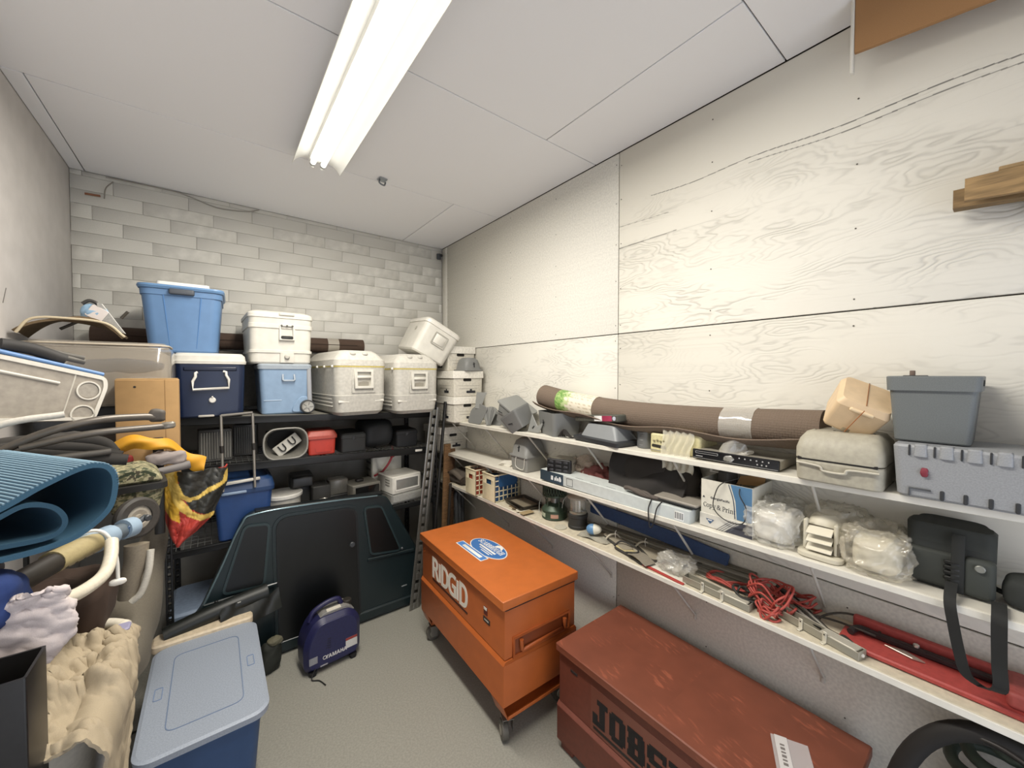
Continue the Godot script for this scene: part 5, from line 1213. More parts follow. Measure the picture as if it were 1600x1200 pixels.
func canopy() -> void:
	var t := thing("truck_canopy", "dark green truck canopy side with a black glass door, standing before the rack", "truck canopy", Vector3(0, 0, -3.42), 0.0)
	var pm := mt("1d292c", 0.3, "fine", 1.3)
	var pl := mt("2b3a3d", 0.28, "fine", 1.3)
	var glass := mt("0d0f10", 0.3, "")
	var rubber := mt("111314", 0.5, "")
	var outline := round_poly([[-0.2, 0.0], [1.47, 0.0], [1.49, 0.52], [1.21, 1.06], [1.12, 1.1], [0.22, 1.14], [0.15, 1.1], [-0.1, 0.52], [-0.2, 0.42]], 0.05)
	part(t, "shell", prism(outline, 0.07, 0.012), pm)
	part(t, "top_rail", box(0.95, 0.018, 0.075, 0.005), mt("15191b", 0.4, ""), Vector3(0.7, 1.105, -0.005), Vector3(0, 0, -0.045))
	# raised upper skin and beltline
	part(t, "belt_ledge", prism(poly_of([[-0.1, 0.5], [0.36, 0.52], [0.36, 0.545], [-0.08, 0.53]]), 0.02, 0.006), pm, Vector3(0, 0.03, 0.04))
	part(t, "belt_ledge", prism(poly_of([[1.03, 0.53], [1.46, 0.5], [1.45, 0.53], [1.03, 0.555]]), 0.02, 0.006), pm, Vector3(0, 0.0, 0.04))
	part(t, "sill_bulge", prism(round_poly([[-0.18, 0.02], [1.45, 0.02], [1.46, 0.1], [-0.18, 0.12]], 0.02), 0.03, 0.012), pm, Vector3(0, 0, 0.038))
	var w1 := round_poly([[0.03, 0.6], [0.27, 0.585], [0.31, 1.03], [0.165, 1.045]], 0.035)
	var w2 := round_poly([[1.06, 0.59], [1.32, 0.555], [1.15, 0.985], [1.01, 1.0]], 0.035)
	var dr := round_poly([[0.375, 0.06], [0.96, 0.05], [0.935, 1.02], [0.365, 1.05]], 0.09, 8)
	for e in [[w1, "window"], [w2, "window"], [dr, "hatch_door"]]:
		var f := part(t, e[1], prism(e[0], 0.016, 0.004), glass, Vector3(0, 0, 0.041))
		part(f, "rubber_seal", frame_mesh(inset(e[0], -0.012), 0.016, 0.022), rubber if e[1] == "hatch_door" else pl)
	part(t, "door_trim", frame_mesh(inset(dr, -0.035), 0.022, 0.012), pm, Vector3(0, 0, 0.039))
	part(t, "door_knob", disc(0.022, 0.022, 16), mt("45474a", 0.4, "", 1.0, 0.3), Vector3(0.9, 0.72, 0.048), Vector3(PI / 2, 0, 0))
	part(t, "hinge_bolt", disc(0.012, 0.02, 12), mt("16181a", 0.5, ""), Vector3(-0.01, 0.56, 0.05), Vector3(PI / 2, 0, 0))
	part(t, "side_bolt", disc(0.01, 0.02, 12), mt("6f7375", 0.4, "", 1.0, 0.5), Vector3(1.34, 0.56, 0.03), Vector3(PI / 2, 0, 0))
	part(t, "maker_badge", box(0.05, 0.01, 0.002, 0.0005), mt("8b8f90", 0.5, ""), Vector3(1.36, 0.2, 0.036))
	part(t, "edge_molding", tube(curve([Vector3(-0.09, 0.53, 0.036), Vector3(0.02, 0.78, 0.038), Vector3(0.14, 1.06, 0.04), Vector3(0.24, 1.125, 0.04), Vector3(0.7, 1.115, 0.04), Vector3(1.12, 1.085, 0.04)], 6), 0.008, 6), mt("6f8389", 0.2, "", 1.0, 0.5))

# ---------------------------------------------------------------- rack along the back wall
func build_rack() -> void:
	var blk := mt("1e1f20", 0.5, "fine", 4.0, 0.2)
	var wire := mt("8f8f8b", 0.4, "", 1.0, 0.6)
	var t := thing("storage_rack", "black steel storage rack with wire decks along the back wall, carrying the coolers", "rack", Vector3(0, 0, -3.83))
	for k in 4:
		var y := rack_y(k, 0.0)
		var tilt: float = -0.035 if k < 2 else 0.0
		var hb: float = [0.055, 0.06, 0.045, 0.045][k]
		var beams := []
		for s in [-1, 1]: beams.append([box(2.02, hb, 0.03, 0.004), tf(Vector3(0, -hb, s * 0.345))])
		for i in 5: beams.append([box(0.03, 0.02, 0.66, 0.003), tf(Vector3(-0.98 + 0.49 * i, -0.026, 0))])
		var deck := part(t, "deck_frame", merge(beams), blk, Vector3(0.73, y + 0.73 * tilt, 0), Vector3(0, 0, atan(tilt)))
		var bars := []
		for i in 52: bars.append([box(0.0035, 0.0035, 0.68, 0.0008), tf(Vector3(-0.995 + i * 0.039, -0.004, 0))])
		for i in 9: bars.append([box(2.0, 0.0035, 0.0035, 0.0008), tf(Vector3(0, -0.007, -0.33 + i * 0.0825))])
		part(deck, "wire_deck", merge(bars), wire).set_meta("kind", "stuff")
		if k == 1: part(deck, "beam_label", box(0.07, 0.02, 0.001, 0.0003), mt("cfccc2", 0.5, ""), Vector3(0.82, -0.035, 0.361))
		if k == 0: part(deck, "deck_board", box(1.98, 0.006, 0.66, 0.002), mt("77746b", 0.7, "dust", 2.0), Vector3(0, -0.005, 0))
	for x in [-0.26, 1.72]:
		for z in [-0.35, 0.35]:
			var slots := [[box(0.012, 1.88, 0.03, 0.001), tf(Vector3(-0.014, 0, 0))], [box(0.012, 1.88, 0.03, 0.001), tf(Vector3(0.014, 0, 0))]]
			for i in 38: slots.append([box(0.02, 0.026, 0.026, 0.001), tf(Vector3(0, i * 0.05, 0))])
			part(t, "post", merge(slots), blk, Vector3(x, 0, z))
	t = thing("steel_upright", "galvanized perforated steel upright leaning at the right end of the storage rack", "steel upright", Vector3(1.42, 0.0, -3.3), 0.0)
	var up := []
	for s in [-1, 1]: up.append([box(0.034, 1.86, 0.004, 0.001), tf(Vector3(s * 0.036, 0, 0))])
	for i in 22: up.append([box(0.04, 0.058, 0.004, 0.001), tf(Vector3(0, 0.002 + i * 0.0845, 0))])
	up.append([box(0.004, 1.86, 0.04, 0.001), tf(Vector3(0.053, 0, -0.018))])
	part(t, "perforated_face", merge(up), mt("8e8d88", 0.35, "dust", 3.0, 0.7))
	t.rotation = Vector3(-0.05, 0.15, -0.165)
	t = thing("black_pole", "thin black steel pole leaning beside the perforated upright", "pole", Vector3(1.56, 0, -3.3), 0)
	part(t, "pole", box(0.022, 1.9, 0.03, 0.003), mt("1b1a19", 0.5, "fine", 4.0))
	t.rotation = Vector3(-0.06, 0, -0.13)
	t = thing("wooden_slat", "rough wooden slats leaning in the corner between the rack and the wall shelves", "wood", Vector3(1.78, 0, -3.46))
	for k in 2:
		var w := part(t, "slat", box(0.09, 1.44 - 0.06 * k, 0.02, 0.003), mt(["8d6c4a", "6f5238"][k], 0.85, "wood", 2.0), Vector3(0.02 + 0.07 * k, 0, -0.03 * k), Vector3(-0.03, 0.3, -0.075))
		part(w, "knot", disc(0.012, 0.004, 10), mt("3b2a1a", 0.9, ""), Vector3(0.015, 1.15 - 0.2 * k, 0.0085), Vector3(PI / 2, 0, 0))
	part(t, "dark_batten", box(0.025, 1.05, 0.02, 0.003), mt("2d251d", 0.8, "fine", 4.0), Vector3(0.02, 0.0, 0.035), Vector3(-0.03, 0, -0.08))
	t = thing("pipe_bundle", "bundle of dark grey pipes standing by the wooden slats in the corner", "pipes", Vector3(2.03, 0, -3.52))
	for k in 3:
		part(t, "pipe", tube(curve([Vector3(-0.05 * k, 0, 0.03 * k), Vector3(0.02 - 0.04 * k, 0.45, 0.02 * k), Vector3(0.03 - 0.04 * k, 0.93 - 0.03 * k, 0.0), Vector3(0.05 - 0.04 * k, 0.97 - 0.03 * k, -0.02), Vector3(0.1 - 0.04 * k, 0.975 - 0.03 * k, -0.05)]), 0.024, 10), mt("3f4143", 0.5, "dust", 4.0, 0.2))

func frame_handle(t: Node3D, called: String, m: Material, pts: Array, r: float) -> void:
	part(t, called, tube(curve(pts, 4), r, 8), m)

func build_rack_goods() -> void:
	var white := mt("d6d3c9", 0.4, "soft", 2.0)
	var wdirty := mt("c0bdb4", 0.45, "dust", 1.8)
	# navy cooler, white lid
	var t := thing("cooler", "navy blue cooler with a white lid and white swing handle, under the blue tote", "cooler", Vector3(-0.02, rack_y(0, -0.02) + 0.003, -3.72), 0.02, "")
	var navy := mt("16223d", 0.35, "soft", 2.0)
	part(t, "body", loft([[0, 0.36, 0.5, 0.03], [0.01, 0.375, 0.515, 0.04], [0.36, 0.4, 0.54, 0.04], [0.375, 0.4, 0.54, 0.04]], 5), navy)
	part(t, "upper_band", rbox(0.3, 0.03, 0.02, 0.008), mt("111a30", 0.35, ""), Vector3(0.0, 0.325, 0.265))
	part(t, "lid", loft([[0.375, 0.415, 0.555, 0.04], [0.395, 0.42, 0.56, 0.04], [0.398, 0.41, 0.55, 0.04], [0.43, 0.405, 0.545, 0.05], [0.45, 0.37, 0.5, 0.05]], 5), white)
	part(t, "handle", tube(PackedVector3Array([Vector3(-0.075, 0.315, 0.275), Vector3(-0.085, 0.31, 0.28), Vector3(-0.085, 0.285, 0.284), Vector3(-0.1, 0.255, 0.284), Vector3(-0.1, 0.195, 0.284), Vector3(0.1, 0.205, 0.284), Vector3(0.1, 0.265, 0.284), Vector3(0.085, 0.295, 0.284), Vector3(0.085, 0.318, 0.28), Vector3(0.07, 0.322, 0.275)]), 0.009, 8), mt("dbd8d0", 0.4, ""))
	var sp := part(t, "spigot", disc(0.02, 0.02, 18), mt("dbd8d0", 0.4, ""), Vector3(0.005, 0.12, 0.262), Vector3(PI / 2, 0, 0))
	part(sp, "spigot_tab", box(0.01, 0.02, 0.012, 0.003), mt("dbd8d0", 0.4, ""), Vector3(0, 0.006, -0.022))
	part(t, "base_foot", box(0.09, 0.016, 0.02, 0.004), mt("b9b4ab", 0.5, ""), Vector3(-0.03, 0.0, 0.252))
	# blue tote on it
	t = storage_tote("storage_tote", "bright blue storage tote with a grey latch, standing on the navy cooler", Vector3(-0.155, rack_y(0, -0.02) + 0.4545, -3.74), -0.03, 0.44, 0.455, 0.52, "6386b0", "7297bf", false)
	part(t, "lid", loft([[0.425, 0.455, 0.535, 0.06], [0.44, 0.47, 0.55, 0.07], [0.452, 0.46, 0.54, 0.06]], 5), mt("6a8fb9", 0.42, "soft", 1.5))
	part(t, "latch", rbox(0.135, 0.04, 0.03, 0.01), mt("4f545c", 0.5, "fine", 4.0), Vector3(0.0, 0.39, 0.268))
	for s in [-1, 1]: part(t, "side_crease", prism(poly_of([[-0.002, 0.0], [0.002, 0], [0.03 * s + 0.006, 0.36], [0.03 * s - 0.002, 0.36]]), 0.006, 0.001), mt("4d78ab", 0.45, ""), Vector3(s * 0.07, 0.03, 0.228), Vector3(0.07, 0, 0))
	t = thing("plastic_board", "white flat lid lying on the bright blue tote", "lid", Vector3(-0.155, rack_y(0, -0.02) + 0.4545 + 0.4535, -3.68))
	part(t, "lid_plate", loft([[0, 0.28, 0.34, 0.02], [0.006, 0.285, 0.345, 0.02], [0.026, 0.28, 0.34, 0.02]], 4), mt("e2e0da", 0.5, ""))
	# light blue wheeled cooler and the white one on it
	var lb := mt("87a0bb", 0.4, "soft", 2.0)
	var y0 := rack_y(0, 0.45) + 0.003
	t = thing("cooler", "light blue cooler with a grey wheel, under the white cooler with a black handle", "cooler", Vector3(0.455, y0, -3.76), 0.0)
	part(t, "body", loft([[0, 0.31, 0.4, 0.03], [0.012, 0.33, 0.42, 0.04], [0.36, 0.36, 0.45, 0.035]], 5), lb)
	part(t, "lid", loft([[0.36, 0.375, 0.465, 0.035], [0.39, 0.38, 0.47, 0.035], [0.4, 0.36, 0.45, 0.035]], 5), mt("9fa9b2", 0.45, "soft", 2.0))
	part(t, "grey_strut", prism(poly_of([[-0.012, 0.07], [0.022, 0.07], [0.016, 0.37], [-0.016, 0.37]]), 0.03, 0.006), mt("9a9ca0", 0.45, ""), Vector3(0.165, 0, 0.215))
	part(t, "wheel_arch", prism(round_poly([[-0.11, 0], [0.03, 0], [0.03, 0.12], [-0.03, 0.135], [-0.08, 0.08]], 0.04), 0.02, 0.006), lb, Vector3(0.14, 0.01, 0.212))
	var wh := part(t, "wheel", disc(0.055, 0.03, 28), mt("37393b", 0.6, ""), Vector3(0.15, 0.055, 0.225), Vector3(PI / 2, 0, 0))
	part(wh, "wheel_hub", lathe([[0, 0], [0.043, 0], [0.043, 0.005], [0.03, 0.003], [0.014, 0.003], [0.012, 0.008], [0, 0.008]], 24), mt("a6a39a", 0.4, "", 1.0, 0.4), Vector3(0, 0.029, 0))
	for k in 5: part(wh, "hub_spoke", box(0.008, 0.004, 0.034, 0.001), mt("86847d", 0.4, "", 1.0, 0.4), Vector3(cos(k * TAU / 5) * 0.024, 0.031, sin(k * TAU / 5) * 0.024), Vector3(0, -k * TAU / 5 + PI / 2, 0))
	part(t, "handle", tube(PackedVector3Array([Vector3(-0.02, 0.318, 0.222), Vector3(-0.022, 0.275, 0.236), Vector3(-0.016, 0.268, 0.238), Vector3(0.055, 0.268, 0.238), Vector3(0.061, 0.275, 0.236), Vector3(0.059, 0.318, 0.222)]), 0.007, 8), mt("a3adb7", 0.4, ""))
	part(t, "handle_recess", rbox(0.085, 0.05, 0.012, 0.005), mt("67839f", 0.45, ""), Vector3(0.02, 0.285, 0.216))
	part(t, "seam_line", box(0.12, 0.006, 0.004, 0.001), mt("b5c6d8", 0.4, ""), Vector3(-0.09, 0.11, 0.216))
	t = thing("cooler", "white cooler with a black pull handle and drain plug, on the light blue cooler", "cooler", Vector3(0.425, y0 + 0.4015, -3.8), 0.03)
	part(t, "body", loft([[0, 0.37, 0.5, 0.04], [0.012, 0.385, 0.52, 0.045], [0.075, 0.39, 0.525, 0.045], [0.078, 0.405, 0.54, 0.045], [0.095, 0.405, 0.54, 0.045], [0.098, 0.39, 0.525, 0.045], [0.25, 0.4, 0.535, 0.045], [0.253, 0.415, 0.55, 0.045], [0.28, 0.415, 0.55, 0.045], [0.283, 0.405, 0.54, 0.045], [0.325, 0.41, 0.545, 0.045]], 5), white)
	part(t, "lid", loft([[0.326, 0.42, 0.555, 0.045], [0.35, 0.42, 0.555, 0.05], [0.362, 0.4, 0.54, 0.05], [0.375, 0.35, 0.48, 0.05]], 5), white)
	part(t, "latch", box(0.1, 0.02, 0.02, 0.004), white, Vector3(0.03, 0.345, 0.277))
	part(t, "handle_plate", frame_mesh(poly_of([[-0.05, 0], [0.05, 0], [0.048, 0.11], [-0.048, 0.11]]), 0.01, 0.02), white, Vector3(0.03, 0.17, 0.278))
	part(t, "black_grip", box(0.076, 0.026, 0.018, 0.005), mt("2a2a2a", 0.5, ""), Vector3(0.03, 0.174, 0.282))
	for k in 3: part(t, "hinge_pin", disc(0.007, 0.01, 10), mt("55534d", 0.5, ""), Vector3(-0.005 + 0.035 * k, 0.272, 0.282), Vector3(PI / 2, 0, 0))
	part(t, "plug_panel", box(0.09, 0.075, 0.006, 0.002), white, Vector3(0.03, 0.008, 0.268))
	part(t, "drain_plug", lathe([[0.018, 0], [0.018, 0.008], [0.012, 0.02], [0, 0.022]], 16), wdirty, Vector3(0.03, 0.05, 0.272), Vector3(PI / 2, 0, 0.2))
	t.scale = Vector3(1.08, 1.1, 1.0)
	# two large chest coolers
	var ys := [rack_y(0, 0.98) + 0.003, rack_y(0, 1.43) + 0.003]
	for k in 2:
		t = thing("cooler", ["large off-white chest cooler with a yellow seal, left of the pair, its side ribs showing", "large off-white chest cooler with a yellow seal, right of the pair, below the tipped cooler"][k], "cooler", Vector3([0.935, 1.445][k], ys[k], -3.7), [0.08, 0.03][k], "large off-white chest coolers")
		var w := 0.42; var d := 0.86
		part(t, "body", loft([[0, w - 0.09, d - 0.09, 0.05], [0.03, w - 0.03, d - 0.03, 0.06], [0.165, w, d, 0.06], [0.168, w - 0.008, d - 0.008, 0.06], [0.395, w, d, 0.06]], 5), wdirty)
		part(t, "yellow_seal", loft([[0.395, w + 0.004, d + 0.004, 0.06], [0.407, w + 0.004, d + 0.004, 0.06]], 5), mt("c9b867", 0.5, "dust", 3.0))
		part(t, "lid", loft([[0.407, w + 0.008, d + 0.008, 0.06], [0.455, w, d, 0.06], [0.515, w - 0.1, d - 0.1, 0.06], [0.535, w - 0.16, d - 0.16, 0.06]], 5), mt("c4c1b8", 0.45, "dust", 2.0))
		for q in 2: part(t, "lid_hollow", lump(0.05, 0.03, 0.04, 0.002, 6, 3, 0.9, 16, 10), wdirty, Vector3(-0.06 + 0.1 * q, 0.49, d / 2 - 0.045))
		var pz := d / 2 - 0.002
		part(t, "handle_plate", frame_mesh(poly_of([[-0.095, 0], [0.095, 0], [0.095, 0.2], [-0.095, 0.2]]), 0.018, 0.012), wdirty, Vector3(0.01, 0.185, pz))
		part(t, "handle_recess", box(0.13, 0.15, 0.006, 0.002), mt("b3afa4", 0.5, ""), Vector3(0.01, 0.215, pz))
		var hf := part(t, "handle", frame_mesh(poly_of([[-0.076, 0], [0.076, 0], [0.076, 0.155], [-0.076, 0.155]]), 0.02, 0.024), white, Vector3(0.01, 0.222, pz + 0.01))
		part(hf, "handle_bar", box(0.125, 0.024, 0.022, 0.006), white, Vector3(0, 0.08, 0.002))
		part(hf, "dark_grip", prism(poly_of([[-0.042, 0.02], [0.042, 0.02], [0.042, 0.05], [0.0, 0.058], [-0.042, 0.05]]), 0.006, 0.002), mt("8c877b", 0.6, ""), Vector3(0, 0, -0.006))
		for q in [-1, 1]: part(t, "foot_ridge", rbox(0.085, 0.02, 0.014, 0.006), white, Vector3(q * 0.145, 0.105, d / 2 - 0.012))
		for q in 3: part(t, "side_rib", box(0.01, 0.012, d * 0.75, 0.003), wdirty, Vector3(-w / 2 + 0.006, 0.07 + 0.03 * q, 0))
		for g in 2:
			for q in 3: part(t, "lid_rib", box(0.008, 0.075, 0.014, 0.003), mt("dedbd2", 0.45, ""), Vector3(-w / 2 + 0.022, 0.43, 0.24 + q * 0.03 - 0.3 * g), Vector3(0, 0, -0.5))
		for q in 3: part(t, "hinge_knob", lump(0.022, 0.024, 0.022, 0.002, 9, 2, 0.9, 14, 8), white, Vector3(-w / 2 - 0.006, 0.388, 0.37 - 0.2 * q))
	# small tipped cooler
	t = thing("cooler", "small white cooler tipped on its edge on top of the right chest cooler", "cooler", Vector3(1.67, ys[1] + 0.53, -3.72), 0)
	part(t, "body", loft([[0, 0.29, 0.45, 0.04], [0.012, 0.31, 0.47, 0.05], [0.26, 0.33, 0.49, 0.05], [0.262, 0.335, 0.495, 0.05]], 5), white)
	part(t, "lid", loft([[0.262, 0.345, 0.505, 0.05], [0.29, 0.345, 0.505, 0.05], [0.305, 0.32, 0.48, 0.05]], 5), mt("dcd9d0", 0.4, "soft", 2.0))
	part(t, "handle_outline", frame_mesh(round_poly([[-0.065, 0], [0.065, 0], [0.065, 0.11], [-0.065, 0.11]], 0.012), 0.008, 0.01), mt("a5a298", 0.5, ""), Vector3(0.01, 0.12, 0.243))
	part(t, "handle_pad", box(0.1, 0.085, 0.01, 0.004), white, Vector3(0.01, 0.135, 0.242))
	part(t, "pale_mark", disc(0.018, 0.002, 14), mt("b9b6ac", 0.5, ""), Vector3(-0.166, 0.2, 0.05), Vector3(0, 0, PI / 2))
	t.rotation = Vector3(0.08, -0.1, -0.5); t.scale = Vector3.ONE * 1.16
	t = thing("carpet_roll", "brown rolled carpet bound with tape lying behind the coolers on the back rack", "carpet roll", Vector3(0.3, rack_y(0, 0.3) + 0.4, -4.1))
	var bc := mt("4b3b31", 0.95, "fine", 8.0, 0.0, "weave", 0.2)
	part(t, "carpet", tube(PackedVector3Array([Vector3(-1.0, 0.2, 0), Vector3(0.3, 0.195, 0), Vector3(0.92, 0.2, 0)]), 0.07, 20), bc)
	part(t, "tape_band", tube(PackedVector3Array([Vector3(0.58, 0.198, 0), Vector3(0.68, 0.199, 0)]), 0.0715, 20), mt("a39d92", 0.3, "fine", 5.0))
	part(t, "carpet_edge", box(1.7, 0.006, 0.012, 0.001), mt("33271f", 0.95, ""), Vector3(0.0, 0.2, 0.068))
	t = thing("grey_carton", "long grey carton lying under the brown carpet roll behind the coolers", "box", Vector3(0.3, rack_y(0, 0.3) - 0.02, -4.105))
	part(t, "carton", box(1.85, 0.47, 0.14, 0.005), mt("57534b", 0.8, "dust", 2.0), Vector3(0, 0.06, 0))
	t.position.y = rack_y(0, 0.3) - 0.02
	# middle deck
	var ym := func(x: float): return rack_y(1, x) + 0.003
	t = thing("slatted_heater", "grey slatted panel heater standing on the middle deck at its left end", "heater", Vector3(0.0, ym.call(0.0), -3.66), 0.1)
	part(t, "case", box(0.2, 0.24, 0.12, 0.006), mt("5b5a56", 0.5, "fine", 4.0))
	for k in 12: part(t, "slat", box(0.01, 0.2, 0.008, 0.002), mt("7d7b74", 0.45, "", 1.0, 0.3), Vector3(-0.085 + k * 0.0155, 0.02, 0.062))
	t = thing("slatted_heater", "second grey slatted panel leaning behind the luggage handle on the middle deck", "heater", Vector3(0.2, ym.call(0.2), -3.8), -0.2)
	part(t, "case", box(0.16, 0.25, 0.08, 0.006), mt("4f4e4b", 0.5, "fine", 4.0))
	for k in 10: part(t, "slat", box(0.008, 0.21, 0.008, 0.002), mt("66645e", 0.45, "", 1.0, 0.3), Vector3(-0.066 + k * 0.0147, 0.02, 0.042))
	t = thing("grey_tub", "round grey plastic tub tipped on its side, holding the white plate with two hooks", "tub", Vector3(0.445, ym.call(0.44), -3.6))
	part(t, "tub", open_tub(0.3, 0.22, 0.24, 0.006, 0.75, 0.09), mt("77756e", 0.5, "dust", 3.0), Vector3(0, 0.115, -0.11), Vector3(PI / 2, 0, 0.0))
	part(t, "rim", tube(curve(rim_pts(0.3, 0.24, 0.09), 2, true), 0.007, 8, true), mt("8c8a83", 0.45, ""), Vector3(0, 0.115, 0.11), Vector3(PI / 2, 0, 0))
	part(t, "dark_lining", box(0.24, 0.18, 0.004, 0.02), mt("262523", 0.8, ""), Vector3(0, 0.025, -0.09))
	t = thing("hook_plate", "white plate with two black U-shaped hooks standing in the grey tub", "plate", Vector3(0.46, ym.call(0.44) + 0.012, -3.575), 0.1)
	var hpz := part(t, "plate", box(0.2, 0.09, 0.012, 0.003), mt("d2cfc4", 0.45, "soft", 3.0), Vector3(0.03, 0.045, 0), Vector3(0, 0, 0.62))
	for k in 2: part(hpz, "hook", tube(curve([Vector3(-0.062 + 0.085 * k, 0.08, 0.012), Vector3(-0.06 + 0.085 * k, 0.035, 0.016), Vector3(-0.042 + 0.085 * k, 0.022, 0.016), Vector3(-0.026 + 0.085 * k, 0.035, 0.016), Vector3(-0.024 + 0.085 * k, 0.08, 0.012)]), 0.005, 7), mt("1d1d1c", 0.5, ""))
	t = thing("red_cooler", "small red-orange lunch cooler with a lighter lid on the middle deck", "lunch cooler", Vector3(0.715, ym.call(0.72), -3.64), -0.05)
	var rd := mt("b8392a", 0.45, "soft", 3.0)
	part(t, "body", loft([[0, 0.19, 0.24, 0.015], [0.008, 0.2, 0.25, 0.02], [0.135, 0.215, 0.265, 0.02]], 4), rd)
	part(t, "lid", loft([[0.136, 0.235, 0.285, 0.02], [0.16, 0.235, 0.285, 0.02], [0.195, 0.2, 0.25, 0.02], [0.2, 0.19, 0.24, 0.02]], 4), mt("a8493c", 0.5, "dust", 3.0))
	part(t, "front_panel", frame_mesh(round_poly([[-0.06, 0.02], [0.06, 0.02], [0.07, 0.11], [-0.07, 0.11]], 0.012), 0.004, 0.004), mt("94291d", 0.5, ""), Vector3(0.01, 0, 0.129), Vector3(-0.05, 0, 0))
	part(t, "handle_slot", box(0.05, 0.006, 0.03, 0.002), mt("4d1d15", 0.6, ""), Vector3(-0.03, 0.197, 0.06))
	for k in 3:
		t = thing(["black_case", "black_bag", "black_case"][k], ["dark grey square case beside the red lunch cooler on the middle deck", "black soft bag in the shadow at the middle of the middle deck", "low black case at the right end of the middle deck"][k], ["case", "bag", "case"][k], Vector3([0.96, 1.22, 1.48][k], ym.call([0.96, 1.22, 1.48][k]), [-3.7, -3.78, -3.74][k]), [0.05, 0.0, -0.04][k])
		var dk := mt(["2f3030", "1c1e20", "18191b"][k], 0.6, "fine", 4.0)
		if k == 1:
			part(t, "bag_body", lump(0.3, 0.26, 0.36, 0.012, 6, 8, 0.5), dk)
			part(t, "grip", tube(curve([Vector3(-0.07, 0.25, 0.06), Vector3(-0.04, 0.285, 0.06), Vector3(0.04, 0.285, 0.06), Vector3(0.07, 0.25, 0.06)]), 0.01, 8), dk)
		else:
			part(t, "body", loft([[0, 0.2, 0.34, 0.015], [0.006, 0.21, 0.35, 0.02], [0.12, 0.215, 0.355, 0.02]], 4), dk)
			part(t, "lid", loft([[0.122, 0.22, 0.36, 0.02], [0.15, 0.215, 0.355, 0.02], [0.165, 0.19, 0.33, 0.02]], 4), dk)
			part(t, "latch", box(0.03, 0.03, 0.008, 0.002), mt("3a3b3c", 0.5, "", 1.0, 0.3), Vector3(0, 0.108, 0.178))
	# low deck
	var yl := rack_y(2, 0) + 0.003
	t = thing("wheeled_cooler", "dark blue wheeled cooler with a raised telescopic handle on the low deck", "cooler", Vector3(0.165, yl, -3.655), 0.0)
	var db := mt("27467a", 0.42, "soft", 2.0)
	part(t, "body", loft([[0, 0.3, 0.34, 0.03], [0.012, 0.31, 0.36, 0.035], [0.34, 0.36, 0.42, 0.035]], 5), db)
	part(t, "lid", loft([[0.342, 0.385, 0.44, 0.035], [0.37, 0.39, 0.445, 0.04], [0.42, 0.37, 0.41, 0.05], [0.44, 0.31, 0.36, 0.05]], 5), mt("223d66", 0.42, "soft", 2.0))
	part(t, "lid_lip", box(0.15, 0.02, 0.03, 0.005), mt("8496ad", 0.45, ""), Vector3(-0.06, 0.345, 0.215))
	for s in [-1, 1]:
		part(t, "handle_tube", tube(PackedVector3Array([Vector3(-0.03 + s * 0.095, 0.38, 0.235), Vector3(-0.035 + s * 0.093, 0.93, 0.245)]), 0.009, 8), mt("a39e95", 0.35, "", 1.0, 0.6))
		part(t, "handle_collar", tube(PackedVector3Array([Vector3(-0.032 + s * 0.094, 0.66, 0.24), Vector3(-0.033 + s * 0.094, 0.71, 0.241)]), 0.013, 8), mt("2a2725", 0.5, ""))
	part(t, "handle_bar", tube(PackedVector3Array([Vector3(-0.128, 0.925, 0.245), Vector3(0.058, 0.935, 0.245)]), 0.01, 8), mt("6f6b64", 0.45, ""))
	part(t, "handle_base", box(0.24, 0.02, 0.03, 0.004), mt("c6c2b8", 0.4, "", 1.0, 0.3), Vector3(-0.02, 0.425, 0.225), Vector3(0, 0, 0.05))
	t = thing("white_bucket", "white plastic bucket with a lid beside the dark blue wheeled cooler", "bucket", Vector3(0.44, yl, -3.68))
	part(t, "pail", lathe([[0, 0], [0.115, 0], [0.12, 0.005], [0.132, 0.225], [0, 0.225]], 32), mt("d9d6ce", 0.4, "soft", 3.0))
	part(t, "lid", lathe([[0.128, 0.21], [0.144, 0.212], [0.145, 0.235], [0.138, 0.24], [0.125, 0.236], [0, 0.236]], 32), mt("e2dfd7", 0.4, "soft", 3.0))
	var apps := [["black coffee maker standing behind the white bucket on the low deck", "coffee maker", 0.6, -3.85, 0.18, 0.34], ["dark box with a chrome clamp in the middle of the low deck", "appliance", 0.72, -3.7, 0.14, 0.26], ["silver sided toaster standing on the low deck behind the canopy", "toaster", 0.88, -3.76, 0.22, 0.26], ["small grey toaster oven with a black front on the low deck", "toaster oven", 1.08, -3.7, 0.26, 0.22]]
	var nm := ["coffee_maker", "clamp_box", "toaster", "toaster_oven"]
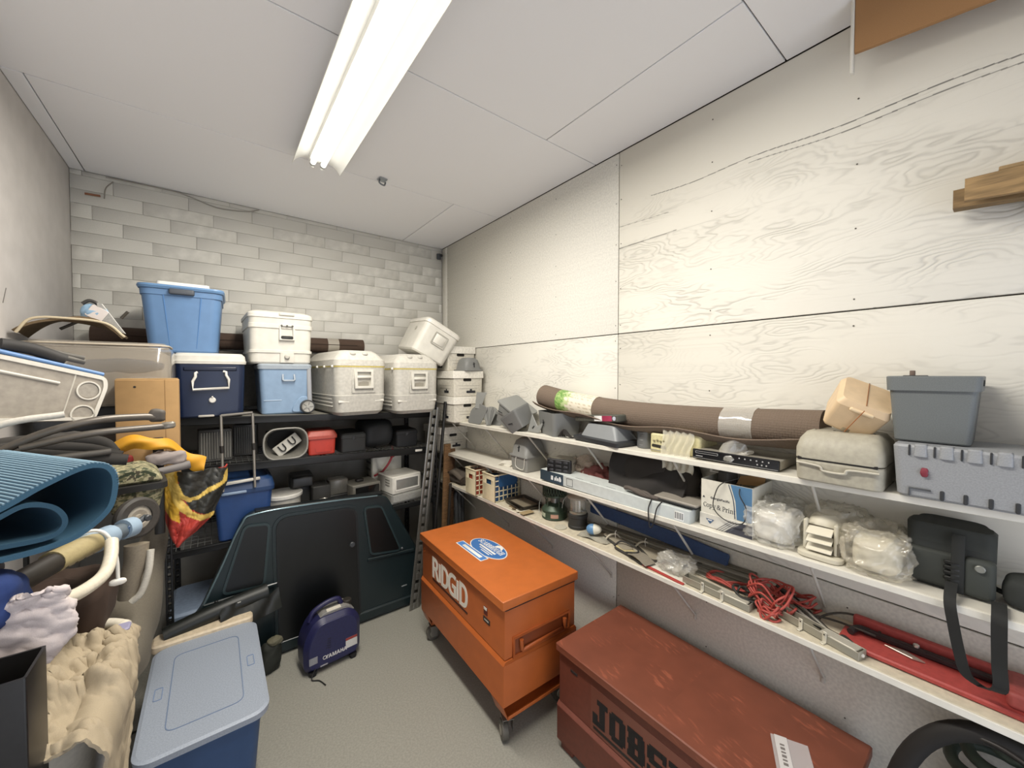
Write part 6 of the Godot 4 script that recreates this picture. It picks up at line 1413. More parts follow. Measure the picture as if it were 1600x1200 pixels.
	for k in 4:
		var e = apps[k]
		t = thing(nm[k], e[0], e[1], Vector3(e[2], yl, e[3]), 0.06 * (k - 1))
		var w: float = e[4]; var h: float = e[5]
		match k:
			0:
				part(t, "body", box(w, h, 0.2, 0.012), mt("454543", 0.4, "fine", 4.0))
				part(t, "brewer_head", rbox(w * 0.9, 0.09, 0.08, 0.015), mt("2b2b2a", 0.4, ""), Vector3(0, h - 0.09, 0.13))
				part(t, "carafe", lathe([[0, 0], [0.055, 0], [0.06, 0.04], [0.045, 0.09], [0, 0.09]], 20), mt("1c1a18", 0.15, ""), Vector3(0, 0.015, 0.13))
			1:
				part(t, "body", box(w, h, 0.2, 0.008), mt("3a3937", 0.6, "fine", 4.0))
				part(t, "chrome_clamp", tube(curve([Vector3(-0.03, h * 0.55, 0.11), Vector3(0.02, h * 0.6, 0.13), Vector3(0.05, h * 0.48, 0.12), Vector3(0.03, h * 0.35, 0.11)]), 0.009, 8), mt("b5b2aa", 0.3, "", 1.0, 0.8))
			2:
				part(t, "body", rbox(w, h * 0.55, 0.16, 0.02), mt("1f1f1f", 0.4, ""))
				part(t, "silver_shell", box(w * 0.72, h * 0.62, 0.13, 0.01), mt("8d8a82", 0.3, "dust", 4.0, 0.5), Vector3(0, h * 0.42, 0))
				for s in [-1, 1]: part(t, "knob", disc(0.02, 0.02, 14), mt("a19f99", 0.3, "", 1.0, 0.7), Vector3(s * w * 0.42, h * 0.42, 0.075), Vector3(PI / 2, 0, 0))
			3:
				part(t, "case", box(w, h, 0.24, 0.008), mt("77746b", 0.45, "dust", 3.0))
				for q in 2: part(t, "black_door", box(w * 0.85, h * 0.34, 0.008, 0.003), mt("191919", 0.2, ""), Vector3(0.005, h * (0.12 + 0.44 * q), 0.12))
				part(t, "top_knob", lump(0.07, 0.03, 0.06, 0.006, 9, 3), mt("24221f", 0.6, ""), Vector3(-0.02, h, 0))
	t = thing("white_cabinet", "tall white appliance with a red cable across it, behind the microwave", "appliance", Vector3(1.38, yl, -3.96))
	part(t, "case", box(0.3, 0.44, 0.22, 0.01), mt("cfccc0", 0.45, "soft", 2.0))
	part(t, "side_vents", box(0.004, 0.3, 0.16, 0.001), mt("6a675e", 0.6, ""), Vector3(-0.151, 0.08, 0))
	for k in 4: part(t, "vent_slot", box(0.004, 0.02, 0.13, 0.001), mt("38362f", 0.7, ""), Vector3(-0.153, 0.11 + 0.07 * k, 0))
	part(t, "badge", box(0.025, 0.016, 0.003, 0.001), mt("6d6a60", 0.5, ""), Vector3(0.08, 0.12, 0.111))
	t = thing("red_cable", "thick red cable hanging across the tall white appliance on the low deck", "cable", Vector3(1.36, yl, -3.8))
	part(t, "cable", tube(curve([Vector3(0.05, 0.5, 0.0), Vector3(0.05, 0.43, 0.02), Vector3(0.02, 0.36, 0.03), Vector3(-0.05, 0.27, 0.03), Vector3(-0.13, 0.22, 0.0)], 6), 0.011, 8), mt("8c1f2b", 0.5, ""))
	part(t, "knot", lump(0.045, 0.045, 0.04, 0.006, 20, 2, 0.9), mt("8c1f2b", 0.5, ""), Vector3(0.04, 0.385, 0.03))
	t = thing("microwave_oven", "white microwave oven with a grey window standing on grey drawers, behind the perforated upright", "microwave", Vector3(1.43, yl + 0.092, -3.66), 0.16)
	part(t, "case", box(0.31, 0.165, 0.28, 0.008), mt("d3d0c6", 0.45, "soft", 2.0))
	part(t, "window", frame_mesh(poly_of([[-0.13, 0], [0.13, 0], [0.13, 0.115], [-0.13, 0.115]]), 0.012, 0.01), mt("e2dfd6", 0.4, ""), Vector3(0, 0.03, 0.141))
	part(t, "window_glass", box(0.24, 0.094, 0.006, 0.001), mt("7f7f7a", 0.25, "soft", 3.0), Vector3(0, 0.041, 0.14))
	for k in 3: part(t, "side_vent", box(0.003, 0.012, 0.08, 0.001), mt("8a887f", 0.6, ""), Vector3(-0.1555, 0.12 - 0.025 * k, 0.05))
	t = thing("drawer_unit", "low grey drawer unit under the white microwave on the low deck", "drawer", Vector3(1.44, yl, -3.66), 0.1)
	part(t, "body", box(0.33, 0.09, 0.28, 0.005), mt("8a8983", 0.5, "dust", 3.0))
	part(t, "drawer_front", box(0.3, 0.065, 0.012, 0.003), mt("9b9a94", 0.5, "dust", 3.0), Vector3(0, 0.015, 0.141))
	t = thing("storage_tote", "small dark blue tote with a grey-blue lid on the bottom deck at the left end", "storage tote", Vector3(-0.12, rack_y(3, 0) + 0.003, -3.8))
	part(t, "tub", loft([[0, 0.24, 0.4, 0.03], [0.24, 0.28, 0.46, 0.03]], 4), mt("2a4166", 0.45, "soft", 2.0))
	part(t, "lid", loft([[0.24, 0.31, 0.5, 0.04], [0.275, 0.31, 0.5, 0.04], [0.29, 0.27, 0.46, 0.04]], 5), mt("8696ad", 0.5, "dust", 2.0))

func rim_pts(w: float, h: float, r: float) -> Array:
	var a := []
	for v in ring(0, w, h, r, 0, 0, 3): a.append(v)
	return a

# ---------------------------------------------------------------- things along the left wall
func build_left() -> void:
	var blk := mt("1f1f1e", 0.5, "fine", 4.0, 0.2)
	var t := thing("wire_rack", "black wire rack along the left wall, loaded with camping gear", "rack", Vector3(-0.55, 0, -2.05))
	for y in [0.88, 1.55]:
		var d := part(t, "deck_frame", merge([[box(0.03, 0.03, 2.3, 0.004), tf(Vector3(0.235, -0.03, 0))], [box(0.03, 0.03, 2.3, 0.004), tf(Vector3(-0.235, -0.03, 0))], [box(0.44, 0.03, 0.03, 0.004), tf(Vector3(0, -0.03, -1.13))], [box(0.44, 0.03, 0.03, 0.004), tf(Vector3(0, -0.03, 1.13))]]), mt("4d4234", 0.6, "wood", 2.0) if y < 1 else blk)
		var bars := []
		for i in 46: bars.append([box(0.45, 0.004, 0.004, 0.001), tf(Vector3(0, -0.006, -1.12 + i * 0.0498))])
		for i in 4: bars.append([box(0.004, 0.004, 2.26, 0.001), tf(Vector3(-0.18 + i * 0.12, -0.011, 0))])
		part(d, "wire_deck", merge(bars), mt("a7a49a", 0.4, "", 1.0, 0.6)).set_meta("kind", "stuff")
	for x in [-0.235, 0.245]:
		for z in [-0.75 if x > 0 else -1.13, 1.13]: part(t, "post", box(0.042, 0.52 if z == -0.75 else (1.81 if z < 0 else 1.3), 0.03, 0.003), blk, Vector3(x + (0.063 if z == -0.75 else 0.03 * signf(x)), 1.29 if z == -0.75 else 0.0, z))
	# back to front
	t = thing("tan_mat", "tan rolled canvas mat lying on top of the clear zip bag", "mat", Vector3(-0.6, 2.36, -3.17), 0.05)
	part(t, "mat", sheet(24, 10, func(u, v): 
		var a: float = (u - 0.5) * 2
		return Vector3(a * 0.19, 0.09 * (1 - pow(absf(a), 2.4)) - 0.005 - 0.01 * sin(v * 3.0 + a * 4.0), -0.12 + 0.24 * v), 0.012), mt("6d5b42", 0.8, "dust", 3.0))
	part(t, "pale_edge", tube(curve([Vector3(-0.185, 0.0, 0.122), Vector3(-0.13, 0.075, 0.122), Vector3(0, 0.085, 0.122), Vector3(0.13, 0.07, 0.122), Vector3(0.2, 0.0, 0.122)], 5), 0.007, 6), mt("cdbfa2", 0.7, "fine", 5.0))
	t = thing("wipes_pack", "crumpled light blue and white plastic pack on the tan mat", "pack", Vector3(-0.54, 2.445, -3.18), -0.1)
	part(t, "pack", lump(0.12, 0.1, 0.05, 0.018, 14, 3, 0.7), mt("8fb0cc", 0.35, "fine", 4.0), Vector3.ZERO, Vector3(0, 0, -0.25))
	part(t, "white_panel", prism(round_poly([[-0.045, 0], [0.03, -0.02], [0.045, 0.05], [-0.03, 0.07]], 0.01), 0.006), mt("dcd4d0", 0.5, "fine", 6.0), Vector3(0.02, 0.025, 0.026), Vector3(-0.1, 0, -0.3))
	t = thing("hook_tool", "bent grey metal hook tool lying over the tan mat behind the blue pack", "tool", Vector3(-0.525, 2.43, -3.21), 0)
	part(t, "blade", prism(poly_of([[-0.012, 0], [0.075, -0.06], [0.105, -0.065], [0.012, 0.1], [-0.01, 0.105]]), 0.012), mt("a9a8a4", 0.4, "dust", 5.0, 0.4), Vector3(0.02, 0.02, 0.05))
	part(t, "hook", tube(curve([Vector3(0.03, 0.03, 0.02), Vector3(0.015, 0.11, 0.03), Vector3(-0.02, 0.135, 0.03), Vector3(-0.05, 0.115, 0.03)]), 0.009, 8), mt("3a3835", 0.5, "fine", 5.0))
	for k in 3: part(t, "rod", tube(PackedVector3Array([Vector3(-0.14 + 0.12 * k, -0.03 + 0.04 * k, 0.0), Vector3(-0.05 + 0.09 * k, 0.03 + 0.03 * k, 0.01)]), 0.008, 7), mt("4a453d", 0.6, "fine", 5.0))
	# clear zip bag
	t = thing("zip_bag", "clear zippered storage bag full of dark bedding, below the tan mat", "bag", Vector3(-0.49, 1.985, -3.2))
	part(t, "bedding", loft([[0, 0.54, 0.3, 0.05], [0.1, 0.55, 0.33, 0.06], [0.28, 0.54, 0.32, 0.06], [0.31, 0.46, 0.26, 0.06]], 6, true), mt("6b655b", 0.9, "dust", 3.0))
	part(t, "dark_stripe", lump(0.4, 0.08, 0.08, 0.02, 9, 4), mt("2e3137", 0.8, "fine", 5.0), Vector3(0.06, 0.17, 0.135))
	part(t, "clear_cover", loft([[-0.01, 0.575, 0.36, 0.06], [0.1, 0.59, 0.38, 0.07], [0.3, 0.585, 0.375, 0.07], [0.345, 0.53, 0.32, 0.07]], 6, true), film(0.2, Color(0.86, 0.82, 0.76)))
	part(t, "piping", tube(curve(rim_pts(0.56, 0.35, 0.07), 2, true), 0.006, 6, true), mt("b5ab9b", 0.6, ""), Vector3(0, 0.33, 0))
	t = thing("folded_blanket", "dark folded blanket stack under the clear zippered bag", "blanket", Vector3(-0.49, 1.553, -3.2))
	for k in 3: part(t, "fold", rbox(0.5, 0.14, 0.32, 0.04), mt(["3b3a38", "4a4643", "35383d"][k], 0.95, "fine", 5.0), Vector3(0, 0.14 * k, 0))
	t = thing("cardboard_box", "plain brown cardboard box standing on the left rack beside the navy cooler", "box", Vector3(-0.285, 1.553, -2.94), 0.02)
	part(t, "carton", box(0.25, 0.57, 0.19, 0.004), mt("b08d5f", 0.85, "soft", 2.0))
	part(t, "fold_line", box(0.002, 0.565, 0.002, 0.0005), mt("8d6d45", 0.85, ""), Vector3(0.07, 0.003, 0.0955))
	for k in 2: part(t, "flap", box(0.122, 0.004, 0.185, 0.001), mt("b99768", 0.85, "soft", 2.0), Vector3(-0.059 + 0.118 * k, 0.571, 0))
	part(t, "black_spot", disc(0.006, 0.002, 10), mt("241d15", 0.8, ""), Vector3(-0.05, 0.53, 0.095), Vector3(PI / 2, 0, 0))
	# pale lid seen from the side
	t = thing("tote_cover", "large dirty off-white plastic lid with blue edges on its side at the left", "plastic lid", Vector3(-0.335, 2.099, -2.2), 0.5)
	var ol := round_poly([[-0.42, -0.1], [-0.037, -0.131], [0.004, 0.0], [0.001, 0.041], [-0.262, 0.12], [-0.42, 0.155]], 0.025)
	var lid := part(t, "front_panel", prism(ol, 0.03, 0.008), mt("a39b8f", 0.5, "dust", 2.0), Vector3(0, 0, -0.015))
	part(lid, "pale_rim", frame_mesh(inset(ol, 0.004), 0.012, 0.014), mt("dcd7cc", 0.45, "soft", 3.0), Vector3(0, 0, 0.014))
	part(lid, "long_ridge", tube(PackedVector3Array([Vector3(-0.4, 0.105, 0.016), Vector3(-0.13, 0.018, 0.016)]), 0.006, 8), mt("cdc7bb", 0.5, "soft", 3.0))
	part(lid, "cross_ridge", tube(PackedVector3Array([Vector3(-0.085, 0.055, 0.015), Vector3(-0.125, -0.1, 0.015)]), 0.0025, 6), mt("cdc7bb", 0.5, "soft", 3.0))
	for k in 2:
		part(lid, "cup_ring", frame_mesh(ellipse(0.034, 0.036, 24), 0.005, 0.008), mt("d8d3c8", 0.45, "soft", 3.0), Vector3(-0.055 - 0.018 * k, -0.011 - 0.09 * k, 0.017))
		part(lid, "cup_hollow", disc(0.028, 0.003, 24), mt("a39c91", 0.5, "dust", 4.0), Vector3(-0.055 - 0.018 * k, -0.011 - 0.09 * k, 0.0145), Vector3(PI / 2, 0, 0))
	part(t, "grey_body", prism(round_poly([[-0.42, -0.1], [-0.03, -0.125], [0.012, 0.0], [0.008, 0.05], [-0.262, 0.135], [-0.42, 0.17]], 0.025), 0.16, 0.02), mt("9295a4", 0.5, "dust", 2.0), Vector3(0.0, 0, -0.112))
	part(t, "blue_edge", tube(PackedVector3Array([Vector3(-0.41, 0.16, -0.035), Vector3(-0.26, 0.13, -0.035), Vector3(0.0, 0.048, -0.035)]), 0.01, 8), mt("5a7fb0", 0.45, "soft", 3.0))
	t = thing("folded_stool", "black padded folded bar lying along the top of the off-white plastic lid", "stool", Vector3(-0.335, 2.099, -2.2), 0.5)
	part(t, "padded_bar", tube(curve([Vector3(-0.25, 0.155, -0.05), Vector3(-0.18, 0.142, -0.05), Vector3(-0.1, 0.105, -0.05)]), 0.022, 10), mt("2a2827", 0.7, "fine", 5.0))
	for k in 2: part(t, "thin_bar", tube(curve([Vector3(-0.36, 0.185 + 0.012 * k, -0.1), Vector3(-0.2, 0.15 + 0.012 * k, -0.1 - 0.03 * k), Vector3(-0.03, 0.1 + 0.014 * k, -0.1)]), 0.011, 8), mt("5b5750", 0.6, "fine", 5.0))
	# folding chairs
	t = thing("camp_chairs", "heap of folded dark grey camp chairs with metal tubes, below the off-white lid", "camp chairs", Vector3(-0.36, 1.86, -2.06))
	var fab := mt("3a3734", 0.9, "fine", 5.0, 0.0, "weave", 0.02)
	var tubm := mt("67615a", 0.4, "fine", 5.0, 0.4)
	for k in 7:
		var a := 0.012 * k
		part(t, "fabric_fold", tube(curve([Vector3(-0.34, -0.02 + 0.022 * (k % 4), 0.07 - 0.03 * k), Vector3(-0.2 + 0.02 * k, 0.02 + 0.018 * (k % 3), 0.06 - 0.025 * k), Vector3(-0.05 + 0.03 * (k % 3), 0.0 + 0.02 * (k % 4), 0.05 - 0.03 * k), Vector3(0.1 - 0.02 * k, -0.03 + a, 0.04 - 0.02 * k)]), 0.034 - 0.002 * k, 10, false, 0.02), fab)
	part(t, "frame_tube", tube(curve([Vector3(-0.22, 0.02, 0.1), Vector3(-0.1, 0.09, 0.09), Vector3(0.02, 0.125, 0.06), Vector3(0.13, 0.125, 0.0), Vector3(0.17, 0.12, -0.02)], 5), 0.014, 10), tubm)
	part(t, "frame_tube", tube(curve([Vector3(-0.14, 0.05, 0.1), Vector3(0.02, 0.082, 0.08), Vector3(0.2, 0.085, 0.02)], 5), 0.012, 10), tubm)
	part(t, "frame_tube", tube(curve([Vector3(-0.3, -0.06, 0.12), Vector3(-0.12, 0.0, 0.1), Vector3(0.06, 0.01, 0.06)], 5), 0.011, 10), mt("55504a", 0.5, "fine", 5.0))
	part(t, "tube_end", box(0.045, 0.026, 0.03, 0.006), mt("7d776d", 0.4, "", 1.0, 0.4), Vector3(0.215, 0.075, 0.015), Vector3(0, 0, 0.1))
	part(t, "tube_joint", lump(0.05, 0.05, 0.04, 0.01, 12, 3), mt("4d4740", 0.6, ""), Vector3(0.18, 0.1, -0.03))
	part(t, "white_tube", tube(curve([Vector3(-0.3, 0.06, 0.16), Vector3(-0.16, 0.135, 0.14), Vector3(-0.04, 0.155, 0.11)], 5), 0.011, 10), mt("c9c4ba", 0.45, "dust", 5.0))
	t = thing("folded_bags", "stack of dark folded bags filling the left rack under the camp chairs", "bags", Vector3(-0.6, 1.553, -2.2))
	for k in 2: part(t, "bag", rbox(0.34, 0.13, 0.42, 0.05), mt(["302d2b", "3d3936"][k], 0.9, "fine", 5.0), Vector3(0.02 * k, 0.132 * k, 0))
	# flag jacket
	flag_things()
	t = thing("camo_tub", "camouflage patterned plastic tub with a black rim on the left rack", "tub", Vector3(-0.29, 1.553, -2.42), 0.15)
	var cam := StandardMaterial3D.new()
	cam.albedo_texture = tex.camo; cam.uv1_triplanar = true; cam.uv1_scale = Vector3.ONE * 4.0; cam.roughness = 0.8
	part(t, "tub", loft([[0.0, 0.15, 0.22, 0.03], [0.1, 0.19, 0.26, 0.03]], 4), cam)
	part(t, "black_rim", loft([[0.092, 0.205, 0.275, 0.03], [0.118, 0.205, 0.275, 0.03]], 4), mt("1e1d1b", 0.6, ""))
	part(t, "camo_lid", prism(round_poly([[-0.1, 0.0], [0.09, 0.0], [0.08, 0.035], [0.03, 0.07], [-0.1, 0.06]], 0.02), 0.22, 0.01), cam, Vector3(0, 0.12, 0))
	# blue foam mat, folded over twice; local z looks along the roll towards the room
	t = thing("foam_mat", "ribbed blue foam mat folded into a thick roll, its dark open end facing the room", "foam mat", Vector3(-0.2305, 1.8707, -1.5), deg_to_rad(33.0))
	var sec := [Vector2(-0.28, -0.06), Vector2(-0.188, -0.02), Vector2(-0.125, 0.014), Vector2(-0.054, 0.042), Vector2(-0.011, 0.04), Vector2(0.014, 0.015), Vector2(0.02, -0.026), Vector2(0.008, -0.084), Vector2(-0.026, -0.122), Vector2(-0.073, -0.147), Vector2(-0.129, -0.153), Vector2(-0.191, -0.15), Vector2(-0.28, -0.14)]
	var sec2 := [Vector2(-0.28, -0.085), Vector2(-0.2, -0.045), Vector2(-0.152, -0.026), Vector2(-0.106, -0.042), Vector2(-0.082, -0.077), Vector2(-0.085, -0.109), Vector2(-0.115, -0.127), Vector2(-0.19, -0.12), Vector2(-0.28, -0.105)]
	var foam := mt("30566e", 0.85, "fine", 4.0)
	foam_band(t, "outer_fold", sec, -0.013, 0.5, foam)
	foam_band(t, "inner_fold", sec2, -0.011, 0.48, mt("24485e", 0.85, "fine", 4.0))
	part(t, "surface_ribs", foam_ribs(sec, 0.5), mt("7d9bae", 0.8, "fine", 4.0)).set_meta("kind", "stuff")
	# wheeled pole
	t = thing("trolley", "folded trolley with a grey wheel, pale blue clamps and a tan tube", "trolley", Vector3(-0.33, 1.58, -1.9))
	part(t, "dark_tube", tube(PackedVector3Array([Vector3(-0.14, 0.012, 0.4), Vector3(-0.05, 0.008, 0.15)]), 0.03, 14), mt("2b2622", 0.5, "fine", 5.0))
	var tn := part(t, "tan_tube", tube(PackedVector3Array([Vector3(-0.06, 0.01, 0.17), Vector3(0.002, -0.001, 0.0)]), 0.034, 18), mt("a4966f", 0.4, "dust", 5.0))
	for k in 5: part(tn, "peg_hole", disc(0.006, 0.004, 10), mt("2a2319", 0.8, ""), Vector3(-0.033 + 0.012 * k, -0.012 - 0.002 * k, 0.16 - 0.035 * k), Vector3(PI / 2 - 0.5, 0.9, 0))
	var blue := mt("93a7b9", 0.45, "soft", 4.0)
	part(t, "clamp", tube(PackedVector3Array([Vector3(0.0, 0.0, 0.01), Vector3(0.03, -0.003, -0.05)]), 0.037, 16), blue)
	part(t, "clamp", tube(PackedVector3Array([Vector3(0.055, -0.002, -0.09), Vector3(0.078, -0.006, -0.125)]), 0.036, 16), blue)
	part(t, "inner_tube", tube(PackedVector3Array([Vector3(0.025, -0.003, -0.04), Vector3(0.06, -0.005, -0.1)]), 0.027, 14), mt("5c666e", 0.4, "soft", 4.0))
	part(t, "clamp_bolt", disc(0.013, 0.01, 14), mt("3f5878", 0.4, ""), Vector3(0.074, 0.0, -0.085), Vector3(PI / 2, 0.6, 0))
	for k in 3: part(t, "clamp_finger", tube(curve([Vector3(0.012, 0.03, 0.01), Vector3(-0.02, 0.04 - 0.006 * k, 0.03), Vector3(-0.045, 0.036 - 0.016 * k, 0.05)]), 0.0055, 7), mt("a9bac8", 0.45, ""))
	var wheel := part(t, "wheel", lathe([[0.045, -0.015], [0.068, -0.016], [0.077, -0.01], [0.079, 0.0], [0.077, 0.01], [0.068, 0.016], [0.045, 0.015], [0.045, -0.015]], 32), mt("3b3733", 0.6, "dust", 5.0), Vector3(0.086, 0.012, -0.17))
	wheel.quaternion = Quaternion(Vector3.UP, Vector3(0.68, 0.08, 0.73).normalized())
	part(wheel, "wheel_disc", lathe([[0, -0.01], [0.046, -0.008], [0.046, 0.008], [0.03, 0.011], [0.014, 0.006], [0.012, 0.014], [0, 0.014]], 24), mt("a39b8e", 0.4, "dust", 5.0))
	part(t, "fork", tube(PackedVector3Array([Vector3(0.078, -0.004, -0.115), Vector3(0.115, 0.02, -0.14)]), 0.011, 8), mt("45494d", 0.45, ""))
	part(t, "axle_knob", disc(0.012, 0.02, 12), mt("3a3d40", 0.4, ""), Vector3(0.112, 0.016, -0.14), Vector3(PI / 2, 0.7, 0))
	part(t, "white_cord", tube(curve([Vector3(-0.02, 0.052, 0.05), Vector3(0.015, 0.05, 0.05), Vector3(0.038, 0.028, 0.05), Vector3(0.054, -0.023, 0.05), Vector3(0.06, -0.07, 0.05), Vector3(0.061, -0.125, 0.05)], 6), 0.0055, 7), mt("dedbd3", 0.6, ""))
	part(t, "cord_toggle", lump(0.045, 0.022, 0.022, 0.003, 20, 3, 0.8), mt("dedbd3", 0.5, ""), Vector3(0.061, -0.148, 0.05))
	t = thing("white_hoop", "bent off-white plastic pipe curving below the trolley", "pipe", Vector3(-0.33, 1.49, -1.7))
	part(t, "pipe", tube(curve([Vector3(-0.1, 0.1, 0.36), Vector3(-0.045, 0.083, 0.26), Vector3(-0.012, 0.067, 0.2), Vector3(0.024, 0.044, 0.1), Vector3(0.052, 0.042, 0.0), Vector3(0.056, 0.066, -0.08), Vector3(0.05, 0.1, -0.14)], 6), 0.0175, 12), mt("d3cbb9", 0.45, "dust", 4.0))
	t = thing("dirty_roll", "dirty white rolled sheet standing behind the bent pipe above the grey felt", "roll", Vector3(-0.3, 1.2, -2.33))
	part(t, "roll", tube(curve([Vector3(-0.01, -0.02, 0.0), Vector3(0.0, 0.06, 0.0), Vector3(0.016, 0.13, -0.01), Vector3(0.02, 0.2, -0.02)]), 0.034, 14, false, 0.042), mt("857b6b", 0.75, "dust", 6.0))
	part(t, "white_edge", tube(curve([Vector3(0.005, -0.03, 0.03), Vector3(0.035, 0.0, 0.03), Vector3(0.058, 0.08, 0.02), Vector3(0.066, 0.17, 0.0)]), 0.014, 8), mt("c9c4b8", 0.6, "dust", 6.0))
	t = thing("dark_clothes", "heap of dark patterned clothes under the blue foam mat", "clothes", Vector3(-0.62, 1.55, -1.6))
	part(t, "heap", lump(0.3, 0.13, 0.5, 0.035, 9, 7, 0.7), mt("20202b", 0.9, "dust", 8.0))
	t = thing("navy_shirt", "navy blue cloth bunched at the left edge of the photo above the white towel", "clothes", Vector3(-0.44, 1.57, -1.42))
	part(t, "cloth", lump(0.15, 0.12, 0.16, 0.02, 9, 9, 0.7), mt("22386e", 0.9, "fine", 5.0))
	t = thing("brown_cushion", "dark brown cushion in the shadow beside the white laundry basket", "cushion", Vector3(-0.42, 1.24, -2.0))
	part(t, "cushion", lump(0.24, 0.2, 0.34, 0.02, 7, 5, 0.6), mt("3a2a20", 0.9, "fine", 5.0))
	t = thing("white_towel", "pinkish white towel slung over the bent pipe at the left", "towel", Vector3(-0.39, 1.44, -1.42))
	part(t, "towel", towel_mesh(), mt("cfc4c2", 0.95, "fine", 5.0, 0.0, "fine", 0.1))
	# laundry basket
	t = thing("laundry_basket", "white plastic laundry basket full of khaki clothes on the left rack", "basket", Vector3(-0.4, 0.885, -1.68), 0.0)
	var ivory := mt("d5cebe", 0.45, "dust", 3.0)
	part(t, "basket_wall", open_tub(0.28, 0.37, 0.54, 0.008, 0.78, 0.1), ivory)
	part(t, "rim", tube(curve(rim_pts(0.285, 0.545, 0.1), 3, true), 0.019, 10, true), ivory, Vector3(0, 0.38, 0))
	part(t, "rim_patch", box(0.036, 0.014, 0.05, 0.006), mt("8d8aa5", 0.5, ""), Vector3(0.142, 0.392, -0.16))
	t = thing("khaki_clothes", "crumpled khaki clothes spilling over the white laundry basket", "clothes", Vector3(-0.4, 1.15, -1.58), 0.0)
	var kh := mt("a89a82", 0.95, "fine", 5.0, 0.0, "weave", 0.02)
	var kn := FastNoiseLite.new(); kn.frequency = 1.0; kn.fractal_octaves = 2; kn.seed = 12; kn.fractal_type = FastNoiseLite.FRACTAL_RIDGED
	var kw := FastNoiseLite.new(); kw.frequency = 1.0; kw.seed = 3
	var drape := func(u, v):
		var hang: float = 0.34 * smoothstep(0.12, 0.5, v)
		var x: float; var y: float
		if u < 0.5:
			x = lerpf(-0.13, 0.11, u / 0.5); y = 0.11 + 0.07 * sin(PI * u / 0.5) * sin(PI * minf(v * 1.1, 1.0))
		elif u < 0.66:
			var q: float = (u - 0.5) / 0.16
			x = 0.11 + 0.062 * sin(q * PI / 2); y = 0.11 + 0.03 * sin(q * PI) - 0.03 * q
		else:
			var q: float = (u - 0.66) / 0.34
			x = 0.172 - 0.03 * q; y = 0.08 - hang * q
		var n1: float = kw.get_noise_2d(u * 2.2, v * 2.6); var n2: float = kw.get_noise_2d(u * 3.0 + 20.0, v * 3.4)
		var c1: float = 1.0 - absf(sin(2.4 * u + 3.6 * v + 1.8 * n1)); var c2: float = 1.0 - absf(sin(5.5 * v - 4.2 * u + 2.4 * n2))
		var fold: float = 0.032 * c1 * c1 + 0.017 * c2 * c2 - 0.014 + 0.03 * smoothstep(0.12, 0.35, v)
		var out: float = smoothstep(0.5, 0.7, u)
		return Vector3(x + fold * (0.15 + 0.35 * out), y + fold * (1.5 - 1.2 * out), -0.33 + 0.62 * v + 0.012 * sin(u * 13.0))
	part(t, "clothes_heap", sheet(110, 110, drape, 0.007), kh)
	# grey felt over the shelf edge
	t = thing("grey_felt", "grey felt blanket draped over the front edge of the left rack", "blanket", Vector3(-0.3, 0.9, -2.4))
	var FL := curve([Vector3(-0.02, 0.42, -0.62), Vector3(-0.03, 0.342, -0.55), Vector3(-0.06, 0.26, -0.38), Vector3(-0.075, 0.22, -0.15), Vector3(-0.09, 0.2, 0.12), Vector3(-0.03, 0.14, 0.42)], 6)
	var FR := curve([Vector3(0.03, 0.34, -0.64), Vector3(0.046, 0.161, -0.55), Vector3(0.04, -0.02, -0.4), Vector3(0.04, -0.05, -0.15), Vector3(0.034, -0.03, 0.1), Vector3(0.01, 0.07, 0.42)], 6)
	part(t, "felt", sheet(14, FL.size() - 1, func(u, v):
		var k: int = int(round(v * (FL.size() - 1)))
		return FL[k].lerp(FR[k], u) + Vector3(0.05, 0.035, 0.0) * sin(u * PI) + Vector3(0.006 * sin(v * 18.0), 0, 0), 0.01), mt("6f695d", 0.98, "dust", 5.0, 0.0, "fine", 0.15))
	t = thing("black_holder", "black upright open-topped holder at the bottom left corner of the photo", "holder", Vector3(-0.445, 0.885, -1.27), 0.0)
	part(t, "shell", open_tub(0.27, 0.65, 0.12, 0.005, 0.98, 0.004), mt("1d1c1c", 0.35, "dust", 3.0))
	part(t, "papers", box(0.23, 0.6, 0.03, 0.003), mt("3a342e", 0.8, "fine", 5.0), Vector3(0, 0.006, 0))
	t = thing("shelf_trim", "brown wooden strip along the front edge of the left rack, beside a pale wire rail", "trim strip", Vector3(-0.297, 0.85, -1.9))
	part(t, "strip", box(0.02, 0.05, 1.9, 0.003), mt("5d4c3a", 0.7, "wood", 2.0))
	part(t, "rail", tube(PackedVector3Array([Vector3(-0.02, 0.075, -0.2), Vector3(-0.02, 0.075, 0.75)]), 0.005, 7), mt("c9c5b8", 0.4, "", 1.0, 0.3))
	for k in 6: part(t, "wire", tube(PackedVector3Array([Vector3(-0.02, 0.075, -0.18 + 0.17 * k), Vector3(-0.06, 0.04, -0.18 + 0.17 * k)]), 0.004, 6), mt("c9c5b8", 0.4, "", 1.0, 0.3))

func towel_mesh() -> ArrayMesh:
	var n := FastNoiseLite.new(); n.frequency = 1.0; n.seed = 8
	return sheet(36, 40, func(u, v):
		var a: float = (u - 0.5) * PI * 1.25
		var w: float = lerpf(0.035, 0.085, clampf(v * 1.7, 0.0, 1.0))
		var fold: float = 0.012 * sin(u * 8.0 + v * 2.0) * clampf(v * 2.0, 0.2, 1.0) + 0.02 * n.get_noise_2d(u * 4.0, v * 4.0)
		return Vector3(0.055 - 0.075 * v + sin(a) * (w + fold), 0.215 - 0.2 * v + 0.02 * cos(a) - 0.03 * pow(1 - v, 6.0), cos(a) * (0.045 + fold)), 0.006)

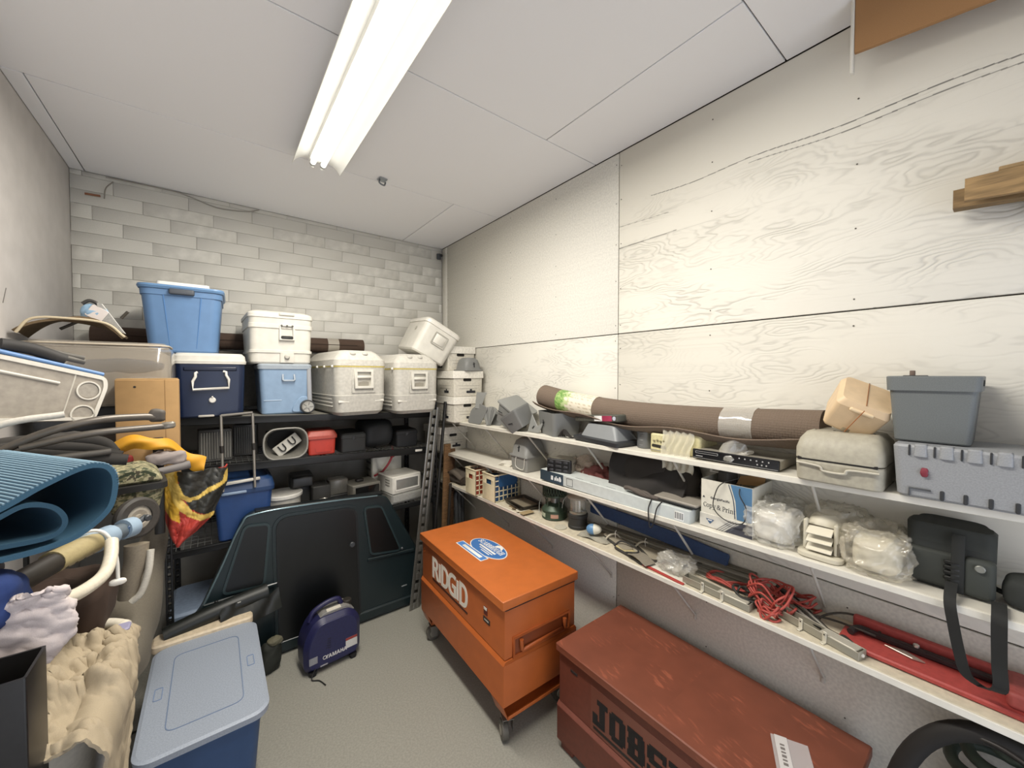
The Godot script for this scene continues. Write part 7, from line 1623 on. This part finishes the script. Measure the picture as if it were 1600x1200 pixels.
# a thick sheet following a section in x, y, pushed L deep behind z = 0
func foam_band(t: Node3D, called: String, sec: Array, thick: float, L: float, m: Material) -> void:
	var pts := []
	for q in sec: pts.append(Vector3(q.x, q.y, 0))
	var c := curve(pts, 6)
	var st := st_new()
	var A := PackedVector2Array(); var B := PackedVector2Array()
	for i in c.size():
		var a: Vector3 = c[maxi(i - 1, 0)]; var b: Vector3 = c[mini(i + 1, c.size() - 1)]
		var n := Vector2(-(b.y - a.y), b.x - a.x).normalized()
		A.append(Vector2(c[i].x, c[i].y)); B.append(Vector2(c[i].x, c[i].y) + n * thick)
	var F := func(p: Vector2, z: float): return Vector3(p.x, p.y, z)
	for i in A.size() - 1:
		st.set_smooth_group(1); quad(st, F.call(A[i], 0.0), F.call(A[i + 1], 0.0), F.call(A[i + 1], -L), F.call(A[i], -L))
		st.set_smooth_group(2); quad(st, F.call(B[i + 1], 0.0), F.call(B[i], 0.0), F.call(B[i], -L), F.call(B[i + 1], -L))
		st.set_smooth_group(3); quad(st, F.call(B[i], 0.0), F.call(B[i + 1], 0.0), F.call(A[i + 1], 0.0), F.call(A[i], 0.0))
		st.set_smooth_group(4); quad(st, F.call(A[i], -L), F.call(A[i + 1], -L), F.call(B[i + 1], -L), F.call(B[i], -L))
	part(t, called, done(st), m)

func foam_ribs(sec: Array, L: float) -> ArrayMesh:
	var pts := []
	for q in sec.slice(0, 7): pts.append(Vector3(q.x, q.y, 0))
	var c := curve(pts, 40)
	var list := []
	var last := Vector3(9, 9, 9)
	for q in c:
		if q.distance_to(last) > 0.0075:
			last = q
			list.append([tube(PackedVector3Array([q, q + Vector3(0, 0, -L)]), 0.0027, 5), Transform3D.IDENTITY])
	return merge(list)

func flag_things() -> void:
	var yel := Color(0.72, 0.42, 0.045); var red := Color(0.42, 0.045, 0.035); var dark := Color(0.035, 0.034, 0.03)
	var t := thing("striped_jacket", "yellow, red and black nylon jacket bundled over the front of the left rack post", "jacket", Vector3(-0.1, 1.2, -2.86))
	var nn := FastNoiseLite.new(); nn.frequency = 1.0; nn.seed = 9
	var body := func(u, v):
		var y: float = 0.412 - 0.405 * v
		var xl: float = -0.123 + 0.05 * pow(v, 6.0)
		var xr: float = 0.152
		for e in [[0.26, 0.151, 0.58, 0.095], [0.58, 0.095, 0.69, 0.083], [0.69, 0.083, 0.877, 0.005], [0.877, 0.005, 1.001, -0.069]]:
			if v >= e[0] and v < e[2]: xr = lerpf(e[1], e[3], (v - e[0]) / (e[2] - e[0]))
		var a: float = (u - 0.5) * PI
		var fold: float = 0.02 * sin(u * 17.0 + v * 5.0) * (1 - 0.5 * v) + 0.014 * nn.get_noise_2d(u * 5.0, v * 4.0)
		return Vector3((xl + xr) / 2 + sin(a) * (xr - xl) / 2, y, cos(a) * 0.09 + fold)
	var black_area := poly_of([[-0.066, 0.42], [0.08, 0.42], [0.17, 0.4], [0.17, 0.25], [0.121, 0.16], [0.083, 0.142], [-0.015, 0.199], [-0.051, 0.297]])
	var bands := [[[0.149, 0.379], [0.137, 0.328], [0.076, 0.296], [0.022, 0.26], [-0.02, 0.255], [-0.05, 0.29], [-0.066, 0.34]], [[-0.1, 0.41], [-0.07, 0.27], [-0.02, 0.175], [0.03, 0.148], [0.1, 0.128]]]
	var col := func(u, v):
		var q: Vector3 = body.call(u, v)
		var p := Vector2(q.x, q.y)
		for k in 2:
			for i in bands[k].size() - 1:
				var s := Geometry2D.get_closest_point_to_segment(p, Vector2(bands[k][i][0], bands[k][i][1]), Vector2(bands[k][i + 1][0], bands[k][i + 1][1]))
				if s.distance_to(p) < (0.011 if k == 0 else 0.017): return Color(0.72, 0.5, 0.12)
		if Geometry2D.is_point_in_polygon(p, black_area): return dark
		return yel if p.y > 0.2 - (p.x + 0.12) * 1.2 and p.x < -0.06 else red
	part(t, "jacket_body", sheet(90, 80, body, 0.006, col), vcol_mat(0.5))
	part(t, "lining", lump(0.18, 0.34, 0.12, 0.01, 8, 4, 0.7), mt("241f1c", 0.8, "fine", 5.0), Vector3(-0.02, 0.04, -0.02))
	t = thing("yellow_sleeve", "bright yellow fabric strip looped over the black post above the striped jacket", "fabric", Vector3(-0.1, 1.2, -2.8))
	var top := curve([Vector3(-0.376, 0.555, -0.06), Vector3(-0.34, 0.589, -0.02), Vector3(-0.281, 0.624, 0.03), Vector3(-0.205, 0.632, 0.05), Vector3(-0.134, 0.616, 0.05), Vector3(-0.077, 0.581, 0.02), Vector3(-0.01, 0.517, 0.01), Vector3(0.061, 0.474, 0.0)], 6)
	var low := curve([Vector3(-0.37, 0.53, -0.03), Vector3(-0.335, 0.54, 0.0), Vector3(-0.27, 0.553, 0.05), Vector3(-0.205, 0.563, 0.07), Vector3(-0.126, 0.561, 0.07), Vector3(-0.06, 0.51, 0.04), Vector3(-0.005, 0.42, 0.02), Vector3(0.045, 0.395, 0.02)], 6)
	part(t, "strip", sheet(10, top.size() - 1, func(u, v):
		var k: int = int(round(v * (top.size() - 1)))
		return top[k].lerp(low[k], u) + Vector3(0, 0.008 * sin(v * 21.0), 0.025 * sin(u * PI) + 0.008 * sin(v * 15.0 + u * 6.0)), 0.008), mt("d59a22", 0.6, "fine", 4.0))
	part(t, "red_patch", lump(0.11, 0.045, 0.05, 0.01, 9, 3), mt("9a3431", 0.6, "fine", 4.0), Vector3(-0.29, 0.49, 0.01))
	t = thing("grey_umbrella", "folded grey cloth umbrella lying across the striped jacket", "umbrella", Vector3(-0.27, 1.63, -2.7), 0.0)
	part(t, "folded_canopy", tube(curve([Vector3(-0.12, 0.0, 0.0), Vector3(0.02, 0.012, 0.0), Vector3(0.16, 0.03, -0.03)]), 0.014, 10, false, 0.022), mt("7b7674", 0.7, "fine", 5.0))
	part(t, "crumpled_cloth", lump(0.16, 0.07, 0.08, 0.02, 12, 3), mt("9d938f", 0.85, "fine", 5.0), Vector3(0.07, 0.04, -0.05))

# ---------------------------------------------------------------- small things on walls and ceiling
func build_wall_bits() -> void:
	var t := thing("wood_bracket", "plywood bracket boards screwed to the plywood wall at the right edge of the photo", "wood bracket", Vector3(2.1, 2.7, 0.06), FW)
	var pw := mt("a58a63", 0.75, "wood", 1.5)
	part(t, "front_board", prism(poly_of([[-0.17, 0.04], [0.3, -0.005], [0.3, 0.1], [-0.17, 0.115]]), 0.018, 0.002), pw, Vector3(0, 0, 0.06))
	part(t, "back_board", prism(poly_of([[-0.2, 0.04], [0.3, 0.0], [0.3, 0.09], [-0.2, 0.105]]), 0.05, 0.002), mt("927a58", 0.8, "wood", 1.5), Vector3(0, 0, -0.02))
	part(t, "top_board", box(0.4, 0.014, 0.1, 0.002), mt("b39a73", 0.75, "wood", 1.5), Vector3(0.1, 0.115, -0.02), Vector3(0, 0, -0.05))
	part(t, "curved_block", prism(round_poly([[-0.02, 0.0], [0.3, -0.03], [0.3, 0.04], [0.02, 0.05]], 0.02), 0.06, 0.002), mt("8b7350", 0.8, "wood", 1.5), Vector3(0, -0.015, -0.04))
	t = thing("particle_board", "brown particle board panel hung below the ceiling on the right wall", "board", Vector3(2.055, 3.65, -0.41), FW)
	part(t, "panel", prism(poly_of([[0, -0.215], [1.2, -0.39], [1.2, -0.001], [0, -0.001]]), 0.018, 0.002), mt("a87f55", 0.85, "fine", 5.0))
	part(t, "white_edge", box(0.012, 0.29, 0.022, 0.002), mt("d9d6cd", 0.7, ""), Vector3(-0.007, -0.291, 0))
	part(t, "fixing_block", box(0.05, 0.2, 0.125, 0.003), mt("a58a63", 0.8, "wood", 1.5), Vector3(0.6, -0.205, -0.072))
	t = thing("corner_sensor", "small dark sensor with a round eye in the far ceiling corner", "sensor", Vector3(2.13, 3.51, -4.17), -0.6)
	part(t, "sensor_body", rbox(0.05, 0.065, 0.04, 0.008), mt("3c4046", 0.5, ""))
	part(t, "eye", disc(0.018, 0.02, 16), mt("1d2024", 0.3, ""), Vector3(0.03, 0.035, 0.018), Vector3(PI / 2, 0, 0))
	part(t, "stem", box(0.012, 0.012, 0.03, 0.002), mt("3c4046", 0.5, ""), Vector3(0, 0.04, -0.03))
	t = thing("ceiling_clip", "small grey metal clip on the ceiling seam beside the light fixture", "clip", Vector3(1.048, 3.65, -2.985))
	part(t, "clip_plate", prism(round_poly([[-0.035, -0.03], [0.03, -0.035], [0.035, 0.03], [-0.03, 0.035]], 0.015), 0.008), mt("9aa0a6", 0.4, "", 1.0, 0.5), Vector3(0, -0.005, 0), Vector3(PI / 2, 0, 0))
	part(t, "clip_loop", tube(curve([Vector3(-0.02, -0.008, 0), Vector3(-0.025, -0.04, 0.01), Vector3(0.01, -0.05, 0.01), Vector3(0.025, -0.02, 0)]), 0.006, 7), mt("7d838a", 0.4, "", 1.0, 0.6))
	t = thing("wall_cable", "thin grey cable sagging along the top of the back wall", "cable", Vector3(0, 3.6, BZ + 0.016))
	part(t, "cable", tube(curve([Vector3(-0.62, 0.035, 0), Vector3(-0.25, 0.04, 0), Vector3(-0.12, 0.02, 0), Vector3(0.05, -0.02, 0), Vector3(0.25, 0.0, 0), Vector3(0.35, 0.04, 0)], 6), 0.005, 6), mt("98948c", 0.6, ""))
	t = thing("wall_stub", "short rusty pipe stub in the top left corner of the back wall", "pipe stub", Vector3(-0.68, 3.48, BZ + 0.02))
	part(t, "stub", tube(PackedVector3Array([Vector3(-0.05, 0, 0), Vector3(0.03, 0.004, 0)]), 0.008, 8), mt("96664c", 0.8, "fine", 5.0))
	part(t, "wire", tube(curve([Vector3(0.05, -0.01, 0), Vector3(0.06, 0.07, 0), Vector3(0.1, 0.13, 0)]), 0.004, 6), mt("8b867d", 0.7, ""))
